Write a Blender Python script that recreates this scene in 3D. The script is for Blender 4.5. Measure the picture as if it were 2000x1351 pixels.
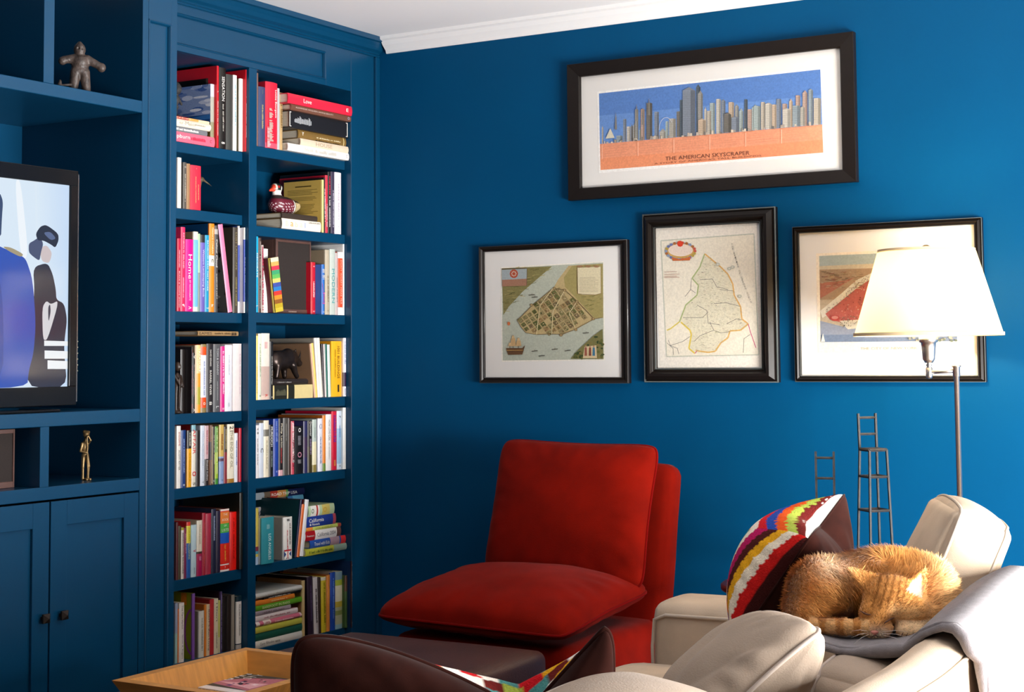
import bpy, bmesh, math, random
import numpy as np
from mathutils import Vector, Matrix

for o in list(bpy.data.objects):
    bpy.data.objects.remove(o, do_unlink=True)
scene = bpy.context.scene
COL = scene.collection
random.seed(7)
rng = np.random.default_rng(7)

# ------------------------------------------------------------------ camera
F_PX, CX, CY = 3066.28, 1000.0, 498.89          # solved from the room's straight lines
YAW, PITCH, ROLL = -0.53981954, 0.06483098, 0.007990584
EYE = Vector((3.731, -5.173, 1.32))
fwd = Vector((math.sin(YAW) * math.cos(PITCH), math.cos(YAW) * math.cos(PITCH), math.sin(PITCH)))
rt0 = Vector((math.cos(YAW), -math.sin(YAW), 0))
dn0 = fwd.cross(rt0)
RT = rt0 * math.cos(ROLL) + dn0 * math.sin(ROLL)
DN = -rt0 * math.sin(ROLL) + dn0 * math.cos(ROLL)
cam_data = bpy.data.cameras.new('camera')
cam_data.sensor_width = 36.0
cam_data.lens = F_PX * 36.0 / 2000.0
cam_data.shift_y = -(675.5 - CY) / 2000.0
cam_data.clip_start = 0.05
cam = bpy.data.objects.new('camera', cam_data)
COL.objects.link(cam)
cam.matrix_world = Matrix(((RT.x, -DN.x, -fwd.x, EYE.x), (RT.y, -DN.y, -fwd.y, EYE.y), (RT.z, -DN.z, -fwd.z, EYE.z), (0, 0, 0, 1)))
scene.camera = cam

# ------------------------------------------------------------------ light and exposure
scene.view_settings.view_transform = 'Standard'
scene.view_settings.look = 'None'
scene.view_settings.gamma = 1.0
scene.view_settings.use_curve_mapping = False
scene.view_settings.exposure = 0.0

world = bpy.data.worlds.new('daylight')
scene.world = world
world.use_nodes = True
world.node_tree.nodes['Background'].inputs[0].default_value = (0.75, 0.86, 1.0, 1)
world.node_tree.nodes['Background'].inputs[1].default_value = 1.0

# right wall openings, the second an unseen window added for fill light: (y0, y1, z0, z1)
WIN = [(-2.75, -0.70, 0.12, 1.28), (-5.6, -4.6, 0.12, 1.28)]
WIN_W = [480.0, 5.0]  # second lamp is the added fill
XR = 4.55
for i, (a, b, c, d) in enumerate(WIN):
    L = bpy.data.lights.new('window_daylight', 'AREA')
    L.shape = 'RECTANGLE'
    L.size = b - a
    L.size_y = d - c
    L.energy = WIN_W[i]
    L.color = (1.0, 0.985, 0.965)
    lo = bpy.data.objects.new('window_daylight', L)
    COL.objects.link(lo)
    lo.matrix_world = Matrix(((0, 0, 1, XR + 0.10), (1, 0, 0, (a + b) / 2), (0, 1, 0, (c + d) / 2), (0, 0, 0, 1)))


# ------------------------------------------------------------------ measuring helpers: a sight line met with a plane of the room
def ray(px, py):
    return RT * ((px - CX) / F_PX) + DN * ((py - CY) / F_PX) + fwd


def onX(px, py, X):
    d = ray(px, py)
    return EYE + d * ((X - EYE.x) / d.x)


def onY(px, py, Y):
    d = ray(px, py)
    return EYE + d * ((Y - EYE.y) / d.y)


def onZ(px, py, Z):
    d = ray(px, py)
    return EYE + d * ((Z - EYE.z) / d.z)


def atD(px, py, D):
    return EYE + ray(px, py) * D


# ------------------------------------------------------------------ materials
def lin(c):
    if isinstance(c, str):
        c = tuple(int(c[i:i + 2], 16) for i in (0, 2, 4))
    return tuple(((v / 255) / 12.92 if v / 255 <= 0.04045 else ((v / 255 + 0.055) / 1.055) ** 2.4) for v in c)


MATS = {}


def mat(name, col=None, rough=0.5, metal=0.0, attr=None, noise=0.0, nscale=40.0, bump=0.0, bscale=200.0, sheen=0.0, spec=0.5,
        coat=0.0, stretch=None, trans=0.0):
    if name in MATS:
        return MATS[name]
    m = bpy.data.materials.new(name)
    m.use_nodes = True
    nt = m.node_tree
    b = nt.nodes['Principled BSDF']
    b.inputs['Roughness'].default_value = rough
    b.inputs['Metallic'].default_value = metal
    b.inputs['Specular IOR Level'].default_value = spec
    if sheen:
        b.inputs['Sheen Weight'].default_value = sheen
        b.inputs['Sheen Roughness'].default_value = 0.4
    if coat:
        b.inputs['Coat Weight'].default_value = coat
        b.inputs['Coat Roughness'].default_value = 0.15
    tc = nt.nodes.new('ShaderNodeTexCoord')
    src = tc.outputs['Object']
    if stretch:
        mp = nt.nodes.new('ShaderNodeMapping')
        mp.inputs['Scale'].default_value = stretch
        nt.links.new(src, mp.inputs[0])
        src = mp.outputs[0]
    base = None
    if attr:
        an = nt.nodes.new('ShaderNodeAttribute')
        an.attribute_name = attr
        base = an.outputs['Color']
    if noise:
        n = nt.nodes.new('ShaderNodeTexNoise')
        n.inputs['Scale'].default_value = nscale
        n.inputs['Detail'].default_value = 4
        nt.links.new(src, n.inputs['Vector'])
        r = nt.nodes.new('ShaderNodeMapRange')
        r.inputs[1].default_value = 0.3
        r.inputs[2].default_value = 0.7
        r.inputs[3].default_value = 1 - noise
        r.inputs[4].default_value = 1 + noise
        nt.links.new(n.outputs['Fac'], r.inputs[0])
        mx = nt.nodes.new('ShaderNodeVectorMath')
        mx.operation = 'SCALE'
        if base:
            nt.links.new(base, mx.inputs[0])
        else:
            mx.inputs[0].default_value = col
        nt.links.new(r.outputs[0], mx.inputs['Scale'])
        base = mx.outputs[0]
    if base:
        nt.links.new(base, b.inputs['Base Color'])
    else:
        b.inputs['Base Color'].default_value = (*col, 1)
    if bump:
        n = nt.nodes.new('ShaderNodeTexNoise')
        n.inputs['Scale'].default_value = bscale
        n.inputs['Detail'].default_value = 3
        nt.links.new(src, n.inputs['Vector'])
        bp = nt.nodes.new('ShaderNodeBump')
        bp.inputs['Strength'].default_value = bump
        bp.inputs['Distance'].default_value = 0.004
        nt.links.new(n.outputs['Fac'], bp.inputs['Height'])
        nt.links.new(bp.outputs[0], b.inputs['Normal'])
    if trans:
        b.inputs['Transmission Weight'].default_value = trans
    MATS[name] = m
    return m


M_WALL = mat('wall_paint_blue', (0.0, 0.060, 0.158), 0.5, noise=0.03, nscale=3, bump=0.04, bscale=260, spec=0.09)
M_CAB = mat('cabinet_paint_blue', (0.001, 0.044, 0.105), 0.30, noise=0.02, nscale=5, bump=0.008, bscale=60, spec=0.42)
M_WHITE = mat('trim_white', (0.82, 0.82, 0.82), 0.45)
M_CEIL = mat('ceiling_white', (0.80, 0.80, 0.81), 0.8)
M_FLOOR = mat('floor_oak', (0.20, 0.10, 0.045), 0.35, noise=0.35, nscale=6, stretch=(1, 12, 1))
M_COVER = mat('book_cover', rough=0.38, attr='Col', noise=0.03, nscale=60)
M_PAGES = mat('book_pages', (0.62, 0.55, 0.44), 0.9, noise=0.12, nscale=30, stretch=(1, 30, 1))
M_PRINT = mat('printed_ink', rough=0.6, attr='Col', noise=0.09, nscale=170, spec=0.2)
M_BLACKFRAME = mat('frame_black_lacquer', (0.009, 0.0062, 0.005), 0.36, noise=0.1, nscale=30, spec=0.25)
M_MATBOARD = mat('mat_board', (0.86, 0.83, 0.78), 0.9)
M_RED = mat('red_velvet', (0.180, 0.0042, 0.0007), 0.85, noise=0.18, nscale=9, bump=0.25, bscale=420, sheen=0.04, spec=0.06)
M_REDPIPE = mat('red_velvet_piping', (0.15, 0.001, 0.0004), 0.85, sheen=0.04, spec=0.06)
M_SOFA = mat('beige_microsuede', (0.51, 0.40, 0.295), 0.95, noise=0.10, nscale=11, bump=0.15, bscale=350, sheen=0.05, spec=0.08)
M_SOFAPIPE = mat('beige_piping', (0.50, 0.42, 0.34), 0.9, spec=0.15)
M_TAUPE = mat('taupe_microsuede', (0.345, 0.270, 0.208), 0.95, noise=0.10, nscale=9, bump=0.2, bscale=300, sheen=0.05, spec=0.08)
M_BROWN = mat('brown_corduroy', (0.022, 0.0055, 0.0036), 0.95, noise=0.25, nscale=20, bump=0.08, bscale=500, sheen=0.08, spec=0.05)
M_WOOL = mat('embroidered_wool', rough=0.95, attr='Col', noise=0.12, nscale=160, bump=0.6, bscale=260, spec=0.1)
M_BLANKET = mat('grey_wool', (0.205, 0.188, 0.195), 0.95, noise=0.1, nscale=60, bump=0.35, bscale=500, sheen=0.15, spec=0.05)
M_LEATHER = mat('brown_leather', (0.055, 0.020, 0.014), 0.42, noise=0.2, nscale=6, bump=0.25, bscale=240)
M_TRAY = mat('honey_wood', (0.55, 0.24, 0.045), 0.38, noise=0.18, nscale=10, stretch=(1, 9, 1))
M_NICKEL = mat('brushed_nickel', (0.72, 0.70, 0.68), 0.30, metal=1.0)
M_IRON = mat('blackened_iron', (0.030, 0.029, 0.031), 0.6, metal=0.0, spec=0.25, noise=0.3, nscale=40, bump=0.3, bscale=120)
M_BRONZE = mat('dark_bronze', (0.045, 0.032, 0.028), 0.3, metal=0.7, noise=0.3, nscale=30)
M_BRASS = mat('old_brass', (0.30, 0.20, 0.09), 0.42, metal=0.8, noise=0.4, nscale=60)
M_TVBLACK = mat('tv_black_gloss', (0.006, 0.006, 0.007), 0.16, spec=0.25)
M_CHROMESTRIP = mat('tv_edge_metal', (0.25, 0.25, 0.26), 0.2, metal=0.9)
M_SPKR = mat('speaker_cloth', (0.022, 0.014, 0.012), 0.85, noise=0.15, nscale=200)
M_SPKRFR = mat('speaker_wood', (0.11, 0.055, 0.045), 0.4, noise=0.2, nscale=14)
M_FIG = mat('painted_figure', rough=0.42, attr='Col', noise=0.08, nscale=90)
M_MAROON = mat('maroon_lacquer', (0.075, 0.014, 0.010), 0.3, noise=0.12, nscale=8)
M_KNOB = mat('knob_bronze', (0.03, 0.02, 0.015), 0.4, metal=0.6)


# ------------------------------------------------------------------ object helpers
def new_obj(name, me, parent=None, m=None, loc=None):
    o = bpy.data.objects.new(name, me)
    COL.objects.link(o)
    if parent is not None:
        o.parent = parent
    if m is not None and me is not None and not me.materials:
        me.materials.append(m)
    if loc is not None:
        o.location = loc
    return o


def thing(name, label, cat, loc=(0, 0, 0), rot=(0, 0, 0), group=None):
    o = bpy.data.objects.new(name, None)
    o.empty_display_size = 0.05
    COL.objects.link(o)
    o.location = loc
    o.rotation_euler = rot
    tag(o, label, cat, group)
    return o


def tag(o, label, cat, group=None):
    o['label'] = label
    o['category'] = cat
    if group:
        o['group'] = group
    return o


def bm_obj(name, bm, parent, m, smooth=False, kind=None):
    me = bpy.data.meshes.new(name)
    bmesh.ops.recalc_face_normals(bm, faces=bm.faces)
    bm.to_mesh(me)
    bm.free()
    if smooth:
        for p in me.polygons:
            p.use_smooth = True
    o = new_obj(name, me, parent, m)
    if kind:
        o['kind'] = kind
    return o


def add_box(bm, lo, hi, bevel=0.0, seg=2):
    vs = [bm.verts.new((x, y, z)) for x in (lo[0], hi[0]) for y in (lo[1], hi[1]) for z in (lo[2], hi[2])]
    fs = [bm.faces.new([vs[i] for i in q]) for q in ((0, 1, 3, 2), (4, 6, 7, 5), (0, 4, 5, 1), (2, 3, 7, 6), (0, 2, 6, 4), (1, 5, 7, 3))]
    if bevel:
        es = list({e for f in fs for e in f.edges})
        bmesh.ops.bevel(bm, geom=es, offset=bevel, segments=seg, affect='EDGES', profile=0.6)


def box(name, lo, hi, parent, m, bevel=0.0, seg=2, kind=None, smooth=False):
    bm = bmesh.new()
    lo2 = [min(a, b) for a, b in zip(lo, hi)]
    hi2 = [max(a, b) for a, b in zip(lo, hi)]
    add_box(bm, lo2, hi2, bevel, seg)
    return bm_obj(name, bm, parent, m, smooth, kind)


def tube_geo(pts, radii, n=10, closed=False, cap=True):
    pts = [Vector(p) for p in pts]
    N = len(pts)
    if not hasattr(radii, '__len__'):
        radii = [radii] * N
    V, Fc = [], []
    prev = None
    for i, p in enumerate(pts):
        a = pts[(i - 1) % N] if (closed or i > 0) else p
        b = pts[(i + 1) % N] if (closed or i < N - 1) else p
        t = (b - a).normalized()
        if prev is None:
            u = t.orthogonal().normalized()
        else:
            u = (prev - t * prev.dot(t))
            u = u.normalized() if u.length > 1e-6 else t.orthogonal().normalized()
        prev = u
        w = t.cross(u)
        for k in range(n):
            a_ = 2 * math.pi * k / n
            V.append(p + (u * math.cos(a_) + w * math.sin(a_)) * radii[i])
    R = N if closed else N - 1
    for i in range(R):
        j = (i + 1) % N
        for k in range(n):
            l = (k + 1) % n
            Fc.append((i * n + k, i * n + l, j * n + l, j * n + k))
    if cap and not closed:
        Fc.append(tuple(range(n - 1, -1, -1)))
        Fc.append(tuple((N - 1) * n + k for k in range(n)))
    return V, Fc


def mesh_obj(name, V, Fc, parent, m, smooth=True, cols=None, vcols=None, kind=None):
    me = bpy.data.meshes.new(name)
    me.from_pydata([tuple(v) for v in V], [], [tuple(f) for f in Fc])
    if cols is not None:      # one colour for each face
        at = me.attributes.new('Col', 'FLOAT_COLOR', 'CORNER')
        buf = np.ones((len(me.loops), 4), np.float32)
        for p, c in zip(me.polygons, cols):
            buf[p.loop_start:p.loop_start + p.loop_total, :3] = c
        at.data.foreach_set('color', buf.ravel())
    if vcols is not None:
        at = me.attributes.new('Col', 'FLOAT_COLOR', 'POINT')
        buf = np.ones((len(V), 4), np.float32)
        buf[:, :3] = vcols
        at.data.foreach_set('color', buf.ravel())
    if smooth:
        me.polygons.foreach_set('use_smooth', [True] * len(me.polygons))
    me.update()
    o = new_obj(name, me, parent, m)
    if kind:
        o['kind'] = kind
    return o


def tube(name, pts, r, parent, m, n=10, closed=False):
    V, Fc = tube_geo(pts, r, n, closed)
    return mesh_obj(name, V, Fc, parent, m)


def lathe(name, prof, parent, m, n=32, origin=(0, 0, 0), smooth=True, cap=True):
    V, Fc = [], []
    for (r, z) in prof:
        for k in range(n):
            a = 2 * math.pi * k / n
            V.append((origin[0] + r * math.cos(a), origin[1] + r * math.sin(a), origin[2] + z))
    for i in range(len(prof) - 1):
        for k in range(n):
            l = (k + 1) % n
            Fc.append((i * n + k, i * n + l, (i + 1) * n + l, (i + 1) * n + k))
    if cap:
        if prof[0][0] > 1e-5:
            Fc.append(tuple(range(n - 1, -1, -1)))
        if prof[-1][0] > 1e-5:
            Fc.append(tuple((len(prof) - 1) * n + k for k in range(n)))
    return mesh_obj(name, V, Fc, parent, m, smooth)


def sweep(name, prof, p0, p1, out, up, parent, m):
    """extrude a moulding profile [(out, up)] from p0 to p1"""
    p0, p1, out, up = map(Vector, (p0, p1, out, up))
    V = [p0 + out * a + up * b for a, b in prof] + [p1 + out * a + up * b for a, b in prof]
    n = len(prof)
    Fc = [(i, (i + 1) % n, n + (i + 1) % n, n + i) for i in range(n)]
    Fc += [tuple(range(n - 1, -1, -1)), tuple(range(n, 2 * n))]
    bm = bmesh.new()
    vs = [bm.verts.new(v) for v in V]
    for f in Fc:
        bm.faces.new([vs[i] for i in f])
    return bm_obj(name, bm, parent, m)


def structure(o):
    o['kind'] = 'structure'
    return o


# flat print: coloured polygons laid in thin layers on a surface (lettering, pictures, screens)
def prints(name, polys, M, parent, m, layer=0.00015):
    V, Fc, Cc = [], [], []
    for k, (pts, c) in enumerate(polys):
        b = len(V)
        off = layer + k * (0.000005 if len(polys) > 40 else 0.00004)
        for p in pts:
            V.append(M @ Vector((p[0], p[1], off + (p[2] if len(p) > 2 else 0))))
        Fc.append(tuple(range(b, b + len(pts))))
        Cc.append(lin(c) if (isinstance(c, str) or max(c) > 1.001) else c)
    o = mesh_obj(name, V, Fc, parent, m, smooth=False, cols=Cc)
    if name == 'spine_print':
        o['kind'] = 'stuff'
    return o


PENDING = []
TEXTMATS = {}


def ink(c):
    key = c if isinstance(c, str) else tuple(c)
    if key not in TEXTMATS:
        col = lin(c)
        TEXTMATS[key] = mat('ink_%s' % (c if isinstance(c, str) else '%02x%02x%02x' % tuple(int(v) for v in c)), col, 0.5)
    return TEXTMATS[key]


def text(s, color, M, length, height, parent, name='lettering', m=None, wide=None):
    """lettering on the local XY plane of M, centred, scaled into length x height"""
    cu = bpy.data.curves.new(name, 'FONT')
    cu.body = s
    cu.align_x = 'CENTER'
    cu.align_y = 'CENTER'
    cu.resolution_u = 2
    o = bpy.data.objects.new(name + '_tmp', cu)
    COL.objects.link(o)
    PENDING.append((o, M.copy(), length, height, parent, name, m or ink(color), wide))


def flush_text():
    bpy.context.view_layer.update()
    dg = bpy.context.evaluated_depsgraph_get()
    todo = []
    for (o, M, length, height, parent, name, m, wide) in PENDING:
        me = bpy.data.meshes.new_from_object(o.evaluated_get(dg))
        todo.append((o, me))
    for (o, me), (_, M, length, height, parent, name, m, wide) in zip(todo, PENDING):
        n = len(me.vertices)
        if n:
            co = np.empty(n * 3, np.float32)
            me.vertices.foreach_get('co', co)
            co = co.reshape(-1, 3)
            lo, hi = co.min(0), co.max(0)
            w, h = max(hi[0] - lo[0], 1e-6), max(hi[1] - lo[1], 1e-6)
            sy = height / h
            sx = length / w if length else sy
            if wide:
                sx = min(sx, sy * wide)
            co -= (lo + hi) / 2
            co[:, 0] *= sx
            co[:, 1] *= sy
            co[:, 2] = 0
            R = np.array(M.to_3x3())
            co = co @ R.T + np.array(M.translation)
            me.vertices.foreach_set('co', co.astype(np.float32).ravel())
            me.materials.clear()
            new_obj(name, me, parent, m)
        cu = o.data
        bpy.data.objects.remove(o)
        bpy.data.curves.remove(cu)
    PENDING.clear()


# smooth solid figures: signed distance shapes blended together and meshed as one surface
def sd_ell(P, c, r, R=None):
    q = P - np.array(c)
    if R is not None:
        q = q @ np.array(R)
    r = np.array(r, float)
    k0 = np.linalg.norm(q / r, axis=1)
    k1 = np.linalg.norm(q / (r * r), axis=1) + 1e-9
    return k0 * (k0 - 1) / k1


def sd_cap(P, a, b, ra, rb):
    a, b = np.array(a, float), np.array(b, float)
    d = b - a
    t = np.clip(((P - a) @ d) / (d @ d + 1e-12), 0, 1)
    return np.linalg.norm(P - a - t[:, None] * d, axis=1) - (ra + (rb - ra) * t)


def smin(a, b, k):
    if k <= 0:
        return np.minimum(a, b)
    h = np.clip(0.5 + 0.5 * (b - a) / k, 0, 1)
    return b + (a - b) * h - k * h * (1 - h)


def surface(shapes, lo, hi, step, cut=None):
    """shapes: (kind, args..., blend); returns vertices and quads (naive surface nets)"""
    lo, hi = np.array(lo, float), np.array(hi, float)
    n = np.ceil((hi - lo) / step).astype(int) + 1
    ax = [lo[i] + step * np.arange(n[i]) for i in range(3)]
    G = np.stack(np.meshgrid(*ax, indexing='ij'), -1).reshape(-1, 3)
    D = None
    for s in shapes:
        if s[0] == 'e':
            d, k = sd_ell(G, s[1], s[2], s[4] if len(s) > 4 else None), s[3]
        elif s[0] == 'c':
            d, k = sd_cap(G, s[1], s[2], s[3], s[4]), s[5]
        elif s[0] == '-e':      # carve
            d = -sd_ell(G, s[1], s[2], s[4] if len(s) > 4 else None)
            D = -smin(-D, -d, s[3])
            continue
        D = d if D is None else smin(D, d, k)
    if cut is not None:
        D = np.maximum(D, cut(G))
    D = D.reshape(n)
    S = D < 0
    cs = np.zeros(tuple(n - 1), int)
    pos = np.zeros(tuple(n - 1) + (3,))
    cnt = np.zeros(tuple(n - 1))
    crn = [(i, j, k) for i in (0, 1) for j in (0, 1) for k in (0, 1)]
    sl = lambda c: tuple(slice(c[i], n[i] - 1 + c[i]) for i in range(3))
    for c in crn:
        for d in range(3):
            if c[d]:
                continue
            e = list(c)
            e[d] = 1
            A, B = D[sl(c)], D[sl(e)]
            x = (A < 0) != (B < 0)
            t = np.where(x, A / np.where(x, A - B, 1), 0)
            for q in range(3):
                pos[..., q] += np.where(x, c[q] + (t if q == d else 0), 0)
            cnt += x
    act = cnt > 0
    idx = -np.ones(act.shape, int)
    idx[act] = np.arange(act.sum())
    base = np.stack(np.meshgrid(*[np.arange(v - 1) for v in n], indexing='ij'), -1)
    V = lo + step * (base[act] + pos[act] / cnt[act][:, None])
    quads = []
    for d in range(3):
        u, w = [(1, 2), (2, 0), (0, 1)][d]
        A = S[tuple(slice(0, n[i] - 1) if i == d else slice(1, n[i] - 1) for i in range(3))]
        B = S[tuple(slice(1, n[i]) if i == d else slice(1, n[i] - 1) for i in range(3))]
        for flag, sgn in ((A & ~B, 1), (~A & B, -1)):
            I = np.argwhere(flag)
            if not len(I):
                continue
            J = I.copy()
            for q in range(3):
                if q != d:
                    J[:, q] += 1
            def g(du, dw):
                K = J.copy()
                K[:, u] -= du
                K[:, w] -= dw
                return idx[K[:, 0], K[:, 1], K[:, 2]]
            q4 = np.stack([g(1, 1), g(0, 1), g(0, 0), g(1, 0)], 1)
            quads.append(q4 if sgn > 0 else q4[:, ::-1])
    Q = np.concatenate(quads)
    return V, Q[(Q >= 0).all(1)]

# ================================================================== the room
XL, YB, YN, ZC = -0.345, 0.0, -7.2, 2.62
structure(box('floor', (XL - 0.1, YN - 0.1, -0.06), (XR + 0.2, YB + 0.12, 0), None, M_FLOOR))
structure(box('ceiling', (XL - 0.1, YN - 0.1, ZC), (XR + 0.2, YB + 0.12, ZC + 0.08), None, M_CEIL))
structure(box('wall_back', (XL - 0.1, YB, 0), (XR + 0.2, YB + 0.12, ZC), None, M_WALL))
structure(box('wall_left', (XL - 0.1, YN, 0), (XL, YB, ZC), None, M_WALL))
structure(box('wall_near', (XL, YN - 0.1, 0), (XR + 0.2, YN, ZC), None, M_WALL))
bm = bmesh.new()
ys = [YN] + sorted(v for w in WIN for v in w[:2]) + [YB]
for i in range(0, len(ys) - 1, 2):
    add_box(bm, (XR, ys[i], 0), (XR + 0.2, ys[i + 1], ZC))
for (a, b, c, d) in WIN:
    add_box(bm, (XR, a, 0), (XR + 0.2, b, c))
    add_box(bm, (XR, a, d), (XR + 0.2, b, ZC))
structure(bm_obj('wall_right', bm, None, M_WALL))
for i, (a, b, c, d) in enumerate(WIN):
    bm = bmesh.new()
    t = 0.045
    for (y0, y1, z0, z1) in ((a, a + t, c, d), (b - t, b, c, d), (a, b, c, c + t), (a, b, d - t, d), (a, b, (c + d) / 2 - 0.02, (c + d) / 2 + 0.02), ((a + b) / 2 - 0.012, (a + b) / 2 + 0.012, c, d)):
        add_box(bm, (XR + 0.03, y0, z0), (XR + 0.07, y1, z1))
    structure(bm_obj('window_%d' % (i + 1), bm, None, M_WHITE))  # the second frame sits in the added fill opening
# white ceiling cornice on the picture wall
prof = [(0, 0), (0.006, 0), (0.010, 0.012), (0.030, 0.030), (0.042, 0.046), (0.056, 0.050), (0.060, 0.062), (0, 0.062)]
structure(sweep('trim_1', prof, (0.045, 0, ZC - 0.062), (XR, 0, ZC - 0.062), (0, -1, 0), (0, 0, 1), None, M_WHITE))
structure(sweep('baseboard_back', [(0, 0), (0.018, 0), (0.018, 0.10), (0.010, 0.125), (0, 0.13)], (0.0, 0, 0), (XR, 0, 0), (0, -1, 0), (0, 0, 1), None, M_WALL))

# ================================================================== built-in bookcase (front face at x = 0)
BC = thing('built_in_bookcase', 'tall dark blue painted built-in bookcase full of books beside the corner', 'bookcase', (0, 0, 0))
Y0, Y1, Y2, Y3 = -1.371, -0.799, -0.756, -0.183       # left bay, divider, right bay, right stile
OT = 2.383
XB = XL + 0.012
box('back_panel', (XL + 0.001, Y0 - 0.03, 0), (XB, -0.001, OT + 0.02), BC, M_CAB)
box('side_panel', (XB, Y3, 0), (0, -0.001, 2.60), BC, M_CAB, 0.0015, 1)
box('side_panel', (XB, Y0 - 0.028, 0), (0, Y0, 2.60), BC, M_CAB)
box('divider', (XB, Y1, 0.09), (0, Y2, OT), BC, M_CAB, 0.0015, 1)
box('top_panel', (XB, Y0, OT), (-0.02, Y3, OT + 0.018), BC, M_CAB)
box('plinth', (XB, Y0, 0), (-0.02, Y3, 0.09), BC, M_CAB)
SH = {'L': [2.075, 1.844, 1.488, 1.136, 0.882, 0.573, 0.293], 'R': [2.106, 1.811, 1.492, 1.172, 0.888, 0.576, 0.274]}
for bay, (ya, yb) in (('L', (Y0, Y1)), ('R', (Y2, Y3))):
    for z in SH[bay]:
        box('shelf', (XB, ya + 0.001, z - 0.037), (-0.03, yb - 0.001, z), BC, M_CAB, 0.002, 1)
    box('shelf', (XB, ya + 0.001, 0.09), (-0.03, yb - 0.001, 0.11), BC, M_CAB, 0.002, 1)
# frieze with a sunk panel and a small bead round it
FR = box('frieze', (-0.02, Y0, OT), (0, -0.345, 2.405), BC, M_CAB, 0.001, 1)
box('frieze_rail', (-0.02, Y0, 2.515), (0, -0.345, 2.60), BC, M_CAB, 0.001, 1)
box('frieze_block', (-0.02, -0.345, OT), (0, Y3 - 0.0015, 2.60), BC, M_CAB, 0.001, 1)
box('frieze_panel', (-0.02, Y0, 2.405), (-0.011, -0.345, 2.515), BC, M_CAB)
bead = [(0, 0), (0.011, 0), (0.013, 0.003), (0.011, 0.006), (0.004, 0.009), (0, 0.009)]
sweep('bead_moulding', bead, (-0.011, Y0, 2.405), (-0.011, -0.345, 2.405), (1, 0, 0), (0, 0, 1), BC, M_CAB)
sweep('bead_moulding', bead, (-0.011, Y0, 2.515), (-0.011, -0.345, 2.515), (1, 0, 0), (0, 0, -1), BC, M_CAB)
sweep('bead_moulding', bead, (-0.011, -0.345, 2.405), (-0.011, -0.345, 2.515), (1, 0, 0), (0, -1, 0), BC, M_CAB)
box('scribe_strip', (0, -0.030, 0), (0.012, -0.001, 2.545), BC, M_CAB, 0.004, 2)
crown = [(0, 0), (0.006, 0), (0.010, 0.006), (0.006, 0.011), (0.010, 0.016), (0.022, 0.024), (0.030, 0.038), (0.040, 0.052), (0.050, 0.055), (0.052, 0.073), (0, 0.073)]
sweep('crown_moulding', crown, (0, Y0, ZC - 0.074), (0, -0.001, ZC - 0.074), (1, 0, 0), (0, 0, 1), BC, M_CAB)

# ================================================================== media cabinet (front face at x = 0.21)
XC = 0.21
MC = thing('media_cabinet', 'deep dark blue built-in cabinet around the television with panelled doors below', 'cabinet', (0, 0, 0))
CA, CB = -3.06, -1.402                 # cabinet ends
NA, NB = -2.90, -1.558                 # openings between the pilasters
box('side_panel', (XL + 0.001, CB - 0.02, 0), (XC - 0.02, CB, 2.60), MC, M_CAB)
box('side_panel', (XL + 0.001, CA, 0), (XC - 0.02, CA + 0.02, 2.60), MC, M_CAB)
box('back_panel', (XL + 0.001, CA + 0.02, 0), (XL + 0.012, CB - 0.02, 2.60), MC, M_CAB)
box('inner_panel', (XL + 0.012, NB, 0.0), (XC - 0.02, NB + 0.018, 2.60), MC, M_CAB)
box('inner_panel', (XL + 0.012, NA - 0.018, 0.0), (XC - 0.02, NA, 2.60), MC, M_CAB)
for (ya, yb) in ((NB, CB), (CA, NA)):
    zt, zb = 2.404, 0.16
    box('pilaster', (XC - 0.02, ya, 0), (XC - 0.010, yb, 2.60), MC, M_CAB)
    box('pilaster_stile', (XC - 0.010, ya, 0), (XC, ya + 0.026, 2.60), MC, M_CAB, 0.001, 1)
    box('pilaster_stile', (XC - 0.010, yb - 0.026, 0), (XC, yb, 2.60), MC, M_CAB, 0.001, 1)
    box('pilaster_rail', (XC - 0.010, ya + 0.026, zt), (XC, yb - 0.026, 2.60), MC, M_CAB)
    box('pilaster_rail', (XC - 0.010, ya + 0.026, 0), (XC, yb - 0.026, zb), MC, M_CAB)
    sweep('bead_moulding', bead, (XC - 0.010, ya + 0.026, zt), (XC - 0.010, yb - 0.026, zt), (1, 0, 0), (0, 0, -1), MC, M_CAB)
    sweep('bead_moulding', bead, (XC - 0.010, yb - 0.026, zb), (XC - 0.010, yb - 0.026, zt), (1, 0, 0), (0, -1, 0), MC, M_CAB)
    sweep('bead_moulding', bead, (XC - 0.010, ya + 0.026, zb), (XC - 0.010, ya + 0.026, zt), (1, 0, 0), (0, 1, 0), MC, M_CAB)
sweep('crown_moulding', crown, (XC, CA, ZC - 0.074), (XC, CB, ZC - 0.074), (1, 0, 0), (0, 0, 1), MC, M_CAB)
for (za, zb) in ((2.099, 2.137), (1.130, 1.170), (0.918, 0.956)):
    box('shelf', (XL + 0.012, NA, za), (XC, NB, zb), MC, M_CAB, 0.0015, 1)
for yc in (-1.943, -2.515):
    box('partition', (XL + 0.012, yc - 0.020, 2.137), (XC, yc + 0.020, 2.60), MC, M_CAB, 0.001, 1)
    box('partition', (XL + 0.012, yc - 0.017, 0.956), (XC, yc + 0.017, 1.130), MC, M_CAB, 0.001, 1)
box('head_rail', (XC - 0.02, NA, 2.52), (XC, NB, 2.60), MC, M_CAB)
box('plinth', (XL + 0.012, NA, 0), (XC - 0.04, NB, 0.10), MC, M_CAB)
dsp = [NA, -2.567, -2.229, -1.919, NB]
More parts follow.
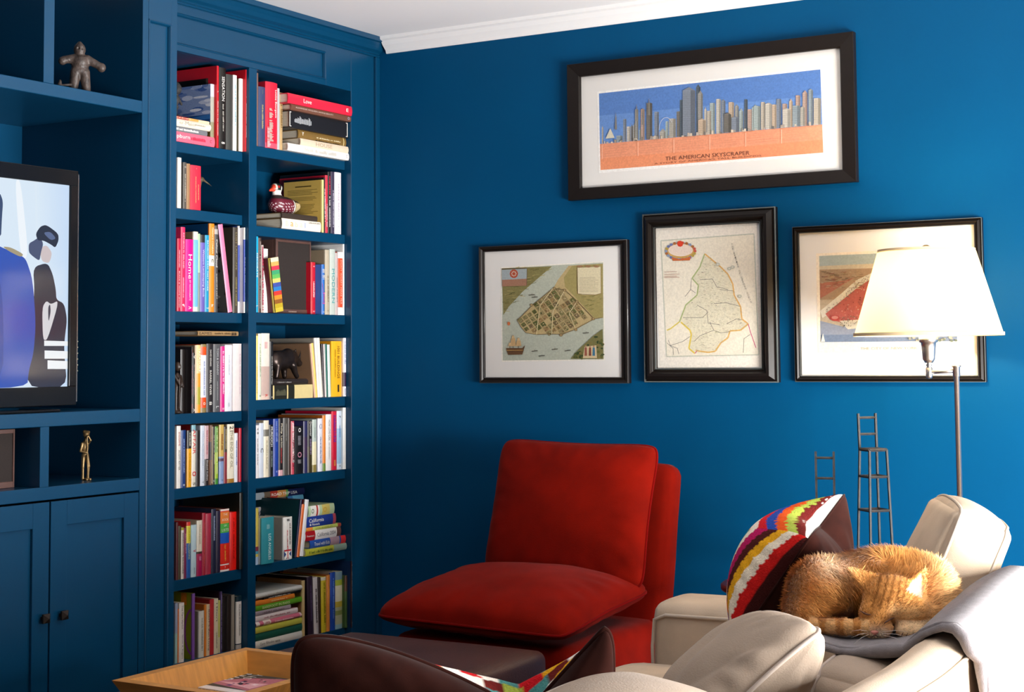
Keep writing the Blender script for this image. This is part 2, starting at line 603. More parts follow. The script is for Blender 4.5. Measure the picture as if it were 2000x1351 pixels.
for i in range(4):
    ya, yb = dsp[i] + 0.003, dsp[i + 1] - 0.003
    z0, z1 = 0.105, 0.912
    D = box('door', (XC - 0.022, ya, z0), (XC - 0.010, yb, z1), MC, M_CAB)
    st = 0.062
    box('door_stile', (XC - 0.010, ya, z0), (XC, ya + st, z1), D, M_CAB, 0.001, 1)
    box('door_stile', (XC - 0.010, yb - st, z0), (XC, yb, z1), D, M_CAB, 0.001, 1)
    box('door_rail', (XC - 0.010, ya + st, z1 - 0.072), (XC, yb - st, z1), D, M_CAB, 0.001, 1)
    box('door_rail', (XC - 0.010, ya + st, z0), (XC, yb - st, z0 + 0.075), D, M_CAB, 0.001, 1)
    kb = [ya + 0.042, yb - 0.030][(i + 1) % 2] if i in (1, 3) else yb - 0.03
    kb = ya + 0.040 if i in (1, 3) else yb - 0.024
    bm = bmesh.new()
    s = 0.013
    add_box(bm, (XC, kb - 0.005, 0.582 - 0.005), (XC + 0.014, kb + 0.005, 0.582 + 0.005))
    vs = [bm.verts.new((XC + 0.014, kb + a * s, 0.582 + b * s)) for a, b in ((-1, -1), (1, -1), (1, 1), (-1, 1))]
    v2 = [bm.verts.new((XC + 0.020, kb + a * s, 0.582 + b * s)) for a, b in ((-1, -1), (1, -1), (1, 1), (-1, 1))]
    tip = bm.verts.new((XC + 0.030, kb, 0.582))
    bm.faces.new(vs[::-1])
    for q in range(4):
        bm.faces.new((vs[q], vs[(q + 1) % 4], v2[(q + 1) % 4], v2[q]))
        bm.faces.new((v2[q], v2[(q + 1) % 4], tip))
    k_ = bm_obj('knob', bm, D, M_KNOB)
    k_['label'] = 'dark bronze pyramid knob'

# ================================================================== books
ORD = ['first', 'second', 'third', 'fourth', 'fifth', 'sixth', 'seventh', 'eighth', 'ninth', 'tenth', 'eleventh', 'twelfth', 'thirteenth',
       'fourteenth', 'fifteenth', 'sixteenth', 'seventeenth', 'eighteenth', 'nineteenth', 'twentieth']
ROWN = ['top', 'second', 'third', 'fourth', 'fifth', 'sixth', 'lowest']
CROPS = [(340, 90, 5.5556), (340, 290, 5.5556), (340, 430, 5.7143), (340, 630, 5.7143), (340, 780, 5.7143), (330, 930, 5.4054), (330, 1080, 5.4054)]


def hexmix(c, k):
    r = [int(c[i:i + 2], 16) for i in (0, 2, 4)]
    return '%02x%02x%02x' % tuple(max(0, min(255, int(v * k))) for v in r)


def book_mesh(root, w, h, d, spine, cover, back, bands, round_, paper=False):
    """book standing: spine at x = 0 facing +x, thickness along y from 0 to w, height z, boards reaching to x = -d"""
    cb = 0.0012 if paper else 0.0026
    inset = 0.0004 if paper else 0.003
    V, Fc, Cc = [], [], []
    nseg = 6
    bulge = round_ * min(w, 0.03)
    # outer outline of the wrap-round cover in plan, from front board edge over the spine to the back board edge
    out = [(-d, 0.0), (-0.006, 0.0)]
    for i in range(nseg + 1):
        s = i / nseg
        out.append((bulge * math.sin(math.pi * s) - 0.0008 * (abs(2 * s - 1) ** 4), w * s))
    out += [(-0.006, w), (-d, w)]
    inn = [(-d, cb), (-0.006, cb)]
    for i in range(nseg + 1):
        s = i / nseg
        inn.append((bulge * math.sin(math.pi * s) - cb - 0.0008, cb + (w - 2 * cb) * s))
    inn += [(-0.006, w - cb), (-d, w - cb)]
    cuts = sorted({0.0, 1.0} | {b[0] for b in bands} | {b[1] for b in bands})
    zs = [c * h for c in cuts]
    n = len(out)
    for z in zs:
        V += [(x, y, z) for x, y in out] + [(x, y, z) for x, y in inn]
    cs, cc, cbk = lin(spine), lin(cover), lin(back)
    for k in range(len(zs) - 1):
        mid = (cuts[k] + cuts[k + 1]) / 2
        col = cs
        for b in bands:
            if b[0] <= mid <= b[1]:
                col = lin(b[2])
        for i in range(n - 1):
            a, b_ = k * 2 * n + i, (k + 1) * 2 * n + i
            Fc.append((a, a + 1, b_ + 1, b_))
            Cc.append(cc if i == 0 else (cbk if i == n - 2 else col))
            a, b_ = a + n, b_ + n
            Fc.append((a, b_, b_ + 1, a + 1))
            Cc.append(cc)
        for i in (0, n - 1):
            a, b_ = k * 2 * n + i, (k + 1) * 2 * n + i
            Fc.append((a, b_, b_ + n, a + n))
            Cc.append(cc)
    for z_i, rev in ((0, False), (len(zs) - 1, True)):
        o = z_i * 2 * n
        for i in range(n - 1):
            q = (o + i, o + n + i, o + n + i + 1, o + i + 1)
            Fc.append(q[::-1] if not rev else q[::-1])
            Cc.append(cs if 1 < i < n - 3 else cc)
    mesh_obj('cover', V, Fc, root, M_COVER, smooth=False, cols=Cc)
    V, Fc = [], []
    for z in (inset, h - inset):
        V += [(-d + inset, cb, z), (-cb - 0.001, cb, z), (-cb - 0.001, w - cb, z), (-d + inset, w - cb, z)]
    Fc = [(3, 2, 1, 0), (4, 5, 6, 7), (0, 1, 5, 4), (1, 2, 6, 5), (2, 3, 7, 6), (3, 0, 4, 7)]
    mesh_obj('pages', V, Fc, root, M_PAGES, smooth=False)
    return bulge


def spine_frame(w, h, bulge, vertical):
    if vertical == 'v':      # reads from top to bottom
        return Matrix(((0, 0, 1, bulge + 0.0006), (0, 1, 0, w / 2), (-1, 0, 0, h / 2), (0, 0, 0, 1)))
    if vertical == 'h':      # upright letters across the spine
        return Matrix(((0, 0, 1, bulge + 0.0006), (1, 0, 0, w / 2), (0, 1, 0, h / 2), (0, 0, 0, 1)))
    return Matrix(((0, 0, 1, bulge + 0.0006), (0, -1, 0, w / 2), (1, 0, 0, h / 2), (0, 0, 0, 1)))


def spine_text(root, w, h, bulge, specs):
    for sp in specs:
        s, col, fc, fl = sp[:4]
        th = sp[4] if len(sp) > 4 else 0.5
        mode = sp[5] if len(sp) > 5 else 'v'
        off = sp[6] if len(sp) > 6 else 0.0
        M = spine_frame(w, h, bulge, mode)
        if mode == 'v':
            M = M @ Matrix.Translation(((0.5 - fc) * h, off * w, 0))
            L, H = fl * h, th * w
        elif mode == 'h':
            M = M @ Matrix.Translation((off * w, (fc - 0.5) * h, 0))
            L, H = fl * w, th * h
        if s.startswith('~'):          # lines too small to read in the photograph: tiny strokes
            polys = []
            r = random.Random(hash(s) % 999 + int(w * 1e5))
            x = -L / 2
            while x < L / 2:
                g = L * r.uniform(0.012, 0.03)
                if r.random() > 0.12:
                    hh = H * r.uniform(0.55, 1.0)
                    polys.append(([(x, -H / 2), (min(x + g * 0.75, L / 2), -H / 2), (min(x + g * 0.75, L / 2), -H / 2 + hh), (x, -H / 2 + hh)], col))
                x += g
            prints('lettering', polys, M, root, M_PRINT, 0.0)
        else:
            text(s, col, M, L, H, root)


def row_up(bay, row, items):
    ox, oy, sc = CROPS[row]
    zb = SH[bay][row]
    lo_lim, hi_lim = (Y0 + 0.001, Y1 - 0.002) if bay == 'L' else (Y2 + 0.002, Y3 - 0.001)
    prev = -9
    cnt = 0
    for it in items:
        x0, x1, yt, desc, spine = it[:5]
        o = it[5] if len(it) > 5 else {}
        X = -0.034 + o.get('dx', 0)
        pxm = ox + (x0 + x1) / 2 / sc
        top = onX(pxm, oy + yt / sc, X)
        ym = oy + yt / sc + 50
        # books at the right end of a bay stand a little proud so that they clear the side board
        while onX(ox + x1 / sc, ym, X).y > hi_lim and X < 0.006:
            X += 0.002
        top = onX(pxm, oy + yt / sc, X)
        ya = onX(ox + x0 / sc, ym, X).y
        yb = onX(ox + x1 / sc, ym, X).y
        ya = max(ya, lo_lim, prev + 0.0006)
        yb = min(yb, hi_lim)
        if yb - ya < 0.004:
            yb = ya + 0.004
        h = top.z - zb - o.get('lift', 0)
        w = yb - ya
        prev = yb
        d = min(o.get('d', h * 0.72), 0.285)
        cnt += 1
        label = '%s book, %s upright from the left, %s shelf, %s bay' % (desc, ORD[o.get('n', cnt) - 1], ROWN[row], 'left' if bay == 'L' else 'right')
        root = thing('book', label, 'book', (X, ya, zb + 0.0005 + o.get('lift', 0)), group='books on the shelves')
        lean = o.get('lean', 0)      # px in the crop that the top is shifted to the right (negative = left) against the bottom
        if lean:
            yt2 = onX(ox + (x0 + lean) / sc, ym, X).y
            a = -math.atan2(yt2 - onX(ox + x0 / sc, ym, X).y, h)
            root.rotation_euler = (a, 0, 0)
            root.location.z += max(0, -math.sin(a) * w)      # keep the low corner on the shelf
        bul = book_mesh(root, w, h, d, spine, o.get('cov', spine), o.get('bk', o.get('cov', spine)), o.get('bands', []), o.get('round', 0.12), o.get('paper', False))
        spine_text(root, w, h, bul, o.get('t', []))
        if 'art' in o:
            o['art'](root, w, h, d, bul)


def row_flat(bay, row, items, zstart=None, where=''):
    """items from the bottom of a stack upwards: (x0, x1, y_top, y_bottom at the left end, desc, spine colour, options)"""
    ox, oy, sc = CROPS[row]
    z = SH[bay][row] + 0.0005 if zstart is None else zstart
    lo_lim, hi_lim = (Y0 + 0.001, Y1 - 0.002) if bay == 'L' else (Y2 + 0.002, Y3 - 0.001)
    cnt = 0
    for it in items:
        x0, x1, yt, yb_, desc, spine = it[:6]
        o = it[6] if len(it) > 6 else {}
        X = -0.034 + o.get('dx', 0)
        ym = oy + (yt + yb_) / 2 / sc
        while onX(ox + x1 / sc, ym, X).y > hi_lim and X < 0.006:
            X += 0.002
        ya = max(onX(ox + x0 / sc, ym, X).y - o.get('ext', 0), lo_lim)
        yb = min(onX(ox + x1 / sc, ym, X).y, hi_lim)
        th = onX(ox + x0 / sc, oy + yt / sc, X).z - onX(ox + x0 / sc, oy + yb_ / sc, X).z
        L = yb - ya
        cnt += 1
        pos = ORD[cnt - 1] + ' from bottom of' if len(items) > 1 else 'flat on'
        label = '%s lying %s %s, %s shelf, %s bay' % (desc, pos, where or 'the stack', ROWN[row], 'left' if bay == 'L' else 'right')
        # lay the standing book on its back: local z runs along +y, thickness along z
        root = thing('book', label, 'book', (X, ya, z + th), group='books on the shelves')
        root.rotation_euler = (math.radians(-90), 0, 0)
        inner = root
        bul = book_mesh(inner, th, L, min(o.get('d', 0.2), 0.285), spine, o.get('cov', spine), o.get('cov', spine), o.get('bands', []), o.get('round', 0.1), o.get('paper', False))
        specs = []
        for s in o.get('t', []):
            specs.append(s)
        flat_text(inner, th, L, bul, specs)
        if 'art' in o:
            o['art'](inner, th, L, min(o.get('d', 0.2), 0.285), bul)
        z += th + 0.0004
    return z


def flat_text(root, w, L, bul, specs):
    # after the -90 degree turn about x: local z -> +y of the room, local y -> -z; letters upright need right = +local z, up = -local y
    for sp in specs:
        s, col, fc, fl = sp[:4]
        th = sp[4] if len(sp) > 4 else 0.5
        off = sp[5] if len(sp) > 5 else 0.0
        M = Matrix(((0, 0, 1, bul + 0.0006), (0, -1, 0, w / 2 - off * w), (1, 0, 0, fc * L), (0, 0, 0, 1)))
        H, LL = th * w, fl * L
        if s.startswith('~'):
            polys = []
            r = random.Random(len(s) + int(w * 1e5))
            x = -LL / 2
            while x < LL / 2:
                g = LL * r.uniform(0.02, 0.045)
                if r.random() > 0.12:
                    hh = H * r.uniform(0.55, 1.0)
                    polys.append(([(x, -H / 2), (min(x + g * 0.75, LL / 2), -H / 2), (min(x + g * 0.75, LL / 2), -H / 2 + hh), (x, -H / 2 + hh)], col))
                x += g
            prints('lettering', polys, M, root, M_PRINT, 0.0)
        else:
            text(s, col, M, LL, H, root)

W, K = 'f2efe8', '141214'


def art_quads(name, polys):
    """print on the near cover board (facing -y): coordinates u 0..1 from fore edge to spine, v 0..1 upward"""
    def f(root, w, h, d, bul):
        M = Matrix(((1, 0, 0, -d), (0, 0, -1, -0.0002), (0, 1, 0, 0), (0, 0, 0, 1)))
        out = [([(u * d, v * h) for u, v in p], c) for p, c in polys]
        prints(name, out, M, root, M_PRINT, 0.0003)
    return f


def rectp(u0, v0, u1, v1):
    return [(u0, v0), (u1, v0), (u1, v1), (u0, v1)]


def art_spine(polys):
    """print on the spine: s 0..1 across (+y), v 0..1 upward"""
    def f(root, w, h, d, bul):
        M = Matrix(((0, 0, 1, bul + 0.0003), (1, 0, 0, 0), (0, 1, 0, 0), (0, 0, 0, 1)))
        prints('spine_print', [([(s * w, v * h) for s, v in p], c) for p, c in polys], M, root, M_PRINT, 0.0002)
    return f


def landscape(root, w, h, d, bul):
    r = random.Random(3)
    P = [(rectp(0, 0, 1, 1), '7d8fb8')]
    for k in range(26):
        u, v = r.random(), r.uniform(0.55, 1)
        a, b = r.uniform(0.08, 0.22), r.uniform(0.015, 0.045)
        pts = [(min(1, max(0, u + a * math.cos(t))), min(1, max(0.5, v + b * math.sin(t)))) for t in np.linspace(0, 2 * math.pi, 12)[:-1]]
        P.append((pts, r.choice(['b9bfd6', '8f9cc2', 'd7d8e4', '5f76ab', '3f5d9a'])))
    P += [(rectp(0, 0.38, 1, 0.52), '16447f'), ([(0, .47), (1, .52), (1, .45), (0, .42)], '2f68a8'), (rectp(0, 0, 1, 0.39), '6b5626')]
    for k in range(16):
        u, v = r.random() * 0.8, r.uniform(0.02, 0.36)
        P.append(([(u, v), (u + 0.25, v + 0.03), (min(1, u + 0.3), v + 0.06), (u, v + 0.03)], r.choice(['8a6a2a', '4f4a22', '7a4f1d', '3c3a1c'])))
    art_quads('cover_print', P)(root, w, h, d, bul)


row_up('L', 0, [
    (395, 436, 415, 'short landscape-covered', 'a9a79a', {'cov': '7d8fb8', 'd': 0.17, 'lift': 0.001, 'art': landscape, 'dx': -0.012, 'bands': [(0, .4, '8f8a6a'), (.8, 1, 'c9c9d6')]}),
    (440, 486, 212, 'tall red black-pictured', 'd01222', {'cov': 'c21020', 'd': 0.26, 'round': 0, 'art': art_quads('cover_print', [(rectp(.08, .12, .84, .86), '17110f'), (rectp(.80, .12, .84, .86), '4a3d36')]),
                                    't': [('~a', W, .36, .42, .2), ('L', W, .68, .02, .4)]}),
    (488, 562, 238, 'black white-lettered', '17130f', {'cov': '17130f', 'd': 0.26, 't': [('SENSATION', W, .74, .30, .40), ('~b', 'a8a39a', .38, .34, .22), ('8', W, .07, .025, .5)]}),
    (564, 640, 312, 'charcoal photo-covered', '3a3b38', {'cov': '6d7070', 'd': 0.24}),
    (641, 681, 318, 'slim white', 'f4f2ea', {'cov': '2f302e', 't': [('~c', '6aa7b8', .6, .55, .3)]}),
    (710, 746, 356, 'white-spined olive', 'f6eee8', {'cov': '6b6242', 'd': 0.22}),
    (747, 779, 252, 'tall slim red', 'd01222', {'cov': 'c01020', 'd': 0.25, 'round': 0, 't': [('~d', W, .38, .42, .22), ('F', W, .66, .02, .4)]}),
])
row_flat('L', 0, [
    (38, 436, 925, 1032, 'thick pink book', 'f4647c', {'ext': .12, 'dx': .004, 'd': .2, 't': [('Hepburn', W, .42, .32, .5), ('~e', 'd03a58', .72, .24, .35), ('C', '7a2030', .93, .03, .3)]}),
    (40, 358, 858, 918, 'grey book', '6f7176', {'ext': .12, 't': [('~f', W, .60, .45, .4)]}),
    (40, 388, 775, 855, 'cream-white book', 'e6dcc8', {'ext': .12, 'round': .25, 't': [('er-Maier', 'a89f90', .58, .3, .45), ('~g', 'b0a898', .8, .2, .2)]}),
    (42, 382, 745, 772, 'thin red and cream book', 'd8c8a6', {'ext': .12, 'bands': [(0, .62, 'a51f2a'), (.62, .8, 'c99a52')], 't': [('~h', 'e9c9a0', .5, .3, .5)]}),
], where='left stack')
row_up('R', 0, [
    (890, 914, 292, 'thin brown', '7a5a50', {'d': .25, 'cov': '6a4c44'}),
    (915, 990, 445, 'navy cloth', '3a4468', {'d': .2, 't': [('~a', 'a59a72', .5, .4, .25), ('-', 'a59a72', .92, .08, .02)]}),
    (991, 1121, 396, 'battered red and white', 'd3213a', {'d': .22, 'cov': 'a8182c', 'round': .2, 'bands': [(0, .08, 'd9556a')], 't': [('Louise Bourgeois', W, .68, .42, .20, 'v', .25), ('~bb', 'b8aca0', .35, .5, .34, 'v', -.12), ('~cc', 'e8b0b4', .16, .3, .3, 'v', -.3)]}),
    (1121, 1146, 460, 'thin grey-white', 'b6b8bc', {'d': .2}),
    (1147, 1178, 506, 'slim tan speckled', 'b89a6c', {'d': .2, 't': [('~d', '7a6038', .6, .5, .6)]}),
])
SKY = [.35, .5, .45, .7, .6, 1.0, .8, .55, .62, .5, .75, .6, .72, .58, 1.0, .8, .5]


def skyline_spine(root, w, L, d, bul):
    M = Matrix(((0, 0, 1, bul + 0.0005), (0, -1, 0, w), (1, 0, 0, 0), (0, 0, 0, 1)))
    P = []
    for i, s in enumerate(SKY):
        x = (0.085 + i * 0.0165) * L
        P.append(([(x, w * (.40 - .1 * s)), (x + .009 * L, w * (.38 - .1 * s)), (x + .009 * L, w * (.42 + .34 * s)), (x, w * (.42 + .34 * s))], 'b9bcc0'))
    for (a, b, c, e) in ((.0, .012, .06, .94), (.0, .03, .06, .10), (.0, .03, .90, .94), (.975, .987, .06, .94), (.955, .987, .06, .10), (.955, .987, .90, .94)):
        P.append(([(a * L, c * w), (b * L, c * w), (b * L, e * w), (a * L, e * w)], 'd6d4cf'))
    prints('spine_print', P, M, root, M_PRINT, 0.0001)


row_flat('R', 0, [
    (1232, 1893, 1060, 1140, 'white book', 'f2eee6', {'d': .20, 'cov': 'e9e4da', 't': [('~a', 'd3cdc4', .52, .52, .5), ('o', 'a9a9b4', .96, .03, .5)]}),
    (1368, 1888, 996, 1070, 'cream book', 'dcc9b0', {'d': .21, 'dx': .004, 't': [('HOUSE', 'b49a80', .48, .34, .55)]}),
    (1342, 1862, 893, 988, 'olive-brown book', '7b5f30', {'d': .25, 'dx': -.004, 'bands': [(.94, .955, 'd8c48a')], 't': [('~b', 'd9c9a0', .62, .5, .16, -.05), ('Y', W, .09, .04, .4, .1), ('~c', '2e2616', .6, .5, .12, -.38)]}),
    (1250, 1888, 702, 884, 'thick black boxed book', '1c1b1e', {'d': .25, 'round': 0, 'art': skyline_spine}),
    (1266, 1916, 638, 702, 'brown book', '6d4636', {'d': .24, 't': [('ALEXANDER MCQUEEN SAVAGE BEAUTY', 'cdb8ac', .38, .62, .28), ('o', 'a3a9bd', .955, .035, .5)]}),
    (1232, 1926, 526, 634, 'bright red book', 'd6243e', {'d': .22, 'cov': 'c21f38', 't': [('Love', W, .29, .12, .42), ('E', W, .92, .035, .34)]}),
], where='right stack')

row_up('L', 1, [
    (38, 79, 100, 'thin orange-edged white', 'ece8de', {'d': .2, 'cov': 'b5552c', 'bk': 'e8e4da'}),
    (97, 135, 152, 'dark grey', '55504a', {'d': .19, 't': [('~a', 'b0a89a', .45, .6, .3), ('o', 'cfc9bd', .9, .03, .5)]}),
    (136, 174, 166, 'slim tan', '9a7450', {'d': .19}),
    (175, 291, 186, 'thick red gold-lettered', 'd02c42', {'d': .2, 't': [('~b', 'd98a6a', .45, .6, .1, 'v', -.05), ('~c', 'd98a6a', .4, .35, .1, 'v', .2), ('o', 'e0a090', .93, .02, .1)]}),
])
row_flat('R', 1, [
    (1168, 1588, 745, 856, 'cream colour-lettered book', 'eadfcf', {'d': .27, 'cov': '5f4a2c', 'dx': .002, 't': [('~', 'eadfcf', .1, .02, .1), ('B', 'f0c9b8', .12, .06, .5), ('a', 'eda043', .24, .07, .42, -.02), ('b', 'e8dca8', .36, .06, .5), ('a', 'c7d4c0', .48, .07, .42, -.02), ('l', '9fb2dd', .58, .02, .5), ('~q', '8a8378', .82, .3, .12, .32)]}),
    (1166, 1552, 682, 742, 'dark brown book', '3c3128', {'d': .27, 'cov': '6d5636'}),
], where='duck stack')
Z_DUCK = SH['R'][1] + 0.001 + sum(onX(548, 290 + a / 5.5556, -.034).z - onX(548, 290 + b / 5.5556, -.034).z for a, b in ((745, 856), (682, 742))) + .0012


def pamphlet(root, w, h, d, bul):
    P = [(rectp(.3, .885, .72, .905), '4a3c18')]
    for k in range(24):
        v = .82 - k * .028
        r = random.Random(k)
        if k in (4, 8, 9, 17):
            continue
        P.append((rectp(.10, v, r.uniform(.7, .9), v + .011), '8f7a3c'))
    art_quads('cover_print', P)(root, w, h, d, bul)


row_up('R', 1, [
    (1606, 1625, 340, 'yellow text-covered', 'e8d48a', {'cov': 'c4a350', 'd': .19, 'art': pamphlet, 'paper': True, 'round': 0}),
    (1627, 1640, 318, 'slim black', '1c1a18', {'d': .2, 't': [('~a', W, .5, .6, .5)]}),
    (1642, 1668, 292, 'slim red', 'cf3044', {'cov': 'b3142a', 'd': .23, 't': [('~z', 'f0c8c8', .3, .4, .3)]}),
    (1669, 1700, 256, 'black white-lettered', '1b191b', {'d': .24, 't': [('~b', 'd9d4cf', .35, .5, .35), ('~bb', 'c8304a', .78, .3, .4)]}),
    (1701, 1741, 254, 'dark plum', '3a3348', {'d': .24, 't': [('~c', 'b9b4c4', .4, .6, .25)]}),
    (1742, 1813, 262, 'pale lilac', 'e6dee4', {'cov': 'd2c8d0', 'd': .25, 't': [('SAVAGE BEAUTY', 'a9a3ae', .52, .6, .16), ('x', 'a9a3ae', .12, .02, .15)]}),
])


def floral(root, w, h, d, bul):
    r = random.Random(11)
    P = [(rectp(0, 0, 1, 1), '4d4b4b')]
    for k in range(70):
        u, v, s = r.random(), r.random(), r.uniform(.03, .07)
        n = r.choice((3, 5))
        pts = []
        for i in range(n * 2):
            q = s if i % 2 == 0 else s * .35
            pts.append((min(1, max(0, u + q * math.cos(i * math.pi / n))), min(1, max(0, v + .7 * q * math.sin(i * math.pi / n)))))
        P.append((pts, r.choice(['151415', '8d8a88', '242323', '6c6a69'])))
    art_quads('cover_print', P)(root, w, h, d, bul)


row_up('L', 2, [
    (35, 74, 205, 'crimson white-lettered', 'b5163c', {'d': .2, 't': [('BLACK & WHITE SPACES', 'f0d0d4', .3, .5, .3), ('~a', 'e0a0ac', .72, .24, .3)]}),
    (76, 124, 78, 'tall cerise', 'd42558', {'d': .24, 't': [('KATHRYN M. IRELAND', 'f6ccd8', .72, .42, .3), ('~b', 'f0b4c6', .28, .24, .25), ('f', W, .07, .04, .5)]}),
    (126, 214, 215, 'hot pink', 'ec0a86', {'d': .2, 'cov': 'd0086f', 't': [('Home', W, .62, .34, .46), ('BY NOVOGRATZ', 'ffd8ee', .29, .28, .2), ('^', W, .05, .04, .35)]}),
    (216, 268, 130, 'pale blue and cream', '6fb4dc', {'cov': '8a6f54', 'd': .22, 'bands': [(.9, 1, 'e6dfc4'), (0, .06, 'cfd8cc')]}),
    (269, 292, 152, 'slim sage', 'a6c6a0', {'d': .21, 'bands': [(0, .5, '7f9088')]}),
    (293, 345, 165, 'purple', '6a5cae', {'d': .22, 'bands': [(.9, 1, '2a2426')], 't': [('Western Landscaping Book', 'e2dcf4', .5, .62, .42)]}),
    (346, 391, 168, 'turquoise', '1093bb', {'d': .22, 't': [('BATHROOM IDEAS THAT WORK', 'd6f0f4', .6, .66, .34), ('T', W, .05, .03, .5)]}),
    (392, 450, 40, 'tall orange', 'ef8618', {'cov': '063a66', 'd': .26, 'bands': [(.52, .64, 'efe6d4')], 't': [('TERENCE CONRAN', 'fbe3bc', .81, .3, .32), ('c', '4a4a3a', .58, .04, .4), ('k', W, .07, .03, .4)]}),
    (452, 490, 62, 'black and grey patterned', '4a4848', {'d': .25, 'bands': [(.9, .96, 'a8a39c')], 't': [('Colour Cloud', W, .68, .32, .5), ('~e', 'b9b4ac', .3, .3, .3)]}),
    (604, 655, 50, 'leaning pink', 'ef7fa4', {'lean': -116, 'd': .25, 'cov': '4d4b4b', 'art': floral}),
    (657, 714, 82, 'olive-black gold-lettered', '3d352c', {'d': .24, 't': [('LOST LANSCAPE', '8d8256', .72, .44, .3), ('GREENE & GREENE', 'a59a5c', .25, .34, .25)]}),
    (715, 733, 66, 'slim red and blue', '3d52a8', {'d': .24, 'bands': [(.78, 1, 'e9d9d4'), (0, .13, 'd9d4d8')]}),
    (734, 795, 82, 'blue and white', '4b5cae', {'d': .25, 'cov': 'e6e6ea', 'bands': [(.86, 1, 'f4f2ec'), (0, .13, 'f2f0ea')], 't': [('PLAY ALL DAY', 'dfe4f4', .5, .3, .3, 'v', .1), ('~f', 'b8c2e4', .24, .2, .2)]}),
])


def rainbow(root, w, h, d, bul):
    cs = ['c9b43c', 'b9a028', '8f5a28', 'e08a2e', 'd43a34', '2f78b8', '3f4f9a', 'cfc06a', '5fae5a', '3f9a6a', 'c9384e', 'e6a45a', 'ecd9b4']
    P = [([(0, i / 13), (1, i / 13), (1, (i + 1) / 13), (0, (i + 1) / 13)], c) for i, c in enumerate(cs)]
    art_spine(P)(root, w, h, d, bul)


def chairart(root, w, h, d, bul):
    def ln(a, b, t=.02):
        (x0, y0), (x1, y1) = a, b
        dx, dy = x1 - x0, (y1 - y0) * 5
        L = math.hypot(dx, dy)
        nx, ny = -dy / L * t * 2, dx / L * t * .4
        return [(x0 - nx, y0 - ny), (x1 - nx, y1 - ny), (x1 + nx, y1 + ny), (x0 + nx, y0 + ny)]
    P = [(ln((.05, .62), (.35, .42)), 'd24f9a'), (ln((.35, .42), (.95, .43)), 'd24f9a'), (ln((.35, .42), (.9, .22)), 'd24f9a'), (ln((.9, .42), (.2, .22)), 'd24f9a'), (ln((.15, .22), (.95, .22)), 'd24f9a')]
    art_spine(P)(root, w, h, d, bul)


row_up('R', 2, [
    (905, 940, 182, 'cyan', '16a6d0', {'d': .25, 't': [('DECORATE', 'e6f6fa', .62, .32, .42), ('L', W, .08, .02, .5)]}),
    (941, 974, 198, 'dark brown', '4a3a34', {'d': .24, 't': [('~a', '8a7a74', .5, .9, .6)]}),
    (975, 1000, 278, 'slim colour-flecked', 'b9a8a0', {'d': .22, 't': [('~b', 'b03050', .5, .95, .7), ('~bz', '402838', .7, .5, .5)]}),
    (1001, 1048, 320, 'white', 'e6e4de', {'d': .21, 't': [('~c', 'c9c9c4', .75, .3, .2)]}),
    (1112, 1206, 425, 'leaning rainbow-banded', 'c9b43c', {'lean': -62, 'd': .075, 'dx': .03, 'cov': '5a1420', 'round': .2, 'art': rainbow}),
])
row_up('R', 2, [
    (1526, 1578, 470, 'red', 'c0142a', {'n': 6, 'd': .15, 'dx': -.03, 't': [('~a', 'f0d6d6', .48, .3, .28), ('o', W, .06, .02, .3), ('o', W, .92, .02, .3)]}),
    (1580, 1680, 492, 'thick blue', '2f6fc0', {'n': 7, 'd': .16, 'art': chairart, 't': [('1000', W, .87, .72, .08, 'h'), ('chairs', W, .77, .88, .075, 'h'), ('~z', 'c8d8f0', .71, .6, .02, 'h'), ('TASCHEN', W, .05, .5, .022, 'h')]}),
    (1686, 1736, 332, 'beige', 'b4a892', {'n': 8, 'd': .25, 'cov': '8d7d66', 't': [('~b', '6d6350', .4, .4, .2), ('o', '6d6350', .06, .02, .3)]}),
    (1738, 1800, 326, 'pale grey teal-lettered', 'b9c2ba', {'n': 9, 'd': .25, 't': [('MODERN', '3f9a9e', .44, .52, .46)]}),
    (1801, 1830, 366, 'slim pinkish grey', 'b8a8a6', {'n': 10, 'd': .23, 't': [('~c', '8a7a78', .4, .4, .3)]}),
    (1831, 1881, 356, 'orange-red', 'ea4a24', {'n': 11, 'd': .23, 'bands': [(.9, 1, 'f4f0ea'), (0, .12, 'f4f0ea')], 't': [('DON\'T WORRY MAKE TEA', 'f8cdb8', .52, .7, .26)]}),
    (1884, 1902, 268, 'thin tall white', 'eeece8', {'n': 12, 'd': .25}),
])

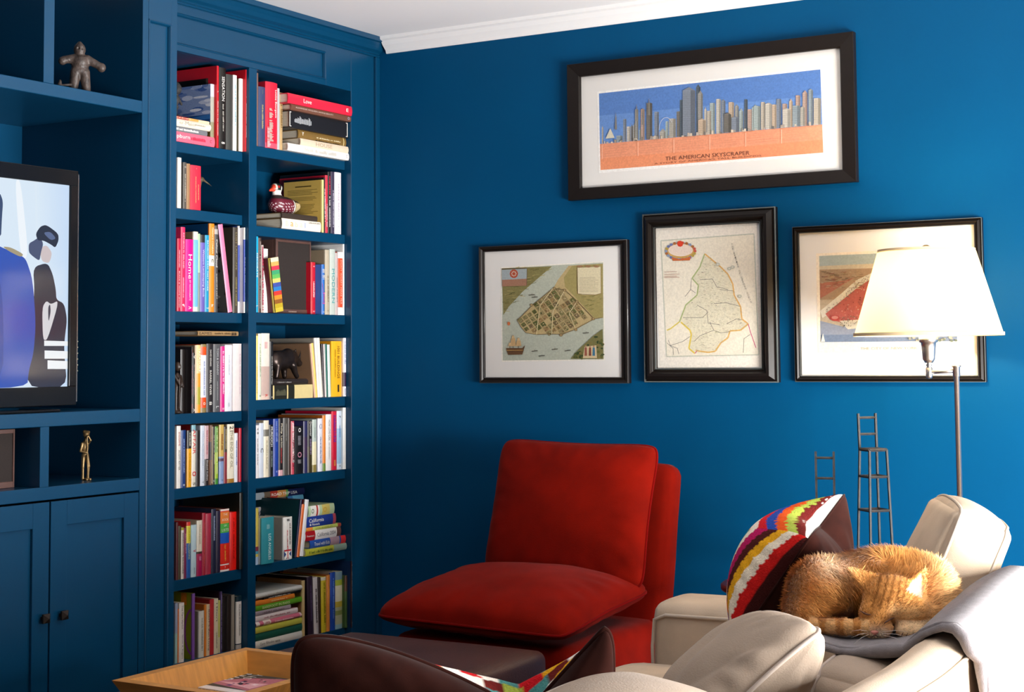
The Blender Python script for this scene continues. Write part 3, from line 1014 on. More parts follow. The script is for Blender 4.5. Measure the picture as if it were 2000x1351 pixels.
row_up('L', 3, [
    (72, 122, 300, 'black', '1d1716', {'d': .19, 'dx': -.03}),
    (124, 171, 270, 'black pink-lettered', '241c1e', {'d': .22, 't': [('THE ANTHENA LETTERS', 'd84a70', .5, .44, .42), ('LUCE', 'd84a70', .9, .1, .42), ('~g', 'd84a70', .1, .08, .4)]}),
    (173, 234, 336, 'black card-suited', '1b1a1c', {'d': .2, 'cov': '2a2728', 't': [('~a', 'bdb9b4', .55, .5, .18, 'v', .12), ('~b', 'a9a5a0', .42, .3, .14, 'v', -.18), ('v', W, .93, .06, .5), ('^', W, .05, .05, .5)]}),
    (236, 254, 252, 'thin peach', 'f0c9a8', {'d': .22, 'cov': '7d6a58'}),
    (255, 297, 250, 'yellow and orange', 'e69a1e', {'d': .22, 'bands': [(.58, 1, 'e9c884'), (.12, .38, 'b0a62e')], 't': [('TREASURE', 'fdf6e4', .78, .36, .6)]}),
    (299, 360, 242, 'orange and white', 'ea4f14', {'d': .23, 'bands': [(.22, .84, 'dfe3ee'), (.96, 1, '8f7a4a'), (0, .07, '8f7a4a')], 't': [('~c', '7a86b4', .5, .5, .2), ('o', 'f6e6d0', .13, .04, .4)]}),
    (362, 436, 236, 'black white-lettered', '2a2628', {'d': .23, 't': [('DAVID SEDARIS', W, .79, .24, .2), ('BARREL FEVER', W, .43, .36, .26), ('8', W, .13, .05, .4)]}),
    (438, 516, 240, 'grey', '545558', {'d': .23, 't': [('TOM & DANNY', 'c6c8ca', .74, .4, .24), ('~d', '9a9c9e', .3, .3, .14), ('L', 'e0e0e0', .07, .03, .4)]}),
    (518, 566, 266, 'magenta', 'd81c86', {'d': .2, 't': [('~e', 'f8c4e0', .6, .66, .36), ('B', 'f8d0e6', .04, .03, .4)]}),
    (568, 646, 250, 'white', 'e2e4ec', {'d': .22, 't': [('~f', 'b9bcc6', .7, .3, .14), ('~ff', 'c6c9d2', .1, .06, .3)]}),
    (650, 752, 236, 'thick pinkish white', 'e4dad8', {'d': .23, 't': [('~h', 'cfa8b4', .55, .6, .1, 'v', .25)]}),
])
row_flat('L', 3, [(264, 716, 178, 228, 'tan book', 'a8875c', {'ext': 0.0, 'd': .22, 'dx': -.02, 't': [('EAMES', '3a2c20', .18, .3, .6), ('~i', '6a5236', .6, .4, .4), ('~j', '2e2620', .88, .12, .8)]})],
         zstart=1.136 + 0.270, where='the row')
row_up('R', 3, [
    (903, 938, 122, 'yellow', 'f2de84', {'d': .23, 'bands': [(.965, 1, '8a7440')], 't': [('~a', 'b89a3a', .3, .4, .2)]}),
    (939, 974, 124, 'slim mint', 'dfe6d2', {'d': .23, 't': [('~b', '9aaa8c', .6, .5, .3), ('z', '55604a', .06, .03, .4)]}),
    (975, 1066, 120, 'glossy cream photo-spined', 'e6ded2', {'d': .22, 'bands': [(.06, .5, 'c4aaa0'), (0, .06, 'd9c2b4')], 't': [('~c', 'd8a8a8', .82, .1, .4), ('R', 'd8362e', .06, .04, .3)]}),
    (1068, 1106, 212, 'slim black', '15171b', {'d': .18, 't': [('Lincoln in the Mantle of Hope', W, .5, .48, .34), ('o', W, .04, .02, .4)]}),
])
row_flat('R', 3, [
    (1086, 1548, 702, 856, 'cream black-panelled book', 'dcc88e', {'d': .2, 'round': 0, 'bands': [(.07, .37, '22221a'), (.40, .43, '22221a'), (.43, .55, '22221a')], 't': [('~a', '5a5a48', .22, .24, .5)]}),
    (1092, 1482, 622, 690, 'slim dark brown book', '2c2422', {'d': .17, 'round': .3, 't': [('~b', '8a8684', .3, .4, .25)]}),
], where='rhinoceros stack')
Z_RHINO = SH['R'][3] + .0012 + sum(onX(531, 630 + a / 5.7143, -.034).z - onX(531, 630 + b / 5.7143, -.034).z for a, b in ((702, 856), (622, 690))) + .0008
row_up('R', 3, [
    (1566, 1580, 232, 'thin peach', 'e2b394', {'n': 5, 'lean': -50, 'd': .23, 'cov': '8a6a50'}),
    (1582, 1604, 226, 'slim yellow', 'f0c860', {'n': 6, 'lean': -50, 'd': .23, 'cov': '9a7a58'}),
    (1606, 1634, 170, 'tall white', 'eae6de', {'n': 7, 'lean': -42, 'd': .27, 'cov': '9c9488'}),
    (1635, 1664, 170, 'tall ivory', 'e6e2d4', {'n': 8, 'lean': -40, 'd': .27}),
    (1666, 1684, 238, 'slim black', '2a1f22', {'n': 9, 'lean': -20, 'd': .23}),
    (1685, 1699, 240, 'thin pale pink', 'e6d6d4', {'n': 10, 'lean': -18, 'd': .22}),
    (1700, 1722, 238, 'slim dark green', '0f5c4e', {'n': 11, 'lean': -16, 'd': .23}),
    (1723, 1752, 246, 'pale mint', 'cfe4d6', {'n': 12, 'lean': -14, 'd': .23}),
    (1754, 1868, 208, 'thick yellow', 'f4b21e', {'n': 13, 'd': .22, 'cov': 'd08a14', 't': [('1001 BUILDINGS', '2c2212', .62, .58, .22, 'v', .12), ('~a', '9a7218', .6, .5, .08, 'v', -.18), ('-', '3a2c10', .15, .13, .16, 'v', .12)]}),
    (1870, 1921, 172, 'white photo-spined', 'eceaf0', {'n': 14, 'd': .25, 'cov': 'c4beb8', 'bands': [(.17, .41, '3a2440')], 't': [('~b', '9aa0c4', .75, .4, .5), ('~c', '8a8aa8', .08, .12, .4)]}),
])

row_up('L', 4, [
    (30, 75, 296, 'white', 'eeeae2', {'d': .2, 't': [('ENDGAME', 'b02a34', .79, .22, .4), ('SCOTT RITTER', '2a2626', .45, .32, .4)]}),
    (77, 130, 344, 'navy', '143c7c', {'d': .2, 't': [('~a', '8fa4cc', .55, .6, .25), ('o', W, .05, .03, .4)]}),
    (145, 195, 346, 'yellow black-topped', 'eca812', {'cov': '8a1a1c', 'd': .18, 'bands': [(.68, 1, '1c1a16')], 't': [('~b', 'c9c4b4', .84, .24, .3), ('~c', '9a6c10', .35, .5, .14)]}),
    (196, 242, 286, 'cream red-lettered', 'ece6d6', {'cov': '7a1216', 'd': .21, 'bands': [(.9, 1, '7fb0bc')], 't': [('AFFAIR', 'd8383e', .73, .4, .62), ('o', 'd8202c', .21, .08, .8), ('S', K, .05, .05, .5)]}),
    (244, 292, 346, 'black', '241f1c', {'d': .18, 'bands': [(.5, 1, '171411')]}),
    (294, 341, 290, 'pale blue-white', 'd4dce8', {'d': .21, 'cov': 'aab2c2', 't': [('~d', 'a8b2c4', .6, .6, .2), ('Y', '2a3038', .06, .04, .4)]}),
    (343, 386, 292, 'pink and black', 'c9aaae', {'d': .21, 'bands': [(0, .44, '201c20')], 't': [('~e', 'b8606a', .72, .4, .4), ('Elizabeth Kolbert', 'e0d8d4', .25, .34, .4)]}),
    (388, 430, 286, 'bronze foil', '6a4630', {'d': .21, 'round': .3, 'bands': [(.42, .72, '3a3436')], 't': [('-', 'ead0a4', .5, .95, .14)]}),
    (431, 455, 302, 'dark brown', '3c322a', {'d': .21, 't': [('~f', 'b9aa9a', .6, .5, .4), ('2', W, .06, .04, .5)]}),
    (456, 492, 302, 'green', '5a9a2a', {'d': .21, 'cov': '5c5a34', 'bands': [(.1, .55, 'a4c42a'), (0, .1, '3c8a2a')], 't': [('~g', 'dfe8b4', .75, .45, .4), ('~h', 'e8ecb0', .35, .35, .4)]}),
    (504, 556, 282, 'tan and blue', 'd2b25e', {'d': .22, 'cov': '8a7a56', 'bands': [(0, .46, '8aa2cc'), (.38, .43, '584058')], 't': [('~i', '8a4a2a', .72, .3, .35), ('y', '34405a', .06, .03, .3)]}),
    (558, 592, 304, 'dark brown and red', '3a3028', {'d': .2, 'bands': [(0, .55, '8a2430')], 't': [('~j', 'b9a878', .78, .35, .4)]}),
    (594, 671, 276, 'thick ivory', 'e9e2cc', {'d': .22, 'cov': '9a7a4a', 'bands': [(0, .07, 'a8782a')], 't': [('THE END OF OIL', '7a7452', .56, .62, .36), ('21', '201c18', .92, .09, .5)]}),
    (674, 711, 376, 'slim white and blue', 'dfe2ea', {'d': .17, 'bk': '3a4a9a', 't': [('~k', '5a6aa8', .6, .5, .3)]}),
    (713, 753, 320, 'crimson', 'b81c30', {'d': .19, 'cov': 'a01420'}),
])
row_up('R', 4, [
    (903, 950, 288, 'white', 'ebe9ea', {'d': .2, 't': [('~a', '9a9aa2', .5, .5, .25), ('t', K, .92, .05, .3), ('e', K, .85, .04, .4)]}),
    (951, 1000, 264, 'pale blue', 'cdd6e4', {'d': .21, 't': [('C', '3a3c44', .5, .08, .6)]}),
    (1001, 1058, 234, 'cream', 'e6ddc6', {'d': .22, 'cov': 'b9a888', 'bands': [(.72, .84, '6d6a60')], 't': [('~b', 'b0a88e', .4, .5, .3)]}),
    (1060, 1106, 282, 'black', '15181a', {'d': .19, 't': [('MURDOCH', W, .77, .38, .52), ('IRIS MURDOCH', 'a8b8b4', .34, .3, .3)]}),
    (1108, 1165, 216, 'royal blue', '1c3f9c', {'d': .21, 't': [('~c', '7a8cc8', .78, .36, .4), ('-', '8a98cc', .08, .03, .2)]}),
    (1167, 1215, 212, 'black cream-lettered', '1b171a', {'d': .22, 'bands': [(0, .1, 'd8aab0')], 't': [('Philip Larkin', 'ece0c8', .7, .42, .5), ('~d', 'b04a4a', .35, .26, .3)]}),
    (1217, 1272, 206, 'charcoal', '4a4744', {'d': .22, 't': [('~e', '7d7a76', .75, .3, .3)]}),
    (1274, 1304, 208, 'dark brown', '3a221c', {'d': .22, 't': [('~f', '7a4434', .5, .6, .3)]}),
    (1306, 1341, 242, 'red and white speckled', 'c8485a', {'d': .19, 'cov': '3a1820', 't': [('~g', 'f0e2e2', .6, .75, .6), ('~h', '2a1820', .4, .6, .3)]}),
    (1343, 1441, 300, 'thick black', '141216', {'d': .19, 'cov': '141216', 't': [('o', 'ebe8e8', .92, .09, .28), ('~i', '7a7880', .7, .2, .4), ('o', 'b8788e', .40, .12, .45), ('~j', '8a888e', .26, .08, .45)]}),
    (1443, 1488, 242, 'dark indigo', '2a2a58', {'d': .2, 'bands': [(.3, .7, '3c2a4a')]}),
    (1490, 1541, 238, 'black white-lettered', '191516', {'d': .2, 'bands': [(0, .5, '3a3218')], 't': [('Discover', W, .84, .28, .4), ('~k', '8a7898', .5, .3, .4)]}),
    (1543, 1590, 224, 'grey-green and cream', 'b4c2ba', {'d': .2, 'bands': [(0, .58, 'e2dab4'), (0, .14, '8a7a3a')], 't': [('~l', '9aa8a0', .75, .2, .3)]}),
    (1604, 1656, 212, 'pale lavender white', 'dfe0ea', {'d': .21, 'cov': '8d8a82', 't': [('~m', '8a8ca8', .4, .5, .3), ('o', 'b0b0c0', .85, .1, .6)]}),
    (1658, 1692, 178, 'orange', 'e0822a', {'d': .22, 'cov': 'b8621a', 'bands': [(0, .14, '6a8a3a')]}),
    (1694, 1755, 166, 'white', 'eceae8', {'d': .22, 't': [('HOW LOVE CAN', '6a6a70', .72, .36, .34), ('~n', 'b0b0b4', .35, .3, .2)]}),
    (1757, 1816, 132, 'red purple-lettered', 'cf1638', {'d': .23, 't': [('~o', '7a2a8a', .7, .46, .5), ('~p', 'e89a50', .12, .1, .4)]}),
    (1818, 1868, 128, 'pale blue-white', 'd0e0f0', {'d': .23, 'bands': [(.1, .7, '9cc4e6')], 't': [('y', K, .9, .04, .4), ('~q', '4a6a9a', .65, .2, .2), ('x', '23355a', .06, .03, .3)]}),
    (1870, 1919, 92, 'tall white', 'f0f0ec', {'d': .26, 'cov': 'd6d4d0'}),
])
row_flat('R', 4, [(1385, 1692, 112, 158, 'slim indigo book', '33305a', {'d': .18, 'dx': -.015, 'cov': '2a1218', 't': [('~a', '9a98b8', .45, .6, .5)]})], zstart=0.888 + 0.2555, where='the row')

row_up('L', 5, [
    (76, 98, 486, 'thin burgundy', '5a2a30', {'d': .19}),
    (100, 128, 524, 'slim olive-brown', '4a3f28', {'d': .18}),
    (129, 158, 542, 'slim white', 'e6ded4', {'d': .18, 'bands': [(.95, 1, 'a8a01e')], 't': [('~a', '6a605a', .5, .8, .4)]}),
    (160, 184, 548, 'thin plum', '7a1f4a', {'d': .18, 't': [('~b', 'd8a0b8', .7, .4, .4)]}),
    (185, 228, 482, 'yellow and blue red-topped', '1f5aa6', {'d': .2, 'cov': 'b81c20', 'bands': [(.93, 1, 'd83a2a'), (.62, .93, 'e9dc48')], 't': [('ALLUSIONS', 'dfe890', .48, .3, .45), ('~c', 'b0a42a', .78, .24, .3)]}),
    (234, 290, 512, 'pale blue', 'b9d2da', {'d': .18, 'cov': 'b0a89a', 't': [('v', 'd0404a', .5, .05, .5), ('~d', '7a8a92', .12, .12, .2)]}),
    (294, 351, 466, 'cream and magenta', 'e6dcc8', {'d': .2, 'cov': 'a89a84', 'bands': [(0, .40, 'a8124e'), (.40, .44, '3a2a20')], 't': [('~e', 'c4b8a4', .75, .35, .4), ('~f', 'd88aa8', .32, .08, .5)]}),
    (353, 386, 388, 'crimson gilt', 'b0243c', {'d': .25, 'cov': '8a0f1c', 't': [('~g', 'd89a6a', .5, .7, .12)]}),
    (388, 446, 392, 'rose red', 'b03048', {'d': .24, 'cov': '9a1420'}),
    (448, 496, 346, 'navy silver-lettered', '20243e', {'d': .25, 't': [('~h', '9aa4c0', .7, .38, .36)]}),
    (498, 543, 366, 'dark violet', '2a243e', {'d': .24}),
    (545, 636, 346, 'thick rainbow-blocked', 'e02a1c', {'d': .24, 'round': .05, 'cov': '6a1a14', 'bands': [(.97, 1, 'f4e2dc'), (.77, .955, 'e88438'), (.62, .77, '4fae4a'), (.45, .62, '1e58b8'), (.10, .12, 'f2e6e2'), (0, .03, 'f2e6e2')],
                                    't': [('THE', 'fbe6d6', .915, .5, .035, 'h'), ('BOOK', 'fbe6d6', .83, .75, .04, 'h'), ('OF', 'e8f4e0', .735, .3, .03, 'h'), ('LISTS', 'e8f4e0', .665, .78, .04, 'h'), ('~i', 'f0a040', .3, .26, .2), ('7', W, .065, .12, .03, 'h')]}),
    (640, 713, 378, 'bright red', 'ea1a10', {'d': .24, 't': [('~j', 'a81410', .55, .7, .2)]}),
    (724, 782, 176, 'tall black', '17150f', {'d': .27, 't': [('o', 'a8a898', .38, .02, .25), ('~k', '3c3a28', .6, .6, .2)]}),
])


def jack(root, w, h, d, bul):
    P = [(rectp(0.03, .02, .8, .24), '2a4a8a'), ([(.03, .02), (.2, .02), (.8, .2), (.8, .24), (.6, .24), (.03, .06)], 'f0eee8'), ([(.8, .02), (.6, .02), (.03, .2), (.03, .24), (.2, .24), (.8, .06)], 'f0eee8'),
         (rectp(.34, .02, .5, .32), 'f0eee8'), (rectp(.38, .02, .47, .32), 'c8202c'), (rectp(.03, .20, .8, .235), 'c8202c')]
    art_spine(P)(root, w, h, d, bul)


row_flat('R', 5, [
    (1440, 1872, 752, 822, 'yellow-green book', 'b8b83a', {'dx': 0, 'd': .2, 'bands': [(.68, 1, '8aa090')], 't': [('~a', '5a6a2a', .36, .55, .4)]}),
    (1486, 1862, 690, 772, 'blue book', '274f9e', {'d': .2, 'dx': -.004, 'bands': [(.56, .82, 'b0909a'), (.86, 1, 'd83034')], 't': [('Travel with Kids', W, .32, .42, .45)]}),
    (1436, 1812, 600, 700, 'red and white book', 'f0ece6', {'d': .21, 'bands': [(0, .27, 'a8141e'), (.88, 1, '6a4a44')], 't': [('California 2004', '6a6a72', .58, .52, .42), ('Frommers', W, .135, .2, .2)]}),
    (1448, 1816, 560, 598, 'thin lime book', 'cad46a', {'d': .21, 'bands': [(0, .18, 'e88a3a'), (.9, 1, 'a84a3a')], 't': [('LOS ANGELES', '7a8a3a', .5, .48, .5)]}),
    (1450, 1758, 444, 556, 'dark blue book', '233c8e', {'d': .2, 'bands': [(.9, 1, 'b04a58')], 't': [('California', W, .32, .5, .36, .12), ('& Nevada', W, .26, .34, .22, -.25)]}),
    (1470, 1742, 325, 436, 'thick pale green book', 'b9cfa4', {'d': .2, 'bands': [(.08, .42, 'ece8e0'), (.30, .36, 'b83a34'), (.52, .82, 'd4c26a')], 't': [('o', '4a6a3a', .15, .1, .45), ('o', 'd8a83a', .62, .14, .5)]}),
], where='right stack')
row_up('R', 5, [
    (905, 946, 336, 'yellow multi-labelled', 'c8b44e', {'d': .2, 'dx': 0.0, 'bands': [(.24, .32, '7a2438'), (.19, .24, '4a9ab8'), (0, .14, 'a9c4e0')]}),
    (976, 1108, 434, 'thick teal', '2f8a96', {'d': .13, 'dx': .012, 'cov': 'd8d8d0', 't': [('LOS ANGELES', 'dff0f0', .36, .56, .2, 'v', .1), ('~b', '8ac0c4', .8, .1, .3)]}),
    (1206, 1300, 430, 'thick white flag-spined', 'e8e6e0', {'d': .13, 'dx': .004, 'lift': .0, 'cov': '9a968c', 'art': jack, 't': [('~c', '8a7f7a', .6, .5, .2, 'v', .2), ('~d', 'b8383a', .5, .4, .12, 'v', -.1), ('~e', '2a2a2e', .93, .05, .4)]}),
    (1330, 1346, 250, 'tall dark blue', '24284a', {'lean': 62, 'd': .22, 'cov': '0f3a40', 't': []}),
    (1348, 1378, 300, 'tilted orange', 'd8682a', {'lean': 58, 'd': .21, 'cov': '6a1a18'}),
    (1382, 1420, 250, 'tilted white', 'd9dade', {'lean': 60, 'd': .24, 'cov': '5a1a1e'}),
])
row_flat('R', 5, [
    (950, 1216, 356, 766, 'thick black cloth book', '141a1c', {'d': .1, 'dx': -.19, 'round': 0}),
    (950, 1216, 318, 356, 'slim pink-edged grey book', '9a9098', {'d': .1, 'dx': -.19}),
    (905, 1170, 262, 312, 'grey pamphlet bundle', 'a8a4aa', {'d': .1, 'dx': -.19, 'paper': True}),
    (1254, 1416, 168, 240, 'light blue guidebook', '6ab4d8', {'d': .1, 'dx': -.19, 'bands': [(0, .3, '3a7ab0')]}),
    (905, 1428, 96, 170, 'long colourful guidebook', '1a2350', {'d': .1, 'dx': -.19, 'bands': [(0, .18, '9aa4ac'), (.18, .3, '6a5a4a'), (.3, .45, 'a8382a'), (.45, .62, 'c88a4a'), (.62, .66, '5a9a4a')], 't': [('ROAD TRIP USA', W, .58, .52, .42)]}),
], where='rear stack')

row_up('L', 6, [
    (66, 92, 530, 'slim pale blue', '9aa8c0', {'d': .18, 'bands': [(0, .5, '9ac0bc')], 'cov': '6a5a5a'}),
    (93, 106, 590, 'thin orange', 'e07a3a', {'d': .17}),
    (107, 161, 527, 'white', 'f0e8de', {'d': .18, 't': [('The Yarn Harlot', '4a4038', .76, .4, .3), ('Nicole A. Rogers', '2a2422', .26, .4, .3)]}),
    (246, 275, 426, 'tall olive purple-spined', '7a4f9e', {'d': .185, 'cov': '8a9214', 'art': art_quads('cover_print', [(rectp(0, 0, .34, .8), '7e8810'), (rectp(.72, .82, .86, 1), 'e8862a')]
        + [([(1 - .20 * math.sin(a), .42 - .36 * math.cos(a)), (1 - .20 * math.sin(a + .26), .42 - .36 * math.cos(a + .26)), (1 - .155 * math.sin(a + .26), .42 - .32 * math.cos(a + .26)), (1 - .155 * math.sin(a), .42 - .32 * math.cos(a))], '9a4a9a') for a in np.arange(.1, 2.95, .26)])}),
    (316, 371, 612, 'white', 'dfdcd0', {'d': .13, 'cov': '8d7f74', 't': [('~a', '9a9a8a', .5, .7, .3)]}),
    (376, 396, 545, 'slim orange', 'e0802a', {'d': .17, 'cov': 'b05a1a'}),
    (398, 431, 542, 'cream navy-lettered', 'e0c9a4', {'d': .17, 't': [('IDIOT\'S Zen Living', '2a2a44', .5, .8, .55)]}),
    (432, 476, 488, 'red', 'b82a2e', {'d': .19, 'cov': '8a1418'}),
    (478, 520, 482, 'cream black-lettered', 'e2d6b8', {'d': .19, 't': [('I Don\'t', '3a342a', .75, .34, .42), ('~b', '9a907a', .25, .3, .3)]}),
    (521, 543, 500, 'slim lime', 'c4c46a', {'d': .19, 'bands': [(0, .3, 'd0c8a0')]}),
    (544, 562, 406, 'thin violet', '4a3a6a', {'d': .23, 'cov': '2a0a20', 't': [('~c', 'a89ac8', .5, .9, .4)]}),
    (564, 612, 458, 'black', '1c1614', {'d': .21}),
    (614, 658, 446, 'brown-black', '2a201c', {'d': .22}),
    (660, 694, 442, 'grey', '8d867a', {'d': .22, 'cov': '6a5f54'}),
    (696, 766, 456, 'dark green white-panelled', '12303c', {'d': .21, 'bands': [(.1, .9, 'e8e4dc'), (0, .08, 'b0a8a0')], 't': [('~d', 'a8a49c', .55, .6, .3)]}),
])
Z7 = row_flat('R', 6, [
    (908, 1402, 935, 1012, 'white book', 'dcd8ce', {'d': .24, 't': [('Gary Rhodes', '4a463e', .24, .30, .5), ('~a', '7a766a', .46, .1, .3)]}),
    (906, 1402, 866, 950, 'dark green book', '1f5a48', {'d': .24, 'dx': -.002}),
    (906, 1402, 798, 862, 'yellow-green book', 'c8c64e', {'d': .25, 'dx': .002, 'cov': 'b4b23c'}),
    (906, 1388, 740, 796, 'rose pink book', 'cf6a80', {'d': .22, 'round': .4, 'bands': [(0, .08, 'e8dcd4'), (.16, .32, 'ecdcd0'), (.96, 1, 'e0c0c0')], 't': [('m', 'b04a60', .24, .08, .5), ('~b', 'f0c8cc', .6, .4, .3)]}),
    (906, 1358, 680, 738, 'pale pink book', 'eadcda', {'d': .22, 'cov': 'a84a5c', 't': [('~c', 'b0787e', .5, .6, .3)]}),
    (906, 1284, 618, 668, 'grey-mauve book', 'a89aa0', {'d': .2, 'cov': '8a4a58', 't': [('~d', '7a6c74', .5, .6, .4)]}),
    (906, 1402, 556, 612, 'bright green book', '5fa020', {'d': .24, 't': [('BAREFOOT IN PARIS', 'e6f0b8', .44, .58, .5)]}),
    (906, 1324, 500, 552, 'orange book', 'e0822a', {'d': .2, 't': [('~e', 'f0c88a', .6, .4, .3)]}),
    (1000, 1392, 476, 498, 'thin black book', '191515', {'d': .21, 't': [('~f', 'd8d0c4', .4, .6, .5)]}),
    (908, 1398, 420, 472, 'white ring-bound book', 'd0cfc8', {'d': .24, 'round': .3, 'cov': 'c6c6be', 't': [('~g', 'b4b2a8', .5, .6, .3)]}),
], where='left stack')
row_up('R', 6, [
    (1406, 1436, 290, 'pale wood-coloured', 'cdb27a', {'d': .22, 'cov': '9a6a3c'}),
    (1470, 1530, 246, 'dark plum', '2c1a2c', {'d': .23, 'lean': -14, 'cov': '1e1012', 't': [('~a', '6a5478', .55, .6, .2)]}),
    (1534, 1582, 254, 'grey-white', 'd6cdca', {'d': .22, 'lean': -14, 't': [('~b', '6a625e', .5, .6, .4)]}),
    (1584, 1608, 256, 'slim dark brown', '3a2820', {'d': .21, 'lean': -8}),
    (1610, 1662, 252, 'yellow', 'd8c02a', {'d': .21, 'lean': -4, 'bands': [(.94, 1, 'e6dcc0')], 't': [('~c', '8a7a1a', .5, .8, .3)]}),
    (1664, 1700, 232, 'slim orange', 'e08a3a', {'d': .23, 'cov': 'a85a1e'}),
    (1702, 1756, 202, 'blue', '1a46a2', {'d': .23, 'cov': '9a8a7a', 't': [('~d', '7a9ad8', .55, .7, .24)]}),
    (1758, 1830, 196, 'green and white banded', 'b4b490', {'d': .22, 'bands': [(.86, 1, '7a94a0'), (.76, .86, 'a8b43a'), (.48, .76, 'd6d0b4'), (.38, .48, 'c0a83a'), (.24, .32, '8a9248'), (0, .08, '8ab0b8')]}),
    (1832, 1884, 240, 'leafy green', '3f5a2a', {'d': .21, 'bands': [(.7, 1, '5a3a24')]}),
    (1886, 1926, 90, 'tall maroon', '33141a', {'d': .25, 'cov': '0f2c54', 't': [('what\'s WAY TO COOK', 'e8dccc', .62, .46, .42), ('T', 'e6dcd4', .94, .03, .4), ('~e', 'b8aca4', .06, .06, .4)]}),
])

# ================================================================== framed pictures on the back wall
def glass_mat():
    m = bpy.data.materials.new('picture_glass')
    m.use_nodes = True
    nt = m.node_tree
    nt.nodes.remove(nt.nodes['Principled BSDF'])
    tr = nt.nodes.new('ShaderNodeBsdfTransparent')
    gl = nt.nodes.new('ShaderNodeBsdfGlossy')
    gl.inputs['Roughness'].default_value = 0.03
    fr = nt.nodes.new('ShaderNodeFresnel')
    fr.inputs['IOR'].default_value = 1.08
    mx = nt.nodes.new('ShaderNodeMixShader')
    nt.links.new(fr.outputs[0], mx.inputs[0])
    nt.links.new(tr.outputs[0], mx.inputs[1])
    nt.links.new(gl.outputs[0], mx.inputs[2])
    nt.links.new(mx.outputs[0], nt.nodes['Material Output'].inputs['Surface'])
    return m


M_GLASS = glass_mat()


def rect_from(px, Y):
    p = [onY(x, y, Y) for x, y in px]      # TL, TR, BR, BL
    return ((p[0].x + p[3].x) / 2, (p[1].x + p[2].x) / 2, (p[2].z + p[3].z) / 2, (p[0].z + p[1].z) / 2)


def frame_mesh(o, i, prof):
    """mitred frame: outer rect o, inner rect i (x0, x1, z0, z1); prof (0 outer .. 1 inner, height off the wall)"""
    V, Fc = [], []
    n = len(prof)
    for (a, b) in ((0, 2), (1, 2), (1, 3), (0, 3)):
        for s, h in prof:
            V.append((o[a] + (i[a] - o[a]) * s, -h, o[b] + (i[b] - o[b]) * s))
    for c in range(4):
        d = (c + 1) % 4
        for k in range(n - 1):
            Fc.append((c * n + k, d * n + k, d * n + k + 1, c * n + k + 1))
    return V, Fc


def picture(label, outer, inner, prnt, prof, matcol=M_MATBOARD, bead=None):
    Yf = -0.018
    O, I, P = rect_from(outer, Yf), rect_from(inner, -0.012), rect_from(prnt, -0.010)
    r = thing('framed_picture', label, 'picture', ((O[0] + O[1]) / 2, 0, O[2]))
    ofs = Vector(r.location)
    V, Fc = frame_mesh(O, I, prof)
    bm = bmesh.new()
    vs = [bm.verts.new(Vector(v) - ofs) for v in V]
    for f in Fc:
        bm.faces.new([vs[k] for k in f])
    bm_obj('frame', bm, r, M_BLACKFRAME)
    if bead:
        for s, h, rad, m in bead:
            q = [(O[a] + (I[a] - O[a]) * s, -h, O[b] + (I[b] - O[b]) * s) for a, b in ((0, 2), (1, 2), (1, 3), (0, 3))]
            tube('bead', [Vector(v) - ofs for v in q], rad, r, m, 8, True)
    box('mat_board', (I[0] - ofs.x - .004, -0.0085, I[2] - ofs.z - .004), (I[1] - ofs.x + .004, -0.003, I[3] - ofs.z + .004), r, matcol)
    box('glass', (I[0] - ofs.x - .003, -0.0135, I[2] - ofs.z - .003), (I[1] - ofs.x + .003, -0.0125, I[3] - ofs.z + .003), r, M_GLASS)
    return r, ofs, P


YP = -0.0087


class Art:
    """ink drawn on a print: points are read in the photograph and laid on the print's own plane"""
    def __init__(s, crop):
        s.c = crop
        s.P = []

    def w(s, x, y):
        p = onY(s.c[0] + x / s.c[2], s.c[1] + y / s.c[2], YP)
        return (p.x, p.z)

    def poly(s, pts, col):
        s.P.append(([s.w(x, y) for x, y in pts], col))

    def rect(s, x0, y0, x1, y1, col):
        s.poly([(x0, y0), (x1, y0), (x1, y1), (x0, y1)], col)

    def line(s, pts, t, col):
        for (a, b) in zip(pts[:-1], pts[1:]):
            dx, dy = b[0] - a[0], b[1] - a[1]
            L = math.hypot(dx, dy) or 1
            nx, ny = -dy / L * t / 2, dx / L * t / 2
            s.poly([(a[0] + nx, a[1] + ny), (b[0] + nx, b[1] + ny), (b[0] - nx, b[1] - ny), (a[0] - nx, a[1] - ny)], col)

    def blob(s, x, y, rx, ry, col, n=10):
        s.poly([(x + rx * math.cos(t), y + ry * math.sin(t)) for t in np.linspace(0, 2 * math.pi, n + 1)[:-1]], col)

    def build(s, root, ofs, name='print'):
        M = Matrix(((1, 0, 0, -ofs.x), (0, 0, -1, YP - ofs.y), (0, 1, 0, -ofs.z), (0, 0, 0, 1)))
        return prints(name, s.P, M, root, M_PRINT, 0.0004)

    def text(s, st, x0, y0, x1, y1, hpx, col, root, ofs):
        a, b = s.w(x0, y0), s.w(x1, y1)
        L = math.hypot(b[0] - a[0], b[1] - a[1])
        up = abs(s.w(x0, y0 - hpx / 2)[1] - s.w(x0, y0 + hpx / 2)[1])
        ang = math.atan2(b[1] - a[1], b[0] - a[0])
        M = Matrix.Translation(((a[0] + b[0]) / 2 - ofs.x, YP - 0.0018 - ofs.y, (a[1] + b[1]) / 2 - ofs.z)) @ Matrix(((1, 0, 0, 0), (0, 0, -1, 0), (0, 1, 0, 0), (0, 0, 0, 1))) @ Matrix.Rotation(ang, 4, 'Z')
        text(st, col, M, L, up, root)


R_ = random.Random(21)
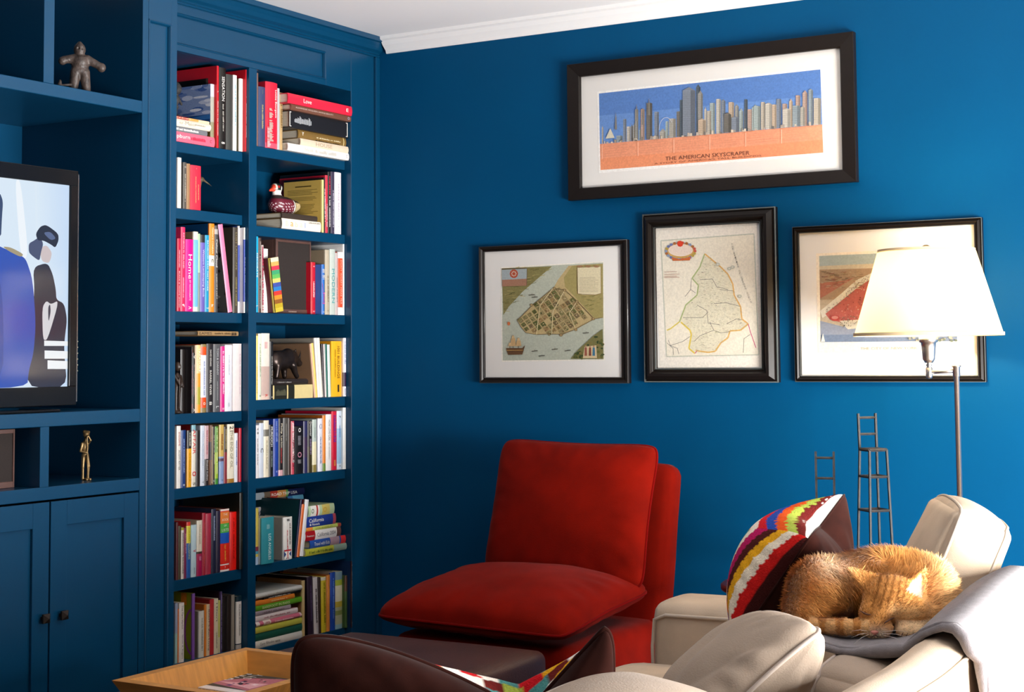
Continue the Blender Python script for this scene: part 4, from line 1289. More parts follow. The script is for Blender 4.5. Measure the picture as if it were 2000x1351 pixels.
# ---- 1: wide skyline poster
flat_prof = [(0, 0.002), (0, 0.028), (0.03, 0.030), (0.94, 0.026), (1, 0.022), (1, 0.003)]
r, ofs, P = picture('wide black framed poster of a long city skyline over an orange band', ((1107, 125), (1668, 65), (1675, 355), (1115, 392)), ((1134, 151.6), (1641, 92.7), (1648, 331), (1137, 368)), ((1170, 182.6), (1602, 135.5), (1608, 298), (1173, 332)), flat_prof)
A = Art((1080, 40, 3.2258))
A.poly([(278, 448), (1700, 294), (1718, 848), (290, 962)], 'fbf8f2')
A.poly([(290, 460), (1685, 308), (1697, 660), (296, 780)], '5f86c4')
A.poly([(293, 600), (1690, 470), (1697, 660), (296, 780)], '6f95cf')
A.poly([(296, 778), (1697, 655), (1703, 832), (300, 942)], 'f0a27e')
A.poly([(298, 870), (1701, 750), (1703, 832), (300, 942)], 'f09a70')
yb = lambda x: 777 - (x - 296) * 0.0874
for (x0, x1, yt) in ((308, 318, 672), (400, 440, 725), (443, 463, 620), (466, 490, 668), (492, 505, 665), (506, 520, 660), (543, 555, 690), (640, 668, 575), (672, 715, 700), (710, 728, 635), (732, 775, 618), (780, 808, 573),
                     (800, 835, 500), (903, 930, 418), (915, 945, 460), (955, 970, 560), (990, 1022, 520), (972, 998, 570), (1030, 1058, 495), (1062, 1088, 505), (1108, 1142, 515), (1148, 1172, 540), (1175, 1200, 570), (1205, 1215, 560),
                     (1208, 1228, 497), (1228, 1262, 560), (1255, 1300, 548), (1312, 1338, 515), (1340, 1380, 525), (1382, 1410, 530), (1410, 1440, 495), (1448, 1478, 525), (1490, 1512, 508), (1532, 1560, 472), (1575, 1605, 455), (1612, 1640, 438), (1645, 1690, 490),
                     (556, 580, 560), (592, 628, 520), (820, 900, 440), (918, 965, 628), (1080, 1125, 590), (1127, 1175, 612), (1268, 1310, 540), (1450, 1500, 562), (1512, 1560, 537), (1562, 1590, 548), (521, 541, 560)):
    base = R_.choice(['b9b4a8', 'a5a39c', 'c9bfae', '8f97a2', '9da9ae', 'c4a99a', 'b0bcb8', 'd2cbbd', '7f7a72', 'cfb9a0'])
    if (x0, x1) in ((800, 835), (1208, 1228), (903, 930)):
        base = '5f6a74'
    bt, bb = yt, yb((x0 + x1) / 2)
    xm = x0 + (x1 - x0) * 0.62
    A.poly([(x0, bt + 1), (xm, bt - 1), (xm, bb), (x0, bb)], base)
    A.poly([(xm, bt - 1), (x1, bt + 2), (x1, bb), (xm, bb)], hexmix(base, 0.78))
    if R_.random() < 0.45:
        A.poly([(x0 + 3, bt), (x1 - 3, bt), ((x0 + x1) / 2, bt - R_.uniform(6, 20))], hexmix(base, 0.9))
    for k in range(1, max(2, int((x1 - x0) / 5))):
        xx = x0 + k * (x1 - x0) / max(2, int((x1 - x0) / 5))
        A.line([(xx, bt + 8), (xx, bb - 4)], 0.9, hexmix(base, 0.62))
    for k in range(int((bb - bt) / 14)):
        A.line([(x0 + 1, bt + 10 + k * 14), (x1 - 1, bt + 10 + k * 14)], 0.7, hexmix(base, 0.7))
A.poly([(335, 745), (365, 680), (392, 740)], 'd8d2bc')
for (xs, y0, w) in ((400, 578, 7), (531, 525, 8), (609, 488, 8), (568, 548, 6)):
    A.poly([(xs - w, y0 + 110), (xs - w * .5, y0 + 40), (xs, y0), (xs + w * .5, y0 + 40), (xs + w, y0 + 110)], '8f8a80')
A.line([(672 + 45 - 45 * math.cos(t), 690 - 78 * math.sin(t)) for t in np.linspace(0, math.pi * .8, 12)], 3, 'c9ccd0')
for i in range(60):
    x = R_.uniform(300, 1690)
    A.rect(x, yb(x) - R_.uniform(4, 22), x + R_.uniform(6, 16), yb(x) + 2, R_.choice(['9a8f84', 'b7a898', '6f6a66', 'c7b8a4']))
for k in range(6):
    x = 320 + k * 226
    for j in range(5):
        A.line([(x + 8, yb(x) + 22 + j * 15), (x + R_.uniform(150, 205), yb(x + 190) + 22 + j * 15)], 1.2, 'd78a6a')
    A.line([(x - 6, yb(x) + 12), (x - 6, yb(x) + 100)], 3, 'f6c0a4')
A.build(r, ofs)
A.text('THE AMERICAN SKYSCRAPER', 710, 870, 1240, 833, 24, '7a4a3a', r, ofs)
A.text('A STORY OF AMERICA\'S TALL BUILDINGS', 640, 902, 1315, 850, 10, '9a5c46', r, ofs)

# ---- 2: old town map
thin_prof = [(0, 0.002), (0, 0.020), (0.12, 0.026), (0.45, 0.022), (0.7, 0.016), (0.9, 0.018), (1, 0.014), (1, 0.003)]
silver = mat('frame_silver_line', (0.18, 0.18, 0.18), 0.3, metal=0.8)
r, ofs, P = picture('small square black framed antique map of a harbour town with sailing ship', ((934.5, 484), (1223, 466), (1232, 748), (940, 748)), ((945.5, 493), (1210, 478), (1217, 737), (948, 737)), ((980, 521.6), (1178, 512), (1179, 701), (982, 704)), thin_prof, bead=[(0.05, 0.021, 0.0022, silver), (0.98, 0.015, 0.0018, silver)])
A = Art((920, 450, 4.3576))
A.poly([(252, 312), (1130, 262), (1140, 1105), (260, 1116)], 'f6f0e2')
A.poly([(262, 322), (1124, 272), (1130, 1095), (270, 1106)], 'bcc0ae')
A.poly([(262, 322), (690, 305), (590, 390), (440, 520), (320, 650), (275, 720)], '8a8252')
A.poly([(395, 762), (440, 722), (520, 640), (700, 492), (740, 420), (830, 300), (1122, 282), (1126, 742), (1050, 755), (890, 842), (780, 886), (670, 880), (560, 888), (470, 872), (430, 822)], 'c4ad7c')
A.poly([(860, 300), (1122, 282), (1126, 742), (1050, 745), (880, 560), (800, 480), (790, 400)], 'a89a62')
for k in range(150):
    x, y = R_.uniform(265, 680), R_.uniform(315, 700)
    if y < 700 - (x - 275) * 0.95:
        A.line([(x, y), (x + R_.uniform(15, 55), y - R_.uniform(-4, 10))], R_.uniform(2, 6), R_.choice(['6d6a3c', '9c945e', '7a6f44', 'b0a06a', '5f5c36']))
for k in range(60):
    x, y = R_.uniform(900, 1120), R_.uniform(500, 730)
    if y < 480 + (x - 820) * 0.9 + 60:
        A.line([(x, y), (min(1122, x + R_.uniform(15, 45)), y - R_.uniform(0, 14))], R_.uniform(2, 5), R_.choice(['7d7a46', '9c9460', 'b7a56c']))
ct = [(395, 762), (440, 722), (520, 640), (700, 492), (790, 505), (905, 600), (1045, 745), (890, 838), (780, 880), (560, 882), (470, 866), (430, 822)]


def inside(x, y, pg):
    c = False
    for i in range(len(pg)):
        (x0, y0), (x1, y1) = pg[i], pg[i - 1]
        if (y0 > y) != (y1 > y) and x < (x1 - x0) * (y - y0) / (y1 - y0) + x0:
            c = not c
    return c


ca, sa = math.cos(math.radians(38)), math.sin(math.radians(38))
for i in range(-9, 10):
    for j in range(-7, 8):
        if (i * 7 + j * 3) % 11 == 0:
            continue
        cx, cy = 710 + (i * 50) * ca + (j * 46) * sa * .9, 690 - (i * 50) * sa * .8 + (j * 46) * ca
        if not (inside(cx, cy, ct) and inside(cx - 20, cy, ct) and inside(cx + 20, cy, ct)):
            continue
        col = R_.choice(['8b8256', '6f6f42', '9a8a60', '7c6a4a', '5f6338', 'a08458'])
        u, v = R_.uniform(17, 22), R_.uniform(16, 20)
        A.poly([(cx + a * u * ca + b * v * sa, cy - a * u * sa * .8 + b * v * ca) for a, b in ((-1, -1), (1, -1), (1, 1), (-1, 1))], col)
        for q in range(5):
            a, b = R_.uniform(-.8, .6), R_.uniform(-.8, .6)
            x, y = cx + a * u * ca + b * v * sa, cy - a * u * sa * .8 + b * v * ca
            A.rect(x, y, x + R_.uniform(5, 10), y + R_.uniform(4, 8), R_.choice(['4a4a2c', 'b49a74', '8a5a44', '3f4a2a', 'c9b48c']))
A.line([(395, 762), (440, 722), (520, 640), (700, 492), (800, 505), (905, 600), (1050, 750)], 5, '6f5c40')
A.line([(395, 762), (430, 822), (470, 870), (560, 886), (670, 880), (780, 884), (890, 840), (1050, 754), (1122, 740)], 4, '7a6344')
A.line([(700, 492), (590, 640), (560, 885)], 7, 'dccb9c')
A.line([(800, 510), (700, 690), (690, 880)], 7, 'dccb9c')
A.line([(905, 605), (840, 700), (890, 838)], 6, 'dccb9c')
for (x, y) in ((518, 633), (712, 492), (800, 508), (905, 603), (1045, 752), (770, 890), (895, 845)):
    A.blob(x, y, 14, 12, '8a734e')
    A.blob(x, y, 8, 7, 'b79f70')
A.poly([(266, 335), (480, 325), (478, 470), (268, 470)], 'aab4b4')
A.poly([(268, 420), (480, 410), (478, 470), (268, 476)], 'a87c64')
A.blob(368, 368, 36, 38, 'b8553a')
for k in range(8):
    A.blob(368 + 18 * math.cos(k * .785), 368 + 18 * math.sin(k * .785), 6, 6, 'd9c4b0', 6)
A.line([(264, 330), (480, 320), (478, 470)], 4, '6f5a4a')
A.poly([(908, 318), (1108, 308), (1110, 535), (1060, 548), (960, 546), (912, 538)], 'e2d6b2')
A.line([(908, 318), (912, 538), (1060, 548), (1110, 535), (1108, 308)], 3, '8a6a4a')
for x in (930, 1000, 1070):
    A.blob(x, 306, 26, 10, 'a8805c')
for k in range(11):
    A.line([(925, 402 + k * 12), (1090 - R_.uniform(0, 30), 398 + k * 12)], 3, 'b8a888')
A.poly([(852, 1092), (920, 1010), (1040, 900), (1124, 838), (1130, 1092)], '7f7a4c')
for k in range(60):
    x = R_.uniform(880, 1125)
    y = R_.uniform(1085 - (x - 850) * .85, 1088)
    if 950 < x < 1075 and y > 985:
        continue
    A.blob(x, y, R_.uniform(8, 20), R_.uniform(7, 15), R_.choice(['4f5a34', '6a6a3a', '3c4a2c', '8a7a4a']), 7)
A.poly([(955, 1085), (970, 990), (1070, 975), (1075, 1085)], 'd9c29a')
for x, c in ((980, '9a5a4a'), (1016, '8a4a3a'), (1048, '4a7a94')):
    A.poly([(x - 11, 1066), (x - 9, 1000), (x, 990), (x + 9, 1000), (x + 11, 1066)], c)
    A.blob(x, 984, 7, 8, 'b48a6a', 7)
A.poly([(302, 1000), (440, 1000), (465, 975), (440, 1055), (320, 1058)], '6a4c34')
A.line([(305, 1020), (445, 1018)], 5, 'c49a5a')
for x, y0 in ((362, 890), (408, 910), (335, 950)):
    A.line([(x, 1000), (x, y0)], 4, '4a3624')
    A.poly([(x - 22, 985), (x - 16, y0 + 30), (x + 16, y0 + 24), (x + 24, 982)], 'cba878')
    A.poly([(x - 12, y0 + 28), (x - 8, y0 + 4), (x + 8, y0 + 4), (x + 12, y0 + 26)], 'd6b888')
A.blob(325, 792, 13, 17, 'd87a4a', 7)
for x, y in ((545, 1025), (606, 1066), (716, 1010), (826, 1022), (982, 872), (520, 548), (545, 568)):
    A.line([(x - 26, y + 3), (x + 26, y - 3)], 6, '5a5248')
    A.line([(x, y), (x + 3, y - 14)], 2, '5a5248')
A.build(r, ofs)
A.text('NEW YORK', 922, 352, 1092, 346, 32, '6a4434', r, ofs)
A.text('IN THE YEAR 1650', 930, 384, 1085, 378, 10, '8a6a54', r, ofs)

# ---- 3: county map in a broad moulded frame
broad = [(0, 0.002), (0, 0.020), (0.10, 0.024), (0.16, 0.022), (0.20, 0.028), (0.45, 0.040), (0.62, 0.040), (0.74, 0.030), (0.80, 0.026), (0.86, 0.028), (0.92, 0.022), (1, 0.018), (1, 0.003)]
greyline = mat('frame_grey_edge', (0.10, 0.115, 0.11), 0.35)
r, ofs, P = picture('tall black framed county map in a broad moulded frame between two pictures', ((1250, 421), (1511, 402), (1526, 745), (1266, 748)), ((1277, 447), (1481, 434), (1492, 717), (1287, 720)), ((1290, 470), (1472, 456), (1482, 693), (1302, 697)), broad, bead=[(0.04, 0.022, 0.004, greyline), (0.95, 0.021, 0.0022, greyline)])
A = Art((1230, 390, 3.6516))
A.poly([(176, 208), (908, 160), (955, 1190), (216, 1200)], 'ece4d6')
A.poly([(222, 292), (886, 243), (920, 1105), (262, 1118)], 'e9e0cc')
for a, b in (((222, 292), (886, 243)), ((886, 243), (920, 1105)), ((920, 1105), (262, 1118)), ((262, 1118), (222, 292))):
    A.line([a, b], 7, '9aa496')
    A.line([a, b], 3, 'd9d4c0')
cty = [(535, 385), (500, 480), (445, 560), (490, 610), (480, 680), (400, 750), (350, 870), (290, 920), (275, 1000), (300, 900), (365, 875), (430, 930), (440, 960), (425, 1060), (465, 1095), (560, 1090), (610, 1080), (650, 1020), (700, 985), (715, 935), (790, 930), (845, 885), (800, 850), (790, 760), (745, 680), (735, 600), (700, 530), (650, 480), (590, 430)]
A.poly([(535, 385), (500, 480), (445, 560), (490, 610), (480, 680), (400, 750), (350, 870), (430, 930), (425, 1060), (465, 1095), (560, 1090), (610, 1080), (650, 1020), (715, 935), (790, 930), (845, 885), (800, 850), (790, 760), (745, 680), (735, 600), (700, 530), (650, 480), (590, 430)], 'ded6bc')
A.line([(535, 385), (500, 480), (445, 560), (490, 610), (480, 680), (400, 750), (355, 870)], 9, 'a8b47c')
A.line([(535, 385), (590, 430), (650, 480), (700, 530), (735, 600), (745, 680), (790, 760), (800, 850), (845, 885)], 10, 'e0b06a')
A.line([(355, 870), (290, 920), (265, 930)], 9, 'd8c460')
A.line([(365, 872), (430, 930), (440, 960), (422, 1060), (465, 1095)], 11, 'dcc25a')
A.line([(470, 1075), (560, 1088), (610, 1080), (650, 1020), (700, 985), (715, 935), (790, 930), (845, 885)], 11, 'd8b06c')
A.line([(845, 885), (860, 940), (900, 1055)], 5, 'c84a7a')
A.line([(465, 1095), (480, 1078)], 5, 'c84a7a')
for pts in ([(500, 570), (590, 565), (620, 620), (700, 640)], [(480, 750), (550, 790), (560, 880), (640, 890)], [(380, 840), (520, 840), (560, 800)], [(600, 740), (690, 735), (790, 760)], [(570, 870), (600, 930), (500, 970), (460, 1010)], [(600, 930), (650, 950), (715, 940)], [(640, 640), (740, 650)], [(690, 885), (760, 850), (800, 855)], [(275, 1000), (290, 1040), (340, 1060), (350, 1100)], [(290, 1040), (380, 1010), (430, 975)], [(440, 560), (435, 640), (395, 690)], [(435, 640), (470, 665)], [(810, 1090), (815, 990), (860, 960)], [(265, 1020), (310, 1060), (312, 1105)]):
    A.line(pts, 3, '6f6a66')
for k in range(700):
    x, y = R_.uniform(360, 840), R_.uniform(400, 1090)
    if inside(x, y, cty):
        A.line([(x, y), (x + R_.uniform(4, 16), y + R_.uniform(-4, 4))], R_.uniform(1, 2.4), R_.choice(['a39c8c', '8f8a80', 'b4aa90', 'a8ac84', 'b09488']))
for k in range(34):
    A.line([(R_.uniform(250, 420), R_.uniform(560, 1090)), ][:1] * 2, 2, '9a948a')
for (x, y) in ((630, 460), (735, 480), (712, 492), (786, 688)):
    A.blob(x, y, 16, 12, 'b8b8a8', 8)
    A.blob(x, y, 9, 6, 'dcd6c4', 8)
A.blob(365, 365, 105, 62, '8a7a8a', 20)
A.blob(365, 365, 96, 54, 'c9a05a', 20)
A.blob(365, 360, 88, 44, 'e6d3c4', 20)
for k in range(22):
    t = k * 2 * math.pi / 22
    A.blob(365 + 103 * math.cos(t), 366 + 60 * math.sin(t), 11, 10, R_.choice(['6a78a8', 'b8a04a', 'c85a4a', '8a9ab8', 'a8683a']), 7)
A.blob(362, 314, 22, 22, 'd8452e', 9)
A.poly([(300, 410), (365, 425), (440, 405), (430, 432), (310, 436)], 'c86a3a')
for k, y in enumerate((516, 534, 548, 556)):
    A.line([(250, y), (340 + (k % 2) * 18, y - 4)], 3, 'c09a8a')
A.build(r, ofs)
A.text('NORTHUMBERLAND', 288, 358, 442, 350, 16, 'a88878', r, ofs)
for i, ch in enumerate('THE BRITISH or GERMAN OCEAN'):
    t = i / 26
    x, y = 730 + 100 * t + 36 * t * t, 318 + 410 * t
    if ch != ' ':
        A.text(ch, x - 5, y, x + 5, y, 13, '8d877c', r, ofs)

# ---- 4: bird's-eye city print behind the lamp
bfr = [(0, 0.002), (0, 0.018), (0.08, 0.022), (0.2, 0.018), (0.5, 0.026), (0.8, 0.020), (0.88, 0.022), (1, 0.016), (1, 0.003)]
r, ofs, P = picture('black framed bird\'s-eye city print with white mat behind the lamp shade', ((1546.5, 443), (1919, 425), (1924.5, 745.5), (1554.5, 745.5)), ((1560, 454.5), (1904, 439.5), (1909, 733), (1566, 734)), ((1601, 499), (1868, 487), (1870, 667), (1603, 668)), bfr, bead=[(0.05, 0.019, 0.0022, greyline), (0.96, 0.017, 0.0018, greyline)])
A = Art((1530, 410, 3.6516))
A.poly([(234, 310), (1245, 265), (1250, 1010), (246, 1018)], 'f6ead6')
A.poly([(256, 328), (1235, 285), (1240, 935), (266, 942)], 'b9ab94')
A.poly([(256, 328), (1235, 285), (1236, 385), (258, 412)], 'a9b6b4')
A.poly([(258, 400), (700, 380), (1236, 372), (1236, 400), (258, 425)], 'cabfa6')
A.poly([(258, 425), (1236, 400), (1238, 620), (262, 640)], 'a88f74')
A.poly([(262, 520), (430, 505), (510, 480), (300, 610), (263, 630)], 'b07460')
A.poly([(650, 440), (700, 440), (560, 560), (400, 690), (280, 770), (262, 720), (420, 590), (520, 500)], 'd6d2c2')
A.poly([(700, 440), (1236, 420), (1239, 800), (520, 830), (330, 780), (300, 740), (520, 560)], 'b5635a')
A.poly([(262, 790), (420, 830), (1240, 800), (1240, 935), (266, 942)], '8d95a4')
A.poly([(266, 890), (1240, 880), (1240, 935), (266, 942)], '75849a')
A.poly([(400, 790), (560, 780), (640, 830), (460, 850)], 'd2cbb6')
for k in range(420):
    x, y = R_.uniform(320, 1230), R_.uniform(440, 790)
    if y > 770 - (x - 320) * .95 and y > 450:
        A.rect(x, y, x + R_.uniform(4, 12), y + R_.uniform(3, 8), R_.choice(['c9837a', '9a4a44', 'd29a8a', '8a5a50', 'c2b0a0', '7a3f3a']))
for k in range(90):
    x = R_.uniform(270, 560)
    y = R_.uniform(440, 560)
    A.line([(x, y), (x + R_.uniform(10, 40), y - R_.uniform(0, 5))], R_.uniform(2, 5), R_.choice(['8f7a60', '9a6a5a', 'bba88c', '7d6c58']))
for k in range(50):
    t = R_.random()
    x, y = 290 + 360 * t + R_.uniform(-20, 20), 740 - 290 * t + R_.uniform(-15, 15)
    A.line([(x, y), (x + 8, y - 2)], 3, '6f6a64')
    A.line([(x + 4, y), (x + 4, y - 9)], 1.5, '7d7870')
for k in range(90):
    x, y = R_.uniform(400, 620), R_.uniform(750, 830)
    A.rect(x, y, x + 4, y + R_.uniform(4, 10), R_.choice(['5a5a4a', '7a6a5a', 'b8a898']))
A.blob(370, 770, 34, 22, 'b04a44', 14)
A.blob(370, 766, 24, 12, 'c9887c', 14)
for k in range(30):
    x, y = R_.uniform(880, 1235), R_.uniform(890, 935)
    A.blob(x, y, 12, 8, R_.choice(['9a9a8a', '6f7a6a', 'b0a898']), 7)
A.poly([(270, 940), (285, 880), (300, 938)], 'e6e0d2')
A.build(r, ofs)
A.text('THE CITY OF NEW YORK', 552, 988, 958, 984, 17, 'a89a8a', r, ofs)

# ================================================================== television in the niche
XS = 0.10
TV = thing('television', 'flat black television showing a figure in a hat inside the blue cabinet', 'television', (XS, -2.235, 1.171))
to = Vector(TV.location)
ty0, ty1, tz0, tz1 = -2.755, -1.722, 1.186, 1.905
sy0, sy1, sz0, sz1 = -2.720, -1.752, 1.243, 1.858


def tvb(name, lo, hi, m, bevel=0.0, parent=TV):
    return box(name, Vector(lo) - to, Vector(hi) - to, parent, m, bevel, 2)


tvb('housing', (XS - 0.075, ty0, tz0), (XS - 0.006, ty1, tz1), M_TVBLACK, 0.008)
tvb('bezel', (XS - 0.006, ty0, sz1), (XS + 0.004, ty1, tz1), M_TVBLACK, 0.002)
tvb('bezel', (XS - 0.006, ty0, tz0), (XS + 0.004, ty1, sz0), M_TVBLACK, 0.002)
tvb('bezel', (XS - 0.006, sy1, sz0), (XS + 0.004, ty1, sz1), M_TVBLACK, 0.002)
tvb('bezel', (XS - 0.006, ty0, sz0), (XS + 0.004, sy0, sz1), M_TVBLACK, 0.002)
tvb('edge_strip', (XS - 0.02, ty1, tz0 + .01), (XS + 0.003, ty1 + 0.004, tz1 - .01), M_CHROMESTRIP)
tvb('stand_neck', (XS - 0.055, -2.30, 1.178), (XS - 0.02, -2.17, 1.20), M_TVBLACK)
tvb('stand_foot', (XS - 0.13, -2.55, 1.171), (XS + 0.085, -1.86, 1.1785), M_TVBLACK, 0.003)
M_SCREEN = bpy.data.materials.new('lit_screen')
M_SCREEN.use_nodes = True
nt = M_SCREEN.node_tree
an = nt.nodes.new('ShaderNodeAttribute')
an.attribute_name = 'Col'
bs = nt.nodes['Principled BSDF']
bs.inputs['Base Color'].default_value = (0.01, 0.01, 0.012, 1)
bs.inputs['Roughness'].default_value = 0.08
nt.links.new(an.outputs['Color'], bs.inputs['Emission Color'])
bs.inputs['Emission Strength'].default_value = 0.95
S = []


def sp(x, y):
    p = onX(x / 2.598, 300 + y / 2.598, XS)
    return (p.y - to.y, p.z - to.z)


def spoly(pts, c, it=2):
    for _ in range(it):      # soften the outline
        q = []
        for (a, b) in zip(pts, pts[1:] + pts[:1]):
            q += [(a[0] * .8 + b[0] * .2, a[1] * .8 + b[1] * .2), (a[0] * .2 + b[0] * .8, a[1] * .2 + b[1] * .8)]
        pts = q
    S.append(([sp(*q) for q in pts], c))


S.append(([(sy0 - to.y, sz0 - to.z), (sy1 - to.y, sz0 - to.z), (sy1 - to.y, sz1 - to.z), (sy0 - to.y, sz1 - to.z)], 'dcebf8'))
for k in range(14):
    spoly([(180 + k * 12, 120), (372, 130), (372, 1200), (210 + k * 11, 1200)], '%02x%02x%02x' % (int(222 - k * 1.6), int(236 - k), 248), 0)
spoly([(80, 130), (110, 135), (150, 520), (110, 540)], 'f2f8fd')
# dark figure with hat
spoly([(172, 575), (245, 552), (272, 610), (288, 690), (290, 740), (330, 760), (345, 840), (332, 945), (330, 1000), (345, 1190), (130, 1190), (160, 900), (180, 700)], '2a2b3c')
spoly([(205, 480), (240, 462), (268, 500), (262, 535), (250, 556), (215, 545)], 'd2c4c4')
spoly([(178, 440), (205, 420), (225, 455), (212, 500), (205, 545), (170, 520), (150, 500), (150, 455)], '4a5270')
spoly([(185, 405), (210, 368), (240, 360), (300, 405), (302, 440), (285, 478), (265, 462), (225, 440), (195, 440)], '232838')
spoly([(222, 400), (260, 395), (290, 430), (262, 440)], '5a6a90')
spoly([(218, 780), (240, 745), (262, 765), (305, 742), (245, 945), (222, 945)], 'd8d8dc')
spoly([(248, 780), (258, 760), (262, 800), (250, 860)], '3a3c4a')
# blue uniform shoulder in front, left
spoly([(-400, 430), (-60, 430), (0, 470), (120, 520), (140, 545), (170, 640), (186, 860), (175, 1010), (150, 1100), (142, 1190), (-400, 1190)], '2f52b4')
spoly([(-400, 600), (0, 600), (22, 800), (20, 1190), (-400, 1190)], '2747a0')
spoly([(15, 470), (60, 475), (125, 510), (110, 525), (50, 495)], 'a89a78')
spoly([(-300, 200), (0, 190), (20, 240), (14, 320), (8, 450), (-300, 450)], '3a4a6c')
# reflections on the glass, painted as bright shapes low on the picture
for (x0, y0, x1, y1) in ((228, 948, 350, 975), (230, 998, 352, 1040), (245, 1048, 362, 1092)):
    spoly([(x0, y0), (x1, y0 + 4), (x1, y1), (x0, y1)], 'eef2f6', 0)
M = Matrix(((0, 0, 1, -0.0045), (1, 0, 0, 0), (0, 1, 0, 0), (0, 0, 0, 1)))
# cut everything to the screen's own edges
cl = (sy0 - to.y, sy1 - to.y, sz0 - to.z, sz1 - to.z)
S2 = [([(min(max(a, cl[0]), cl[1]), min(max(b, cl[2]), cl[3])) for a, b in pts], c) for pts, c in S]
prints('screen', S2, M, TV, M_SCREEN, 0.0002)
bm = bmesh.new()
for k in range(6):
    bmesh.ops.create_icosphere(bm, subdivisions=1, radius=0.0022, matrix=Matrix.Translation((0.002, ty1 - to.y + 0.005, 1.38 - to.z - k * 0.018)))
bm_obj('side_button', bm, TV, mat('button_grey', (0.4, 0.38, 0.25), 0.4))['kind'] = 'stuff'

# ================================================================== cushions
def axes(o, x, y):
    """frame with origin o, local x along x, local y as near y as possible"""
    x = Vector(x).normalized()
    y = Vector(y)
    y = (y - x * y.dot(x)).normalized()
    z = x.cross(y)
    return Matrix(((x.x, y.x, z.x, o[0]), (x.y, y.y, z.y, o[1]), (x.z, y.z, z.z, o[2]), (0, 0, 0, 1)))


def vnoise(P, s, seed):
    """cheap smooth noise from a few sines"""
    r = np.random.default_rng(seed)
    v = np.zeros(len(P))
    for k in range(7):
        d = r.normal(size=3)
        d /= np.linalg.norm(d)
        v += np.sin(P @ d * s * (0.7 + 0.35 * k) * 6.28 + r.uniform(0, 6.28)) / (1 + 0.4 * k)
    return v / 3


def pillow(root, W, H, T0, T1, M, mf, mb, mp, pin=0.06, p=0.55, n=40, deform=None, wr=0.004, seed=1, colour=None, pr=0.004, names=('front', 'back')):
    """knife-edge cushion: front sheet bulging T0 along +z, back sheet T1 along -z, piping on the seam"""
    Mi = root.matrix_world.inverted() if False else Matrix.Translation(-Vector(root.location))
    L = np.linspace(-1, 1, n + 1)
    # denser sampling towards the seam
    L = np.sign(L) * (1 - (1 - np.abs(L)) ** 1.35)
    U, V_ = np.meshgrid(L, L, indexing='ij')
    u, v = U.ravel(), V_.ravel()

    def place(u, v, side):
        x = W / 2 * u * (1 - pin * (1 - v * v))
        y = H / 2 * v * (1 - pin * (1 - u * u))
        cr = 1 - 0.07 * (np.abs(u) ** 7) * (np.abs(v) ** 7)      # softened corners
        x, y = x * cr, y * cr
        t = ((1 - u ** 2).clip(0) * (1 - v ** 2).clip(0)) ** p
        z = np.where(side > 0, T0 * t, -T1 * t)
        P = np.stack([x, y, z], 1)
        if wr:
            edge = np.clip(1 - np.maximum(np.abs(u), np.abs(v)), 0, 1)
            P[:, 2] += side * wr * vnoise(P, 3.2, seed) * np.clip(edge * 8, 0, 1)
            P[:, 2] += side * wr * 0.8 * np.sin(np.arctan2(v, u) * 22 + seed) * np.clip(edge * 7, 0, 1) * np.clip(1 - edge * 2.4, 0, 1)
        if deform:
            P = deform(P, u, v, side)
        return P

    def world(P):
        R = np.array(M.to_3x3())
        return P @ R.T + np.array(M.translation) - np.array(root.location)

    Fq = []
    for i in range(n):
        for j in range(n):
            a = i * (n + 1) + j
            Fq.append((a, a + n + 1, a + n + 2, a + 1))
    one = np.ones(len(u))
    for side, nm, mm in ((1, names[0], mf), (-1, names[1], mb)):
        P = world(place(u, v, one * side))
        F_ = Fq if side > 0 else [f[::-1] for f in Fq]
        vc = None
        if colour is not None and side > 0:
            # finer skin for the coloured bands
            vc = colour(u, v)
        mesh_obj(nm, P, F_, root, mm, True, vcols=vc)
    if mp:
        q = []
        m = 48
        for k in range(m):
            q.append((-1 + 2 * k / m, -1))
        for k in range(m):
            q.append((1, -1 + 2 * k / m))
        for k in range(m):
            q.append((1 - 2 * k / m, 1))
        for k in range(m):
            q.append((-1, 1 - 2 * k / m))
        q = np.array(q)
        P = world(place(q[:, 0], q[:, 1], np.ones(len(q))))
        tube('piping', [Vector(v_) for v_ in P], pr, root, mp, 8, True)


def puffmap(Q, lo, hi, r, puff, wr, seed, deform):
    """points on the unit cube's skin -> soft rounded, slightly swollen box"""
    c, h = (lo + hi) / 2, (hi - lo) / 2
    inner = np.maximum(h - r, 0.001)
    P = Q * h
    core = np.clip(P, -inner, inner)
    d = P - core
    ln = np.linalg.norm(d, axis=1, keepdims=True)
    rr = np.minimum(r, h.min())
    P = np.where(ln > 1e-9, core + d / np.maximum(ln, 1e-9) * np.minimum(ln, rr), P)
    for ax in range(3):
        o1, o2 = [(1, 2), (2, 0), (0, 1)][ax]
        w = (1 - Q[:, o1] ** 2).clip(0) ** 0.8 * (1 - Q[:, o2] ** 2).clip(0) ** 0.8
        P[:, ax] += np.sign(Q[:, ax]) * (np.abs(Q[:, ax]) ** 6) * puff * w
    P = P + c
    if wr:
        nrm = Q / np.linalg.norm(Q, axis=1, keepdims=True)
        P = P + nrm * (wr * vnoise(P, 2.0, seed))[:, None]
    if deform:
        P = deform(P, Q)
    return P


